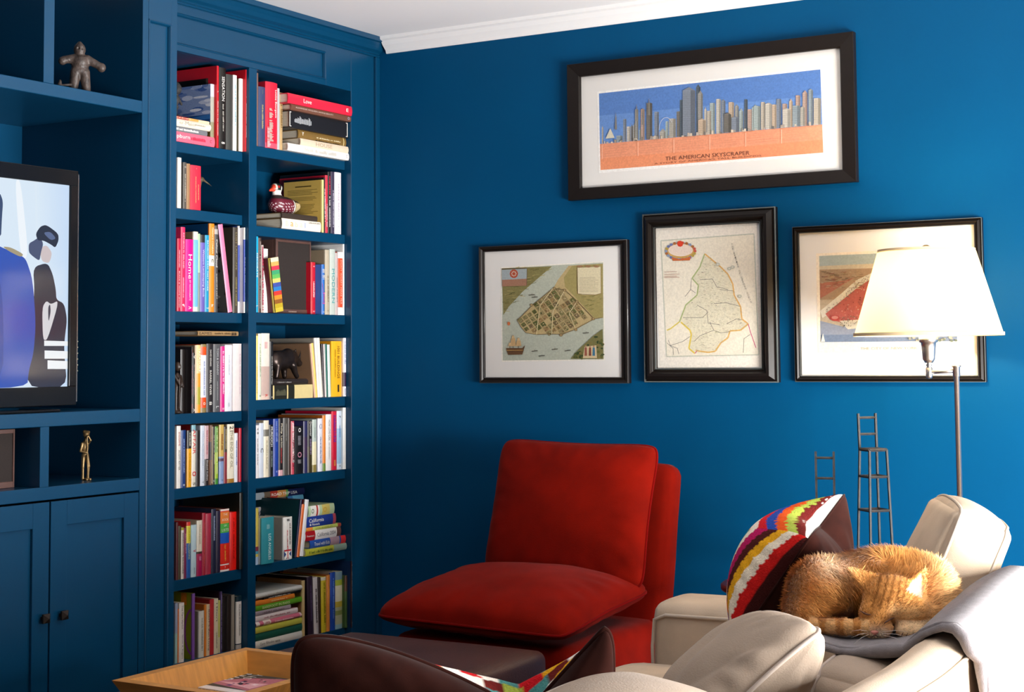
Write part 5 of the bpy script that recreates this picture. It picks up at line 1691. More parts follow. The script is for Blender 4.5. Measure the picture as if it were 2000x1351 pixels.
def puffbox(name, root, lo, hi, m, r=0.05, n=14, puff=0.02, M=None, wr=0.004, seed=3, deform=None):
    """soft rounded box (upholstery) with slightly swollen faces"""
    lo, hi = np.array(lo, float), np.array(hi, float)
    V, Fq = [], []
    for ax in range(3):
        for sg in (-1, 1):
            b = len(V)
            u_, v_ = [(1, 2), (2, 0), (0, 1)][ax]
            for i in range(n + 1):
                for j in range(n + 1):
                    q = np.zeros(3)
                    q[ax] = sg
                    q[u_] = math.sin((-1 + 2 * i / n) * math.pi / 2)
                    q[v_] = math.sin((-1 + 2 * j / n) * math.pi / 2)
                    V.append(q)
            for i in range(n):
                for j in range(n):
                    a = b + i * (n + 1) + j
                    f = (a, a + n + 1, a + n + 2, a + 1)
                    Fq.append(f if sg > 0 else f[::-1])
    P = puffmap(np.array(V), lo, hi, r, puff, wr, seed, deform)
    if M is not None:
        P = P @ np.array(M.to_3x3()).T + np.array(M.translation)
    P = P - np.array(root.location)
    bm = bmesh.new()
    vs = [bm.verts.new(p) for p in P]
    for f in Fq:
        bm.faces.new([vs[k] for k in f])
    bmesh.ops.remove_doubles(bm, verts=bm.verts, dist=0.0008)
    o = bm_obj(name, bm, root, m, True)
    return o


def shift(M, root):
    return Matrix.Translation(-Vector(root.location)) @ M


# ================================================================== red slipper chair
CH = thing('slipper_chair', 'armless red velvet slipper chair with loose cushions before the blue wall', 'chair', (1.04, -0.52, 0))
puffbox('base', CH, (0.70, -0.915, 0.05), (1.372, -0.14, 0.425), M_RED, 0.045, 14, 0.006, wr=0.003)
lean = 0.20
Mb = axes((1.062, -0.185, 0.62), (1, -0.02, 0), (0, math.sin(lean), math.cos(lean)))
puffbox('back_frame', CH, (-0.318, -0.33, -0.055), (0.318, 0.325, 0.055), M_RED, 0.04, 14, 0.006, M=Mb, wr=0.003)


def seat_def(P, u, v, side):
    P = P.copy()
    P[:, 2] += 0.035 * np.clip(v, -1, 1) * 0.7 - 0.012 * np.clip(-v, 0, 1) * (u + 1) / 2
    return P


class Sub:      # cushions of the chair are its parts: build them straight under the chair
    pass


pillow(CH, 0.725, 0.63, 0.115, 0.065, Matrix.Translation((1.023, -0.655, 0.508)), M_RED, M_RED, M_REDPIPE, 0.035, 0.36, 44, seat_def, 0.004, 5, names=('seat_cushion', 'seat_cushion_underside'), pr=0.005)
lb = 0.27
pillow(CH, 0.635, 0.50, 0.105, 0.05, axes((1.075, -0.360, 0.785), (1, -0.01, -0.015), (0, math.sin(lb), math.cos(lb))), M_RED, M_RED, M_REDPIPE, 0.05, 0.36, 44, None, 0.004, 8, names=('back_cushion', 'back_cushion_rear'), pr=0.005)
for sx in (0.74, 1.33):
    for sy in (-0.87, -0.2):
        lathe('foot', [(0.018, 0), (0.024, 0.05), (0.024, 0.07)], CH, M_MAROON, 12, (sx - 1.04, sy + 0.52, 0))

# ================================================================== leather ottoman, tray and magazine
ZO = 0.46
oc = onZ(690, 1228, ZO)
OX0, OY1 = oc.x, oc.y
OT_ = thing('ottoman', 'long low dark brown leather ottoman between the sofa and the cabinet', 'ottoman', ((OX0 + OX0 + 0.72) / 2, OY1 - 0.65, 0))
puffbox('body', OT_, (OX0 + .01, OY1 - 1.3, 0.06), (OX0 + 0.71, OY1 - .01, ZO - 0.11), M_LEATHER, 0.02, 10, 0.004, wr=0.002)
puffbox('top_cushion', OT_, (OX0, OY1 - 1.31, ZO - 0.115), (OX0 + 0.72, OY1, ZO), M_LEATHER, 0.035, 16, 0.002, wr=0.002, seed=9)
for sx in (0.06, 0.66):
    for sy in (-1.24, -0.07):
        lathe('foot', [(0.02, 0), (0.028, 0.065)], OT_, M_MAROON, 12, (OX0 + sx - OT_.location.x, OY1 + sy - OT_.location.y, 0))
ZT = ZO + 0.085
tf = onZ(480, 1264, ZT)
tn = onZ(215, 1328, ZT)
tx = onZ(566, 1286, ZT)
TRW, TRL = 0.40, tf.y - tn.y        # outer size: width along x, length along y
TR = thing('serving_tray', 'honey coloured wooden tray with flared sides on the leather ottoman', 'tray', (tf.x + TRW / 2, tf.y - TRL / 2, ZO + 0.0055))
z0 = 0.0
fl, th = 0.045, 0.012      # flare and board thickness
Xo, Yo = TRW / 2, TRL / 2
box('base_panel', (-Xo + fl - .004, -Yo + fl - .004, 0), (Xo - fl + .004, Yo - fl + .004, 0.010), TR, M_TRAY)
H = ZT - TR.location.z


def tray_side(p):
    bm = bmesh.new()
    vs = [bm.verts.new(v) for v in p]
    for f in ((0, 1, 2, 3), (7, 6, 5, 4), (0, 4, 5, 1), (1, 5, 6, 2), (2, 6, 7, 3), (3, 7, 4, 0)):
        bm.faces.new([vs[k] for k in f])
    return bm_obj('side_board', bm, TR, M_TRAY)


rim = 0.030
for (sx, sy) in ((-1, 0), (1, 0), (0, -1), (0, 1)):
    def corner(o, s, z):      # o = inset from outer rectangle, s = +-1 along the board
        a, b = Xo - o, Yo - o
        return (sx * a, s * b, z) if sx else (s * a, sy * b, z)
    P_ = [corner(fl + th, -1, 0.001), corner(fl - .004, -1, 0.001), corner(0, -1, H), corner(rim, -1, H),
          corner(fl + th, 1, 0.001), corner(fl - .004, 1, 0.001), corner(0, 1, H), corner(rim, 1, H)]
    tray_side(P_)
# magazine lying in the tray
mA, mB, mC = onZ(346, 1337, ZO + .026), onZ(461, 1309, ZO + .026), onZ(560, 1327, ZO + .026)
ex, ey = (mC - mB), (mB - mA)
ang = math.atan2(ey.y, ey.x) - math.pi / 2
MG = thing('magazine', 'glossy magazine with dark photo cover lying in the wooden tray', 'magazine', (mA.x, mA.y, ZO + 0.0165), (0, 0, ang))
ml, mw = 0.285, 0.225
box('pages', (0.001, 0.001, 0), (mw - .001, ml - .001, 0.0105), MG, M_PAGES)
box('cover', (0, 0, 0.0105), (mw, ml, 0.0118), MG, mat('magazine_white', (0.75, 0.72, 0.70), 0.3))
box('spine', (0, -0.0008, 0), (mw, 0, 0.0118), MG, mat('magazine_white', (0.75, 0.72, 0.70), 0.3))
P_ = []
rr = random.Random(5)
P_.append(([(.012, .03), (mw - .008, .03), (mw - .008, ml - .008), (.012, ml - .008)], '4c473f'))
for k in range(60):
    x, y = rr.uniform(.015, mw - .04), rr.uniform(.05, ml - .04)
    s = rr.uniform(.006, .02)
    P_.append(([(x, y), (x + s, y + s * .2), (x + s * .8, y + s), (x - s * .1, y + s * .7)], rr.choice(['6a6455', '2e2a26', '8a8a7a', '3a4030', '57503f'])))
P_.append(([(.04, .06), (mw - .01, .03), (mw - .01, .19), (.11, .15)], 'b06a74'))
P_.append(([(.07, .08), (mw - .02, .05), (mw - .02, .12)], 'd8a0a4'))
for k in range(18):
    x, y = rr.uniform(.10, mw - .05), rr.uniform(.05, .15)
    s = rr.uniform(.005, .016)
    P_.append(([(x, y), (x + s, y), (x + s, y + s), (x, y + s)], rr.choice(['3a2a3c', 'e6c8c8', '6a3a6a', 'c05a6a', '2a2428'])))
prints('cover_print', P_, Matrix.Translation((0, 0, 0.0119)), MG, M_PRINT, 0.0001)
text('GYPSET', 'efece6', Matrix.Translation((0.066, ml * .60, 0.0126)) @ Matrix.Rotation(math.pi / 2, 4, 'Z'), 0.15, 0.036, MG)
text('STYLE', 'd8d4cc', Matrix.Translation((0.108, ml * .66, 0.0126)) @ Matrix.Rotation(math.pi / 2, 4, 'Z'), 0.10, 0.026, MG)
text('GYPSET STYLE', '15120f', Matrix(((1, 0, 0, mw * .5), (0, 0, -1, -0.0013), (0, 1, 0, 0.0058), (0, 0, 0, 1))), 0.17, 0.0075, MG)

# ================================================================== sofa
SF = thing('sofa', 'long beige microsuede sofa seen from behind its back', 'sofa', (2.3, -2.4, 0))
XR_, XF_ = 2.885, 2.768        # rear and front of the back


def ztop(y):
    t = max(0.0, min(1.0, (y + 2.25) / 0.75))
    return 0.745 + 0.058 * t * t * (3 - 2 * t)


ys = np.concatenate([np.linspace(-3.95, -2.4, 16), np.linspace(-2.35, -0.86, 30)])
V, Fq = [], []
prof = [(XR_ - .012, 0.10), (XR_ - .002, 0.3), (XR_, 0.6), (XR_, -0.035), (XR_ - .006, -0.014), (XR_ - .024, -0.003), (XR_ - .055, 0.004), (XR_ - .08, 0.0), (XR_ - .10, -0.012), (XF_, -0.035), (XF_ - .006, -0.10), (XF_, 0.45), (XF_, 0.10)]
for y in ys:
    zt = ztop(y)
    for (x, z) in prof:
        zz = z if z > 0.05 else zt + z
        V.append((x - 2.3, y + 2.4, zz))
n = len(prof)
for i in range(len(ys) - 1):
    for k in range(n):
        l = (k + 1) % n
        Fq.append((i * n + k, i * n + l, (i + 1) * n + l, (i + 1) * n + k))
Fq += [tuple(range(n - 1, -1, -1)), tuple((len(ys) - 1) * n + k for k in range(n))]
Vn = np.array(V)
Vn[:, 2] += 0.003 * vnoise(Vn, 1.6, 4) * (Vn[:, 2] > 0.5)
mesh_obj('back', Vn, Fq, SF, M_SOFA, True)
tube('back_seam', [(XR_ + .0005 - 2.3, y + 2.4, ztop(y) - 0.030) for y in ys], 0.005, SF, M_SOFAPIPE, 8)
puffbox('seat_base', SF, (1.70, -3.94, 0.08), (2.768, -0.86, 0.30), M_SOFA, 0.03, 12, 0.004)
for (ya, yb, s) in ((-1.095, -0.86, 6), (-3.96, -3.74, 7)):
    def armdef(P, Q):
        P = P.copy()
        top = P[:, 2] > 0.5
        P[:, 2] += 0.012 * np.cos((P[:, 1] - (ya + yb) / 2) / 0.12 * 1.5) * top
        return P
    a_ = puffbox('arm', SF, (1.735, ya, 0.08), (2.80, yb, 0.618), M_SOFA, 0.04, 16, 0.005, seed=s, deform=armdef)
    yi = ya if s == 6 else yb
    loop = [(1.745, yi + 0.003, 0.12), (1.742, yi, 0.50), (1.750, yi - .002, 0.575), (1.785, yi - .004, 0.590), (2.2, yi - .004, 0.596), (2.70, yi - .004, 0.596)]
    tube('arm_piping', [(x - 2.3, y + 2.4, z) for x, y, z in loop], 0.005, SF, M_SOFAPIPE, 8)
for k, (ya, yb) in enumerate(((-2.40, -1.105), (-3.73, -2.41))):
    puffbox('seat_cushion', SF, (1.665, ya, 0.295), (2.76, yb, 0.465), M_SOFA, 0.06, 18, 0.012, seed=10 + k)
    for zz in (0.425,):
        tube('seat_piping', [(1.672 - 2.3, y + 2.4, zz) for y in np.linspace(ya + .05, yb - .05, 8)] + [(x - 2.3, yb - .006 + 2.4, zz) for x in np.linspace(1.73, 2.65, 6)], 0.005, SF, M_SOFAPIPE, 8)


def back_cushion(label, o, xd, yd, W, H, T, m, seed, wr=0.008, deform=None, rf=0.22, pf=0.14, mp=None):
    """boxy loose cushion with a gusset: two piped seams"""
    r = thing('back_cushion', label, 'cushion', tuple(o))
    M = axes(o, xd, yd)
    lo, hi = np.array((-W / 2, -H / 2, -T / 2)), np.array((W / 2, H / 2, T / 2))
    puffbox('cover', r, lo, hi, m, T * rf, 28, T * pf, M=M, wr=wr, seed=seed, deform=deform)
    for s in (-1, 1):
        t = np.sin(np.linspace(-1, 1, 22)[:-1] * math.pi / 2)
        one = np.ones_like(t)
        loop = np.concatenate([np.stack([t, one], 1), np.stack([one, -t], 1), np.stack([-t, -one], 1), np.stack([-one, t], 1)])
        Q = np.column_stack([loop, s * 0.78 * np.ones(len(loop))])
        P = puffmap(Q, lo, hi, T * rf, T * pf, wr, seed, deform)
        P = P @ np.array(M.to_3x3()).T + np.array(M.translation) - np.array(r.location)
        tube('piping', [Vector(v) for v in P], 0.0042, r, mp or M_SOFAPIPE, 8, True)
    return r

# ---- loose cushions
back_cushion('upright light beige box cushion standing in the far corner behind the cat', (2.560, -1.06, 0.715), (-0.40, 0.9, -0.02), (0.42, 0.10, 1), 0.42, 0.42, 0.16, M_SOFA, 31, rf=0.16, pf=0.18, wr=0.010)


# slumped taupe cushion, seen along its piped near edge
M_TAUPEPIPE = mat('taupe_piping', (0.42, 0.35, 0.30), 0.95, spec=0.08)
aN, aF = atD(1618, 1238, 2.88), atD(1560, 1228, 3.05)
ax_ = aF - aN
yaw_ = YAW + math.atan((1560 - CX) / F_PX)
rgt_ = Vector((math.cos(yaw_), -math.sin(yaw_), 0))
aup = (rgt_ * 0.74 + Vector((0, 0, 0.67))).normalized()
HA = 0.44
cA = (aN + aF) / 2 - aup * (HA / 2)
PA = thing('back_cushion', 'slumped taupe back cushion with a piped edge in front of the grey blanket', 'cushion', tuple(cA))


def slump(P, u, v, side):
    P = P.copy()
    P[:, 2] += 0.02 * np.sin(u * 2.2 + 0.5) * side * (1 - v * v).clip(0)
    for (a, b, c, w_, h_) in ((0.25, 1, 0.15, 0.20, 0.020), (-0.5, 1, -0.45, 0.10, 0.008), (0.8, 1, 0.65, 0.10, 0.007)):
        P[:, 2] -= side * h_ * np.exp(-((u - a * v - c) / w_) ** 2) * (1 - v * v).clip(0) ** .5 * (1 - u * u).clip(0) ** .5
    return P


pillow(PA, ax_.length * 1.25, HA, 0.105, 0.110, axes(cA, ax_, aup), M_TAUPE, M_TAUPE, M_TAUPEPIPE, 0.02, 0.36, 60, slump, 0.008, 12, pr=0.0045)
back_cushion('low taupe back cushion lying under the front hem of the blanket', (2.655, -1.80, 0.565), (0, 1, 0), (0.14, 0, 1), 0.66, 0.235, 0.17, M_TAUPE, 15, wr=0.008, mp=M_TAUPEPIPE)
back_cushion('pale taupe cushion nearest the camera beside the brown pillow', (2.565, -2.945, 0.615), (0.04, 1, 0), (0.10, 0, 1), 0.45, 0.305, 0.25, M_TAUPE, 19, wr=0.010, mp=M_TAUPEPIPE)

# ---- embroidered pillows
SIDES = [['3a1412', 'c81d1a', 'e9dcc4', 'e0a21c', '4a1a16', 'b01556', 'e9dcc4', '4f8f8a', 'a8b84a'],
         ['e6d2c0', '4a1a16', '24469a', 'd9531c', 'e8d8c6', 'c41a22', 'e0a21c', 'a8b84a', '4f8f8a'],
         ['f2eee4', '6a1f1c', 'a8b84a', 'd9531c', '24469a', 'c41a22', 'e8d8c6', 'e0a21c', '4f8f8a'],
         ['d9531c', '3f7a4a', 'e6d2c0', '4f8f8a', 'b01556', '4a1a16', 'e0a21c', 'c41a22', 'e9dcc4']]


def kilim(nb=8.0):
    """nested squares with mitred corners, each side in its own run of colours"""
    B = np.array([[lin(c) for c in r] for r in SIDES])

    def f(u, v):
        w = 0.012 * np.sin(v * 60 + u * 7) + 0.012 * np.sin(u * 57)
        au, av = np.abs(u), np.abs(v)
        d = np.maximum(au, av)
        k = np.clip(np.floor(np.clip(1 - d + w * (d < .95), 0, 1) ** 0.62 * nb).astype(int), 0, 8)
        side = np.where(au >= av, np.where(u < 0, 0, 3), np.where(v < 0, 1, 2))
        return B[side, k]
    return f


def patches(u, v):
    """small embroidered blocks of wool"""
    P_ = np.array([lin(c) for c in ('f0e6d8', 'c41a22', 'e0a21c', '24469a', 'f0e6d8', '4f8f8a', 'a8b84a', 'b01556', 'e0a21c', 'f0e6d8', 'd9531c', '6a1f1c')])
    a = np.floor((u + 0.22 * v) * 7.5 + 20).astype(int)
    b = np.floor((v - 0.15 * u) * 13 + 20).astype(int)
    return P_[(a * 5 + b * 3 + (a * b) % 4) % 12]


rA, lA = atD(1203, 1216, 2.86), atD(566, 1240, 2.74)
cen = (rA + lA) / 2
wP = (rA - lA).length
PW = thing('throw_pillow', 'chopped brown corduroy pillow with bright embroidered front nearest the camera', 'pillow', (cen.x, cen.y, 0.47))
u0 = -0.45


def chop(P, u, v, side):
    P = P.copy()
    d = u - u0
    f = np.where(d > 0, np.clip(1 - d / 1.45, 0, 1) ** 1.75, np.clip(1 + d / 0.56, 0, 1) ** 1.1)
    up = np.clip((v + 0.3) / 1.3, 0, 1) ** 1.5
    P[:, 1] -= 0.165 * f * up
    # the front sheet swells over the pushed-in seam
    sw = (side > 0) * np.sin(np.pi * np.clip((1 - v) / 0.45, 0, 1)) * f
    P[:, 1] += 0.050 * sw
    P[:, 2] += 0.02 * sw + 0.030 * f * up
    return P


Hp = 0.43
pillow(PW, wP, Hp, 0.075, 0.085, axes((cen.x, cen.y, cen.z - Hp / 2 + 0.006), (lA - rA) + Vector((0, 0, (rA - lA).z)), (0.02, 0.04, 1)), M_WOOL, M_BROWN, M_BROWN, 0.03, 0.42, 110, chop, 0.004, 3, colour=patches, pr=0.005)

# striped pillow behind the cat, seen along its near edge
nt_, ft_, nb_ = atD(1592, 1040, 3.72), atD(1648, 970, 4.02), atD(1432, 1262, 3.60)
upv = (nt_ - nb_)
Hs = upv.length
xs_ = (ft_ - nt_)
Ws = xs_.length * 1.0
cS = nt_ - upv * 0.5 + xs_ * 0.5
PS = thing('throw_pillow', 'multicoloured striped embroidered pillow with brown corduroy back behind the cat', 'pillow', (cS.x, cS.y, 0.47))


def chop2(P, u, v, side):
    P = P.copy()
    f = np.clip(1 - np.abs(u - 0.1) / 0.9, 0, 1) ** 1.3
    up = np.clip((v - 0.1) / 0.9, 0, 1) ** 1.6
    P[:, 1] -= 0.05 * f * up
    return P


pillow(PS, 0.42, Hs * 1.02, 0.14, 0.135, axes(cS, xs_, upv), M_BROWN, M_WOOL, M_BROWN, 0.03, 0.55, 110, chop2, 0.004, 6, pr=0.003)
# colour the wool side
me = [c for c in PS.children if c.name.startswith('back')][0].data
nn = 111
L_ = np.linspace(-1, 1, nn)
L_ = np.sign(L_) * (1 - (1 - np.abs(L_)) ** 1.35)
U_, V__ = np.meshgrid(L_, L_, indexing='ij')
at = me.attributes.new('Col', 'FLOAT_COLOR', 'POINT')
buf = np.ones((len(me.vertices), 4), np.float32)
buf[:, :3] = kilim()(U_.ravel(), V__.ravel())
at.data.foreach_set('color', buf.ravel())

# ---- grey blanket over the sofa back
BL = thing('blanket', 'grey wool blanket draped over the sofa back under the sleeping cat', 'blanket', (2.7, -1.78, 0.72))
kx = np.array([2.44, 2.50, 2.55, 2.62, 2.70, 2.76, 2.80, 2.84, 2.87, 2.893, 2.905])
kz = np.array([0.686, 0.700, 0.707, 0.704, 0.706, 0.722, 0.758, 0.778, 0.778, 0.760, 0.735])
S_ = [0]
for i in range(1, len(kx)):
    S_.append(S_[-1] + math.hypot(kx[i] - kx[i - 1], kz[i] - kz[i - 1]))
S_ = np.array(S_)
total = S_[-1] + 0.62
ns, nv = 90, 44
V = []
for i in range(ns + 1):
    s = total * i / ns
    for j in range(nv + 1):
        t = j / nv
        y = -2.02 + 0.53 * t
        if s <= S_[-1]:
            x = np.interp(s, S_, kx)
            z = np.interp(s, S_, kz)
            z += (ztop(y) - ztop(-2.0)) * np.clip((x - 2.66) / 0.12, 0, 1) + 0.004
            y += 0.035 * math.sin((x - 2.45) * 9.0) * (1 - t) - 0.02 * (1 - t)
            z += 0.004 * math.sin(x * 40 + t * 9) * (x < 2.76)
        else:
            q = s - S_[-1]
            x = 2.905 + 0.018 * math.sin(t * 9.0 + 0.6) * min(1, q / 0.2) + 0.03 * q
            z = kz[-1] + (ztop(y) - ztop(-2.0)) + 0.004 - q
            y += 0.10 * q * (t - 0.2)
        V.append((x - 2.7, y + 1.78, z - 0.72))
Fq = []
for i in range(ns):
    for j in range(nv):
        a = i * (nv + 1) + j
        Fq.append((a, a + nv + 1, a + nv + 2, a + 1))
bo = mesh_obj('throw', V, Fq, BL, M_BLANKET, True)
md = bo.modifiers.new('thickness', 'SOLIDIFY')
md.thickness = 0.014
md.offset = 1.0
ed = [V[i * (nv + 1)] for i in range(0, ns + 1, 2)]
tube('hem', [(x, y, z + 0.004) for x, y, z in ed], [0.011 + 0.004 * math.sin(i * .7) for i in range(len(ed))], BL, M_BLANKET, 10)
ed = [V[j] for j in range(0, nv + 1, 3)]
tube('hem', [(x, y, z + 0.004) for x, y, z in ed], 0.010, BL, M_BLANKET, 10)

# ================================================================== floor lamp
YLm = -0.36
pp = onY(1868, 720, YLm)
sc_ = onY(1813, 655, YLm)
st_ = onY(1812, 488, YLm)
PX, SX = pp.x, sc_.x
LP = thing('floor_lamp', 'brushed nickel swing-arm floor lamp with a lit cone shade', 'lamp', (PX, YLm, 0))
dx = SX - PX
zb_, zt_ = sc_.z, st_.z
rb_ = (onY(1955, 655, YLm) - onY(1672, 655, YLm)).length / 2
rt_ = (onY(1905, 487, YLm) - onY(1722, 487, YLm)).length / 2
lathe('base', [(0.13, 0), (0.13, 0.012), (0.10, 0.022), (0.02, 0.03), (0.014, 0.05)], LP, M_NICKEL, 40)
za = onY(1868, 716, YLm).z
lathe('pole', [(0.0085, 0.04), (0.0085, za - 0.03), (0.0115, za - 0.028), (0.0115, za - 0.002), (0.014, za), (0.014, za + 0.004), (0.006, za + 0.008), (0.0, za + 0.009)], LP, M_NICKEL, 20)
tube('arm', [(0, 0, za - 0.012), (dx, 0, za - 0.017)], 0.0062, LP, M_NICKEL, 14)
lathe('elbow', [(0.0, -0.020), (0.008, -0.018), (0.0105, -0.010), (0.0105, 0.012), (0.007, 0.018), (0.010, 0.022), (0.006, 0.028), (0.011, 0.034), (0.013, 0.040)], LP, M_NICKEL, 18, (dx, 0, za - 0.017))
sz = za + 0.022
lathe('socket', [(0.012, 0.0), (0.019, 0.012), (0.0215, 0.045), (0.0235, 0.062), (0.029, 0.064), (0.029, 0.082), (0.012, 0.084)], LP, M_NICKEL, 24, (dx, 0, sz - 0.01))
M_SHADE = bpy.data.materials.new('lamp_shade_linen')
M_SHADE.use_nodes = True
nt = M_SHADE.node_tree
nt.nodes.remove(nt.nodes['Principled BSDF'])
df = nt.nodes.new('ShaderNodeBsdfDiffuse')
tl = nt.nodes.new('ShaderNodeBsdfTranslucent')
df.inputs[0].default_value = (0.86, 0.74, 0.50, 1)
tl.inputs[0].default_value = (0.92, 0.70, 0.30, 1)
mx = nt.nodes.new('ShaderNodeMixShader')
mx.inputs[0].default_value = 0.45
nt.links.new(df.outputs[0], mx.inputs[1])
nt.links.new(tl.outputs[0], mx.inputs[2])
nt.links.new(mx.outputs[0], nt.nodes['Material Output'].inputs['Surface'])
sh = lathe('shade', [(rb_, zb_), (rb_ - .002, zb_ + .004), (rt_ + .002, zt_ - .004), (rt_, zt_)], LP, M_SHADE, 64, (dx, 0, 0), cap=False)
M_TRIM = mat('shade_trim', (0.55, 0.42, 0.25), 0.8)
for (r_, z_) in ((rb_, zb_ + .004), (rt_, zt_ - .003)):
    lathe('trim_band', [(r_ + .0012, z_ - .005), (r_ + .0014, z_ + .005)], LP, M_TRIM, 64, (dx, 0, 0), cap=False)
for k in range(3):
    a = k * 2.094
    tube('spider', [(dx, 0, zt_ - .012), (dx + (rt_ - .002) * math.cos(a), (rt_ - .002) * math.sin(a), zt_ - .006)], 0.0018, LP, M_NICKEL, 6)
tube('harp', [(dx, 0.02, sz + .075), (dx, 0.055, sz + .12), (dx, 0.055, zt_ - .08), (dx, 0.0, zt_ - .012), (dx, -0.055, zt_ - .08), (dx, -0.055, sz + .12), (dx, -0.02, sz + .075)], 0.002, LP, M_NICKEL, 6)
lathe('finial', [(0.004, -.012), (0.004, .004), (0.011, .006), (0.012, .012), (0.006, .016), (0, .017)], LP, M_BRASS, 16, (dx, 0, zt_))
M_BULB = bpy.data.materials.new('bulb_glow')
M_BULB.use_nodes = True
bb = M_BULB.node_tree.nodes['Principled BSDF']
bb.inputs['Emission Color'].default_value = (1, 0.72, 0.36, 1)
bb.inputs['Emission Strength'].default_value = 12
lathe('bulb', [(0.012, 0), (0.014, 0.02), (0.028, 0.05), (0.030, 0.065), (0.022, 0.085), (0, 0.095)], LP, M_BULB, 20, (dx, 0, sz + .07))
pl = bpy.data.lights.new('bulb_light', 'POINT')
pl.energy = 14
pl.color = (1.0, 0.78, 0.48)
pl.shadow_soft_size = 0.035
plo = bpy.data.objects.new('bulb_light', pl)
COL.objects.link(plo)
plo.parent = LP
plo.location = (dx, 0.0, sz + .185)

# ================================================================== round side table with two tower sculptures
te = onY(1421, 1128, -0.44)
RTB = 0.27
TX, TY, TZ = te.x + RTB, -0.44, te.z
TB = thing('side_table', 'round maroon lacquered side table behind the sofa arm', 'table', (TX, TY, 0))
lathe('top', [(RTB - .012, TZ - 0.026), (RTB, TZ - .018), (RTB, TZ - .006), (RTB - .008, TZ), (0, TZ)], TB, M_MAROON, 64)
lathe('pedestal', [(0.03, 0.03), (0.022, 0.1), (0.028, 0.3), (0.02, TZ - .12), (0.06, TZ - .03), (0.06, TZ - .025)], TB, M_MAROON, 24)
lathe('base', [(0.17, 0), (0.17, 0.012), (0.10, 0.03), (0.03, 0.04)], TB, M_MAROON, 40)


def bar(name, root, a, b, w, m=M_IRON):
    """square bar from a to b"""
    a, b = Vector(a), Vector(b)
    t = (b - a).normalized()
    u = t.orthogonal().normalized() if abs(t.z) < .9 else (Vector((1, 0, 0)) - t * t.x).normalized()
    v = t.cross(u)
    bm = bmesh.new()
    r = [[bm.verts.new(p + u * sx * w / 2 + v * sy * w / 2) for sx, sy in ((-1, -1), (1, -1), (1, 1), (-1, 1))] for p in (a, b)]
    for k in range(4):
        bm.faces.new((r[0][k], r[0][(k + 1) % 4], r[1][(k + 1) % 4], r[1][k]))
    bm.faces.new(r[0][::-1])
    bm.faces.new(r[1])
    return bm_obj(name, bm, root, m)


def tower(label, loc, rot, hs, hb, ss, sb, rungs, rails):
    """tall-legged little iron chair: seat height hs, back hb, seat side ss, foot side sb"""
    r = thing('tower_chair_sculpture', label, 'sculpture', loc, (0, 0, rot), 'iron tower chairs on the side table')
    cr = ((-1, -1), (1, -1), (1, 1), (-1, 1))
    for (a, b) in cr:
        bar('leg', r, (a * sb / 2, b * sb / 2, 0), (a * ss / 2, b * ss / 2, hs), 0.0062)
    for i in range(4):
        a, b = cr[i], cr[(i + 1) % 4]
        bar('seat_rail', r, (a[0] * ss / 2, a[1] * ss / 2, hs), (b[0] * ss / 2, b[1] * ss / 2, hs), 0.007)
        for f in rungs:
            s = sb + (ss - sb) * f
            bar('rung', r, (a[0] * s / 2, a[1] * s / 2, hs * f), (b[0] * s / 2, b[1] * s / 2, hs * f), 0.0055)
    box('seat', (-ss / 2, -ss / 2, hs + .0005), (ss / 2, ss / 2, hs + 0.005), r, M_IRON)
    for a in (-1, 1):
        bar('back_post', r, (a * ss / 2, ss / 2, hs), (a * ss / 2 * 1.02, ss / 2 + .004, hs + hb), 0.0066)
    for f in rails:
        bar('back_rail', r, (-ss / 2, ss / 2 + .004 * f, hs + hb * f), (ss / 2, ss / 2 + .004 * f, hs + hb * f), 0.0055)
    return r


t1 = onY(1708, 1000, -0.36)
zs1 = onY(1708, 878, -0.36).z
zt1 = onY(1708, 808, -0.36).z
tower('taller iron tower chair sculpture with high seat nearer the lamp', (t1.x, -0.36, TZ + .0005), math.radians(48), zs1 - TZ, zt1 - zs1, 0.060, 0.082, (0.25, 0.55, 0.80), (0.42, 0.88))
t2 = onY(1611, 1000, -0.34)
zs2 = onY(1611, 988, -0.34).z
zt2 = onY(1611, 883, -0.34).z
tower('shorter iron tower chair sculpture left of its taller twin', (t2.x, -0.34, TZ + .0005), math.radians(14), zs2 - TZ, zt2 - zs2, 0.056, 0.070, (0.45,), (0.5, 0.88))

# ================================================================== loudspeakers
def speaker(label, X, y0, y1, z0, z1, depth=0.2, logo=False):
    r = thing('loudspeaker', label, 'speaker', (X, (y0 + y1) / 2, z0))
    w, h = (y1 - y0) / 2, z1 - z0
    box('cabinet', (-depth, -w, 0), (-0.012, w, h), r, M_SPKRFR, 0.003, 2)
    f = 0.012
    box('frame', (-0.012, -w, 0), (0, -w + f, h), r, M_SPKRFR, 0.001, 1)
    box('frame', (-0.012, w - f * .5, 0), (0, w, h), r, M_SPKRFR, 0.001, 1)
    box('frame', (-0.012, -w + f, h - f), (0, w - f * .5, h), r, M_SPKRFR, 0.001, 1)
    box('frame', (-0.012, -w + f, 0), (0, w - f * .5, f * 1.5), r, M_SPKRFR, 0.001, 1)
    box('grille', (-0.012, -w + f, f * 1.5), (-0.004, w - f * .5, h - f), r, M_SPKR)
    if logo:
        Ml = Matrix(((0, 0, 1, 0.0008), (1, 0, 0, -.01), (0, 1, 0, f * .75), (0, 0, 0, 1)))
        prints('badge', [([(-.022 + k * .006, -.0025), (-.018 + k * .006, -.0025), (-.018 + k * .006, .0025), (-.022 + k * .006, .0025)], 'b0988c') for k in range(8)], Ml, r, M_PRINT, 0.0)
    return r


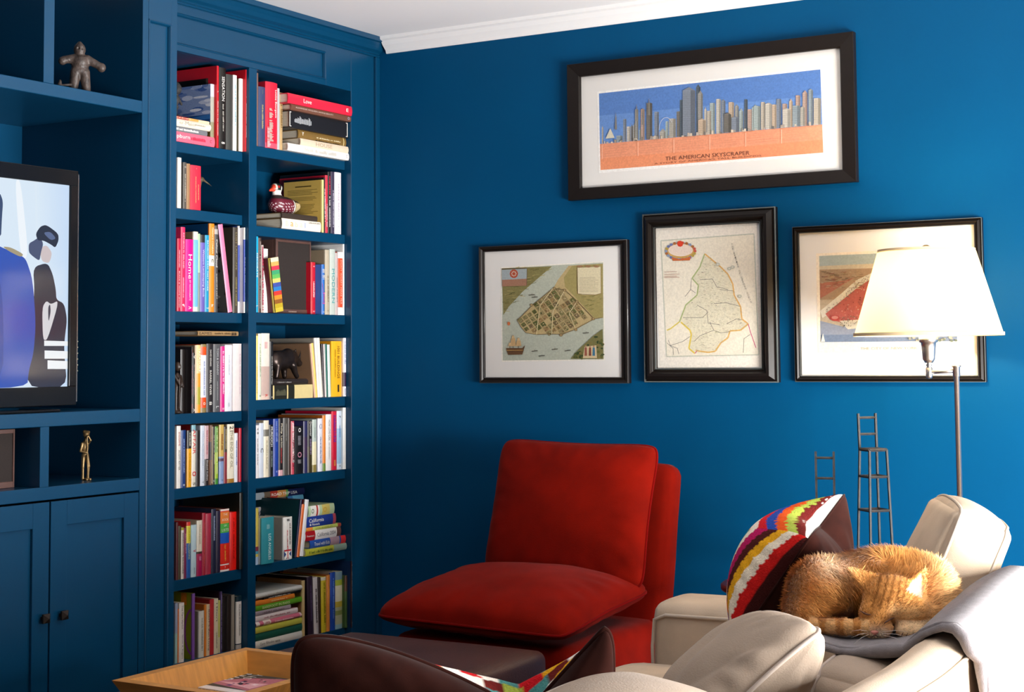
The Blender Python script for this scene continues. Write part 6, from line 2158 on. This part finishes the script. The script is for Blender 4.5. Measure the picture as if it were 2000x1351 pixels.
XSP = -0.083
q0, q1 = onX(340 + 1138 / 5.7143, 520, XSP), onX(340 + 1530 / 5.7143, 520, XSP)
speaker('dark brown loudspeaker standing among books on the third shelf', XSP, q0.y, q1.y, SH['R'][2] + .0005, onX(340 + 1330 / 5.7143, 430 + 218 / 5.7143, XSP).z, 0.18, True)
q1 = onX(29, 890, 0.14)
speaker('brown loudspeaker in the cabinet cubby below the television', 0.14, q1.y - 0.2, q1.y, 0.9565, onX(20, 838, 0.14).z, 0.2)


# ================================================================== small figures
def figure(name, label, cat, shapes, loc, rotz, scale, m, step, colour=None, part='body', lo=None, hi=None):
    r = thing(name, label, cat, loc, (0, 0, rotz))
    pts = []
    for s in shapes:
        if s[0] in ('e', '-e'):
            c, rr = np.array(s[1]), np.array(s[2])
            if s[0] == 'e':
                pts += [c - rr.max(), c + rr.max()]
        elif s[0] == 'c':
            m_ = max(s[3], s[4])
            pts += [np.minimum(s[1], s[2]) - m_, np.maximum(s[1], s[2]) + m_]
    pts = np.array(pts)
    V, Q = surface(shapes, pts.min(0) - 2 * step, pts.max(0) + 2 * step, step)
    vc = colour(V) if colour else None
    mesh_obj(part, V * scale, Q.tolist(), r, m, True, vcols=vc)
    return r, V


def Rz(ax, a):
    return np.array(Matrix.Rotation(a, 3, ax))


# rhinoceros on the stack (units of about one centimetre, facing +x)
rh = [('e', (0, 0, 7.2), (6.2, 3.4, 3.9), .5), ('e', (-4.2, 0, 7.0), (4.0, 3.3, 3.9), 1.2), ('e', (4.0, 0, 8.0), (3.6, 3.0, 3.9), 1.2), ('e', (7.0, 0, 8.6), (2.6, 2.0, 2.6), 1.2),
      ('c', (8.2, 0, 8.0), (11.4, 0, 5.9), 1.7, 1.25, .8), ('e', (11.6, 0, 5.9), (1.3, 1.2, 1.2), .5), ('c', (11.5, 0, 6.8), (12.8, 0, 11.0), .75, .12, .3), ('c', (10.0, 0, 7.8), (10.5, 0, 9.6), .55, .1, .3),
      ('c', (7.6, -1.2, 9.8), (7.2, -1.6, 11.6), .55, .25, .3), ('c', (7.6, 1.2, 9.8), (7.2, 1.6, 11.6), .55, .25, .3)]
for (x, y, fx) in ((5.0, -1.9, 2.6), (4.2, 1.9, .4), (-5.0, -1.9, -.6), (-5.4, 1.9, .6)):
    rh += [('c', (x, y, 5.2), (x + fx * .5, y, 2.6), 1.6, 1.1, .6), ('c', (x + fx * .5, y, 2.6), (x + fx, y, .8), 1.1, .95, .3)]
rh += [('c', (-8.0, 0, 8.0), (-8.6, 0, 5.0), .35, .2, .3)]
pr_ = onX(340 + 1196 / 5.7143, 720, -0.075)
figure('rhinoceros_figurine', 'dark polished bronze rhinoceros standing on stacked books', 'figurine', rh, (-0.075, pr_.y, Z_RHINO), math.radians(92), 0.0096, M_BRONZE, 0.33)

# painted wood duck, facing -x then turned
dk = [('e', (0, 0, 3.6), (7.0, 3.9, 3.6), .5), ('e', (-3.8, 0, 4.0), (3.4, 3.3, 3.5), 1.2), ('e', (5.6, 0, 4.2), (3.8, 2.6, 2.2), 1.2), ('c', (-4.0, 0, 6.0), (-4.3, 0, 9.0), 1.9, 1.5, 1.0),
      ('e', (-4.4, 0, 10.0), (2.5, 1.9, 1.95), .8), ('e', (-2.9, 0, 10.2), (2.0, 1.2, 1.4), .8), ('c', (-6.2, 0, 9.6), (-8.2, 0, 8.9), .95, .45, .4)]


def duck_col(V):
    c = np.zeros((len(V), 3))
    x, y, z = V.T
    c[:] = lin('2a2220')
    body = z < 7.2
    breast = body & (x < 2.0) & (z < 6.0)
    c[breast] = lin('6a1c2e')
    dots = breast & (np.sin(y * 5.2 + x * 2.6) * np.sin(z * 5.2 + x * 1.5) > 0.55) & (z < 4.6)
    c[dots] = lin('d8c8cc')
    band = body & (x > 2.0) & (x < 2.9) & (z < 5.8)
    c[band] = lin('e8e4da')
    b2 = body & (x >= 2.9) & (x < 3.3) & (z < 5.8)
    c[b2] = lin('17120f')
    fl_ = body & (x >= 3.3) & (z < 5.2)
    c[fl_] = lin('c2ae82')
    head = z >= 7.6
    c[head] = lin('1d211c')
    chin = (z >= 7.4) & (z < 9.1) & (x > -6.2) & (x < -2.6) & (z < 9.0 - 0.2 * (x + 4))
    c[chin] = lin('ece8e0')
    st = head & (np.abs(y) > 1.0) & (np.abs(x + 3.6 - (z - 9.0) * .25) < .4) & (z < 10.6)
    c[st] = lin('ece8e0')
    wb = head & (x < -5.6) & (x > -6.6) & (z > 9.3)
    c[wb] = lin('ddd6c4')
    bill = head & (x < -6.2)
    c[bill] = lin('d8452a')
    eye = (np.abs(y) > 1.2) & ((x + 5.0) ** 2 + (z - 10.4) ** 2 < .2)
    c[eye] = lin('b8241c')
    return c


pd = onX(340 + 1185 / 5.5556, 400, -0.13)
figure('duck_figurine', 'painted wooden wood duck with red bill sitting on two books', 'figurine', dk, (-0.13, pd.y, Z_DUCK - .001), math.radians(93), 0.0104, M_FIG, 0.22, duck_col)

# small wading bird behind the red book
bd = [('e', (0, 0, 9), (3.2, 1.9, 2.2), .5), ('c', (2.2, 0, 10), (3.4, 0, 13.4), 1.1, .8, .8), ('e', (3.9, 0, 14.0), (1.3, .95, 1.0), .5), ('c', (4.8, 0, 13.8), (9.2, 0, 11.6), .5, .12, .3), ('c', (-2.6, 0, 9), (-5.2, 0, 8.4), .9, .3, .6),
      ('c', (.3, .5, 7.5), (.3, .5, .4), .25, .25, .2), ('c', (-.3, -.5, 7.5), (-.3, -.5, .4), .25, .25, .2), ('e', (0, 0, .35), (2.6, 1.8, .4), .2)]
pb = onX(377, 350, -0.16)
figure('bird_figurine', 'small brown wading bird with long bill behind the thick red book', 'figurine', bd, (-0.16, pb.y, SH['L'][1]), math.radians(80), 0.0094, mat('carved_bird_wood', (0.10, 0.07, 0.04), 0.5, noise=0.3, nscale=60), 0.3)

# dark ornate figure on the flat books, top shelf, mostly hidden by the cabinet edge
og = [('e', (0, 0, 1.2), (2.4, 2.4, 1.2), .3), ('c', (0, 0, 1.5), (0, 0, 5), 1.0, 1.3, .5), ('e', (0, 0, 5.2), (1.7, 1.7, 1.0), .5), ('e', (0, 0, 8.2), (2.1, 1.9, 2.4), .8), ('e', (.9, 0, 12.6), (2.0, 1.9, 2.5), .6), ('c', (.6, 0, 14.5), (0, 0, 16), 1.2, .3, .5),
      ('c', (.5, 1.8, 9.5), (1.8, 2.6, 6.6), .7, .5, .4), ('c', (.5, -1.8, 9.5), (1.8, -2.6, 6.6), .7, .5, .4), ('e', (2.6, 0, 12.2), (.6, .5, .6), .3)]
po = onX(352, 190, -0.06)
figure('ornate_statuette', 'dark ornate metal statuette half hidden at the left of the top shelf', 'figurine', og, (-0.075, po.y - .012, SH['L'][0] + 0.0832), 0.3, 0.0086, M_IRON, 0.28)

# dark carved standing figure on the fourth shelf
cg = [('e', (0, 0, .6), (2.2, 2.2, .7), .2), ('c', (0, .8, 1), (0, .8, 9), .9, 1.1, .5), ('c', (0, -.8, 1), (0, -.8, 9), .9, 1.1, .5), ('e', (0, 0, 12), (1.6, 2.0, 4.2), .8), ('e', (.2, 0, 18.4), (1.4, 1.3, 1.9), .5), ('c', (.2, 2.0, 14.6), (1.8, 1.4, 10.5), .7, .5, .4),
      ('c', (.2, -2.0, 14.6), (1.9, -1.2, 11.5), .7, .5, .4), ('c', (1.9, -1.2, 14), (1.9, -1.2, 2), .35, .35, .2), ('e', (1.5, 0, 18.2), (.4, .3, .5), .3)]
pc = onX(350.5, 750, -0.05)
figure('carved_statuette', 'dark carved wooden standing figure at the left of the fourth shelf', 'figurine', cg, (-0.058, pc.y - .004, SH['L'][3]), 0.2, 0.0088, mat('dark_carved_wood', (0.035, 0.02, 0.014), 0.4, noise=0.3, nscale=50), 0.3)

# pottery diver figure with outstretched arms, upper cubby
dv = [('c', (0, -2.3, .6), (0, -1.5, 7.4), 1.35, 1.8, .5), ('c', (0, 2.3, .6), (0, 1.5, 7.4), 1.35, 1.8, .5), ('e', (.6, -2.4, .5), (1.9, 1.3, .6), .3), ('e', (.6, 2.4, .5), (1.9, 1.3, .6), .3), ('e', (0, 0, 8.2), (2.0, 3.0, 1.6), .6),
      ('e', (0, 0, 11.0), (2.2, 3.1, 3.0), .9), ('e', (1.3, 0, 11.2), (1.3, 2.0, 1.9), .6), ('e', (0, -.2, 15.4), (1.9, 2.0, 2.3), .7), ('c', (0, -.2, 16.5), (0, -.2, 17.6), 1.2, .7, .6), ('c', (0, 2.4, 12.2), (.4, 6.0, 10.2), 1.5, 1.3, .7), ('e', (.4, 7.0, 9.6), (1.5, 1.5, 1.6), .3),
      ('c', (0, -2.4, 12.2), (.2, -5.2, 11.6), 1.5, 1.3, .7), ('e', (.2, -5.8, 11.2), (1.4, 1.4, 1.4), .3), ('-e', (1.8, -.8, 15.6), (.5, .45, .45), .1), ('-e', (1.8, .5, 15.6), (.5, .45, .45), .1),
      ('c', (1.6, -6.6, 2.6), (1.0, -2.4, 3.2), .42, .42, .2), ('c', (1.6, -6.4, 3.8), (1.6, -6.4, .4), .38, .38, .2), ('c', (1.6, -7.4, 2.0), (1.6, -6.6, 4.2), .4, .4, .2)]
px_ = onX(156, 170, 0.13)
figure('pottery_figurine', 'weathered brown pottery figure with outstretched arms in the upper cubby', 'figurine', dv, (0.13, px_.y, 2.1375), math.radians(-38), 0.0091, mat('raku_pottery', (0.060, 0.042, 0.035), 0.45, noise=0.5, nscale=70, bump=0.4, bscale=150), 0.27)

# thin brass figure with a staff, lower cubby
mk = [('c', (-1.6, 0, .3), (1.8, 0, .3), .5, .5, .3), ('c', (-1.2, 1.6, .3), (1.6, 1.2, .3), .5, .5, .3), ('c', (0, .9, .5), (.5, 1.0, 4.8), .5, .55, .3), ('c', (.5, 1.0, 4.8), (-.2, .7, 8.2), .6, .7, .3), ('c', (.2, -.9, .5), (.2, -.9, 4.6), .5, .5, .3), ('c', (.2, -.9, 4.6), (-.1, -.6, 8.2), .55, .7, .3),
      ('e', (0, 0, 8.8), (.9, 1.2, 1.0), .4), ('e', (0, -.1, 11.4), (1.0, 1.35, 2.2), .6), ('c', (0, -.1, 13.2), (.2, .1, 14.6), .5, .5, .3), ('e', (.3, .2, 15.6), (1.0, 1.1, 1.2), .3), ('e', (.9, .5, 15.0), (.7, .6, .6), .3), ('c', (.1, -.5, 16.6), (.1, 1.1, 16.4), .55, .5, .3),
      ('c', (.2, -1.2, 12.6), (.6, -1.9, 10.0), .45, .4, .2), ('c', (.6, -1.9, 10.0), (1.4, -.2, 9.4), .4, .35, .2), ('c', (.2, 1.1, 12.6), (1.2, 1.4, 13.6), .42, .38, .2), ('c', (1.2, 1.4, 13.6), (1.2, .8, 14.8), .36, .32, .2), ('c', (1.5, .1, 15.0), (1.5, .5, .4), .24, .24, .1)]
pm = onX(166, 935, 0.12)
figure('brass_figurine', 'thin brass standing figure holding a staff in the lower cubby', 'figurine', mk, (0.12, pm.y, 0.9562), math.radians(-25), 0.0089, M_BRASS, 0.17)


# ================================================================== the cat
KP = 3.42 / F_PX
co_ = atD(1700, 1226, 3.42)
psi = YAW + math.atan((1700 - CX) / F_PX)
CT = thing('cat', 'orange tabby cat curled up asleep on the grey blanket', 'cat', (co_.x, co_.y, co_.z), (0, 0, -psi))
CT.rotation_euler = (0, 0, -psi)


def sd_tri(P, a, b, c, r):
    a, b, c = (np.array(v, float) for v in (a, b, c))
    ba, pa, cb, pb_, ac, pc_ = b - a, P - a, c - b, P - b, a - c, P - c
    nor = np.cross(ba, ac)
    d2 = lambda v: (v * v).sum(1)
    inside_ = (np.sign(pa @ np.cross(ba, nor)) + np.sign(pb_ @ np.cross(cb, nor)) + np.sign(pc_ @ np.cross(ac, nor))) < 2
    e1 = d2(ba * np.clip(pa @ ba / (ba @ ba), 0, 1)[:, None] - pa)
    e2 = d2(cb * np.clip(pb_ @ cb / (cb @ cb), 0, 1)[:, None] - pb_)
    e3 = d2(ac * np.clip(pc_ @ ac / (ac @ ac), 0, 1)[:, None] - pc_)
    pl_ = (pa @ nor) ** 2 / (nor @ nor)
    return np.sqrt(np.where(inside_, np.minimum(np.minimum(e1, e2), e3), pl_)) - r


cat_shapes = [
    ('e', (-92, 20, 66), (66, 78, 64), 1),            # haunch
    ('e', (-118, 0, 34), (46, 70, 36), 20),
    ('e', (30, 62, 72), (128, 66, 74), 30),           # back
    ('e', (116, 34, 62), (50, 74, 66), 28),           # shoulder
    ('e', (104, -18, 34), (58, 52, 36), 22),
    ('e', (70, -2, 70), (52, 46, 42), 20),            # nape
    ('e', (42, -62, 66), (54, 46, 44), 12),           # skull
    ('e', (12, -82, 42), (32, 32, 28), 12), ('e', (76, -70, 42), (38, 38, 32), 14),   # cheeks
    ('c', (32, -96, 62), (12, -124, 26), 17, 12, 8),  # nose bridge
    ('e', (4, -114, 20), (18, 20, 15), 6), ('e', (24, -112, 20), (18, 20, 15), 6), ('e', (14, -108, 8), (20, 18, 10), 6),
    ('c', (118, -48, 20), (84, -88, 18), 21, 20, 8), ('e', (72, -98, 15), (26, 22, 16), 8),   # fore paw
    ('c', (-166, -30, 10), (-110, -72, 13), 13, 15, 8), ('c', (-110, -72, 13), (-50, -92, 16), 15, 15, 6), ('c', (-50, -92, 16), (-6, -98, 16), 15, 13, 6),   # tail
    ('c', (-20, -70, 12), (20, -98, 8), 18, 14, 8),
]
lo, hi = np.array([-190, -150, -14]), np.array([186, 150, 165])
step = 3.0


def cat_surface():
    global sd_cap
    shapes = list(cat_shapes)
    old = sd_cap

    def sd2(P, a, b, ra, rb):
        if isinstance(ra, tuple):
            return sd_tri(P, a, b, ra, rb)
        return old(P, a, b, ra, rb)
    globals()['sd_cap'] = sd2
    # ears as thin triangles blended into the skull
    shapes.append(('c', (-40, -52, 120), (-6, -70, 82), (22, -46, 104), 3.6, 5))
    shapes.append(('c', (102, -50, 122), (56, -66, 86), (100, -56, 62), 3.6, 5))
    # ears stay solid, the right one's hollow is darkened in the colour
    V, Q = surface(shapes, lo, hi, step)
    globals()['sd_cap'] = old
    return V, Q


Vc, Qc = cat_surface()
# vertex normals
N = np.zeros_like(Vc)
A_, B_, C_, D_ = (Vc[Qc[:, k]] for k in range(4))
fn = np.cross(C_ - A_, D_ - B_)
for k in range(4):
    np.add.at(N, Qc[:, k], fn)
N /= np.linalg.norm(N, axis=1, keepdims=True) + 1e-9


def cat_colour(V):
    x, y, z = V.T
    base = np.array(lin('d0914e'))
    c = np.tile(base, (len(V), 1))
    dark, light, cream = np.array(lin('b4702c')), np.array(lin('efc48a')), np.array(lin('f6e2c4'))

    def mixin(w, col):
        w = np.clip(w, 0, 1)[:, None]
        c[:] = c * (1 - w) + col * w
    nz = vnoise(V / 100.0, 1.6, 5)
    mixin(0.35 + 0.5 * nz, dark * 0.5 + base * 0.5)
    # soft tabby bands on the flanks
    mixin(0.45 * np.clip(np.sin(x * 0.11 + 0.06 * z + 2 * nz), 0, 1) * (y > -40), dark)
    # pale haunch top; right shoulder lightened in the colour for the window side
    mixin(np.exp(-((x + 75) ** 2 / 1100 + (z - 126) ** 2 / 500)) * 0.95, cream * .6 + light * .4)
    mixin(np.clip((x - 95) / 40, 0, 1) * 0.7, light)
    # tail rings
    tl_ = (y < -20 - 0.3 * (x + 166)) & (z < 34) & (x < 0)
    mixin(tl_ * 0.6, light)
    mixin(tl_ * (np.sin(x * 0.19) > 0.15) * 0.85, dark * 0.8 + base * 0.2)
    # head: forehead stripes, pale muzzle, cheeks, eye patches
    hd = (y < -52) & (x > -30) & (x < 112) & (z > 0) & ~tl_
    fx = x - (32 + (z - 70) * 0.28)
    mixin(hd * (z > 56) * (np.abs(fx) < 30) * np.clip(np.sin(fx * 0.50 + 1.2 * nz) * 2.0 - .6, 0, 1) * 0.95, dark * 0.55)
    mixin(hd * np.exp(-((x - 48) ** 2 / 160 + (z - 46) ** 2 / 200)) * 0.8, light)
    mixin(hd * np.exp(-((x - 14) ** 2 / 500 + (z - 12) ** 2 / 160)) * 0.95, cream)
    mixin(hd * np.exp(-((x - 78) ** 2 / 500 + (z - 42) ** 2 / 300)) * 0.6, light)
    mixin(hd * (np.abs(z - 34 - (x - 60) * 0.10) < 2.4) * (x > 52) * 0.6, dark)
    pw = (x > 46) & (x < 112) & (z < 34) & (y < -70)
    mixin(pw * 0.9, light * .6 + cream * .4)
    mixin(pw * (z < 10) * 0.4, base)
    # inside of the right ear
    er = np.zeros(len(V), bool)
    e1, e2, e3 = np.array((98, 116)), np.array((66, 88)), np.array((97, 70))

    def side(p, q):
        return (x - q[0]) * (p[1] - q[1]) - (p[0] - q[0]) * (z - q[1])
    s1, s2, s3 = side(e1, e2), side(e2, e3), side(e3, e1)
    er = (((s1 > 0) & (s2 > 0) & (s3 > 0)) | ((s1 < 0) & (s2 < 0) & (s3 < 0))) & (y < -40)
    mixin(er * 1.0, np.array(lin('d9a892')))
    mixin(er * np.exp(-((x - 92) ** 2 + (z - 76) ** 2) / 60) * 0.6, np.array(lin('9a5a48')))  # shade of the ear hollow painted as a dark spot
    return c, er


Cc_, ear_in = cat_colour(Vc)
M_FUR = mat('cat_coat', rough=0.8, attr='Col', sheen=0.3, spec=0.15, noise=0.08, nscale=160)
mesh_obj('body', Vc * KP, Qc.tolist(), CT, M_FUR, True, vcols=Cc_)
# fur strands
fc = Qc[rng.choice(len(Qc), 46000, p=(lambda a: a / a.sum())(np.linalg.norm(fn, axis=1)))]
wgt = rng.dirichlet((1, 1, 1, 1), len(fc))
Pp = (Vc[fc] * wgt[..., None]).sum(1)
Np = (N[fc] * wgt[..., None]).sum(1)
Np /= np.linalg.norm(Np, axis=1, keepdims=True)
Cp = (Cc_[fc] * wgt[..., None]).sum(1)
head = (Pp[:, 1] < -48) & (Pp[:, 0] > -45) & (Pp[:, 0] < 116)
face = head & (Pp[:, 2] < 62)
keep = ~(ear_in[fc[:, 0]] & head)
# lie of the coat: away from the nose, round the curl of the body and down
flow = np.stack([-(Pp[:, 1] - 20), Pp[:, 0] * 1.0, -30 + 0 * Pp[:, 0]], 1)
flow_h = Pp - np.array([14, -130, 20])
flow = np.where(head[:, None], flow_h, flow)
flow -= Np * (flow * Np).sum(1, keepdims=True)
flow /= np.linalg.norm(flow, axis=1, keepdims=True) + 1e-9
tailm = (Pp[:, 1] < -20 - 0.3 * (Pp[:, 0] + 166)) & (Pp[:, 2] < 34) & (Pp[:, 0] < 0)
ln_ = np.where(face, 4.0, np.where(head, 6.0, np.where(tailm, 6.5, 17.0))) * rng.uniform(0.6, 1.25, len(Pp))
d1 = flow * 0.9 + Np * 0.42 + rng.normal(0, 0.2, Pp.shape)
d1 /= np.linalg.norm(d1, axis=1, keepdims=True)
wv = np.cross(d1, Np)
wv /= np.linalg.norm(wv, axis=1, keepdims=True) + 1e-9
wd = 0.62
tip = Pp + d1 * ln_[:, None]
mid = Pp + d1 * (ln_ * 0.55)[:, None] + Np * (0.05 * ln_)[:, None]
A1, A2 = Pp - wv * wd, Pp + wv * wd
B1, B2 = mid - wv * wd * 0.75, mid + wv * wd * 0.75
kk = keep.nonzero()[0]
n_ = len(kk)
FV = np.stack([A1[kk], A2[kk], B2[kk], B1[kk], tip[kk]], 1).reshape(-1, 3) * KP
bi = np.arange(n_) * 5
FF = np.concatenate([np.stack([bi, bi + 1, bi + 2], 1), np.stack([bi, bi + 2, bi + 3], 1), np.stack([bi + 3, bi + 2, bi + 4], 1)]).tolist()
sh_ = rng.uniform(0.62, 1.3, n_)
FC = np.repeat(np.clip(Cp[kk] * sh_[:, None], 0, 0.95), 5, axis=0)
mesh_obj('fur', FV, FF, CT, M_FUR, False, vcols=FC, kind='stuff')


def on_face(px, py, lift=1.2):
    x, z = px - 1700.0, 1234.0 - py      # face marks measured from the same origin
    d = (Vc[:, 0] - x) ** 2 + (Vc[:, 2] - z) ** 2
    near = np.where(d < 30)[0]
    if len(near) == 0:
        near = [d.argmin()]
    i = near[np.argmin(Vc[near, 1])]
    return Vector((x, Vc[i, 1] - lift, z)) * KP


M_LID = mat('cat_eyelid', (0.10, 0.035, 0.015), 0.6)
M_NOSE = mat('cat_nose', (0.50, 0.18, 0.13), 0.5)
for pts in ([(1683, 1185), (1689, 1188), (1696, 1190), (1702, 1189)], [(1726, 1202), (1731, 1199), (1738, 1196), (1745, 1195)]):
    tube('eyelid', [on_face(*q, 2.6) for q in pts], [0.0008, 0.0018, 0.0018, 0.0008], CT, M_LID, 8)
nV, nF = surface([('e', (0, 0, 0), (7.5, 4, 3.6), 1), ('c', (0, -1, -1), (0, -1, -5), 3, 1.2, 2)], (-12, -8, -10), (12, 8, 8), 1.2)
npz = on_face(1708, 1219, 1.0)
mesh_obj('nose', nV * KP + np.array(npz), nF.tolist(), CT, M_NOSE, True)
for sgn in (-1, 1):
    tube('mouth_line', [on_face(1709, 1224, 2.0), on_face(1709 + sgn * 5, 1228, 2.0), on_face(1709 + sgn * 11, 1228.5, 2.0)], [0.0008, 0.0009, 0.0005], CT, M_LID, 6)
for k, (dx_, dz_) in enumerate(((-34, 2), (-36, -8), (-30, -16), (52, 4), (56, -4), (50, -12))):
    a = on_face(1697 if k < 3 else 1722, 1218 + (k % 3) * 3, 0.5)
    b = a + Vector((dx_ * 0.9, -14, dz_)) * KP
    tube('whisker', [a, (a + b) / 2 + Vector((0, -4, 3)) * KP, b], [0.0004, 0.0003, 0.00012], CT, mat('whisker_white', (0.9, 0.86, 0.8), 0.5), 5)
for k, xx in enumerate((1757, 1766, 1776)):
    tube('toe_crease', [on_face(xx - 2, 1232, 0.8), on_face(xx, 1226, 0.8), on_face(xx + 3, 1221, 0.8)], [0.0004, 0.0008, 0.0004], CT, M_LID, 6)

flush_text()
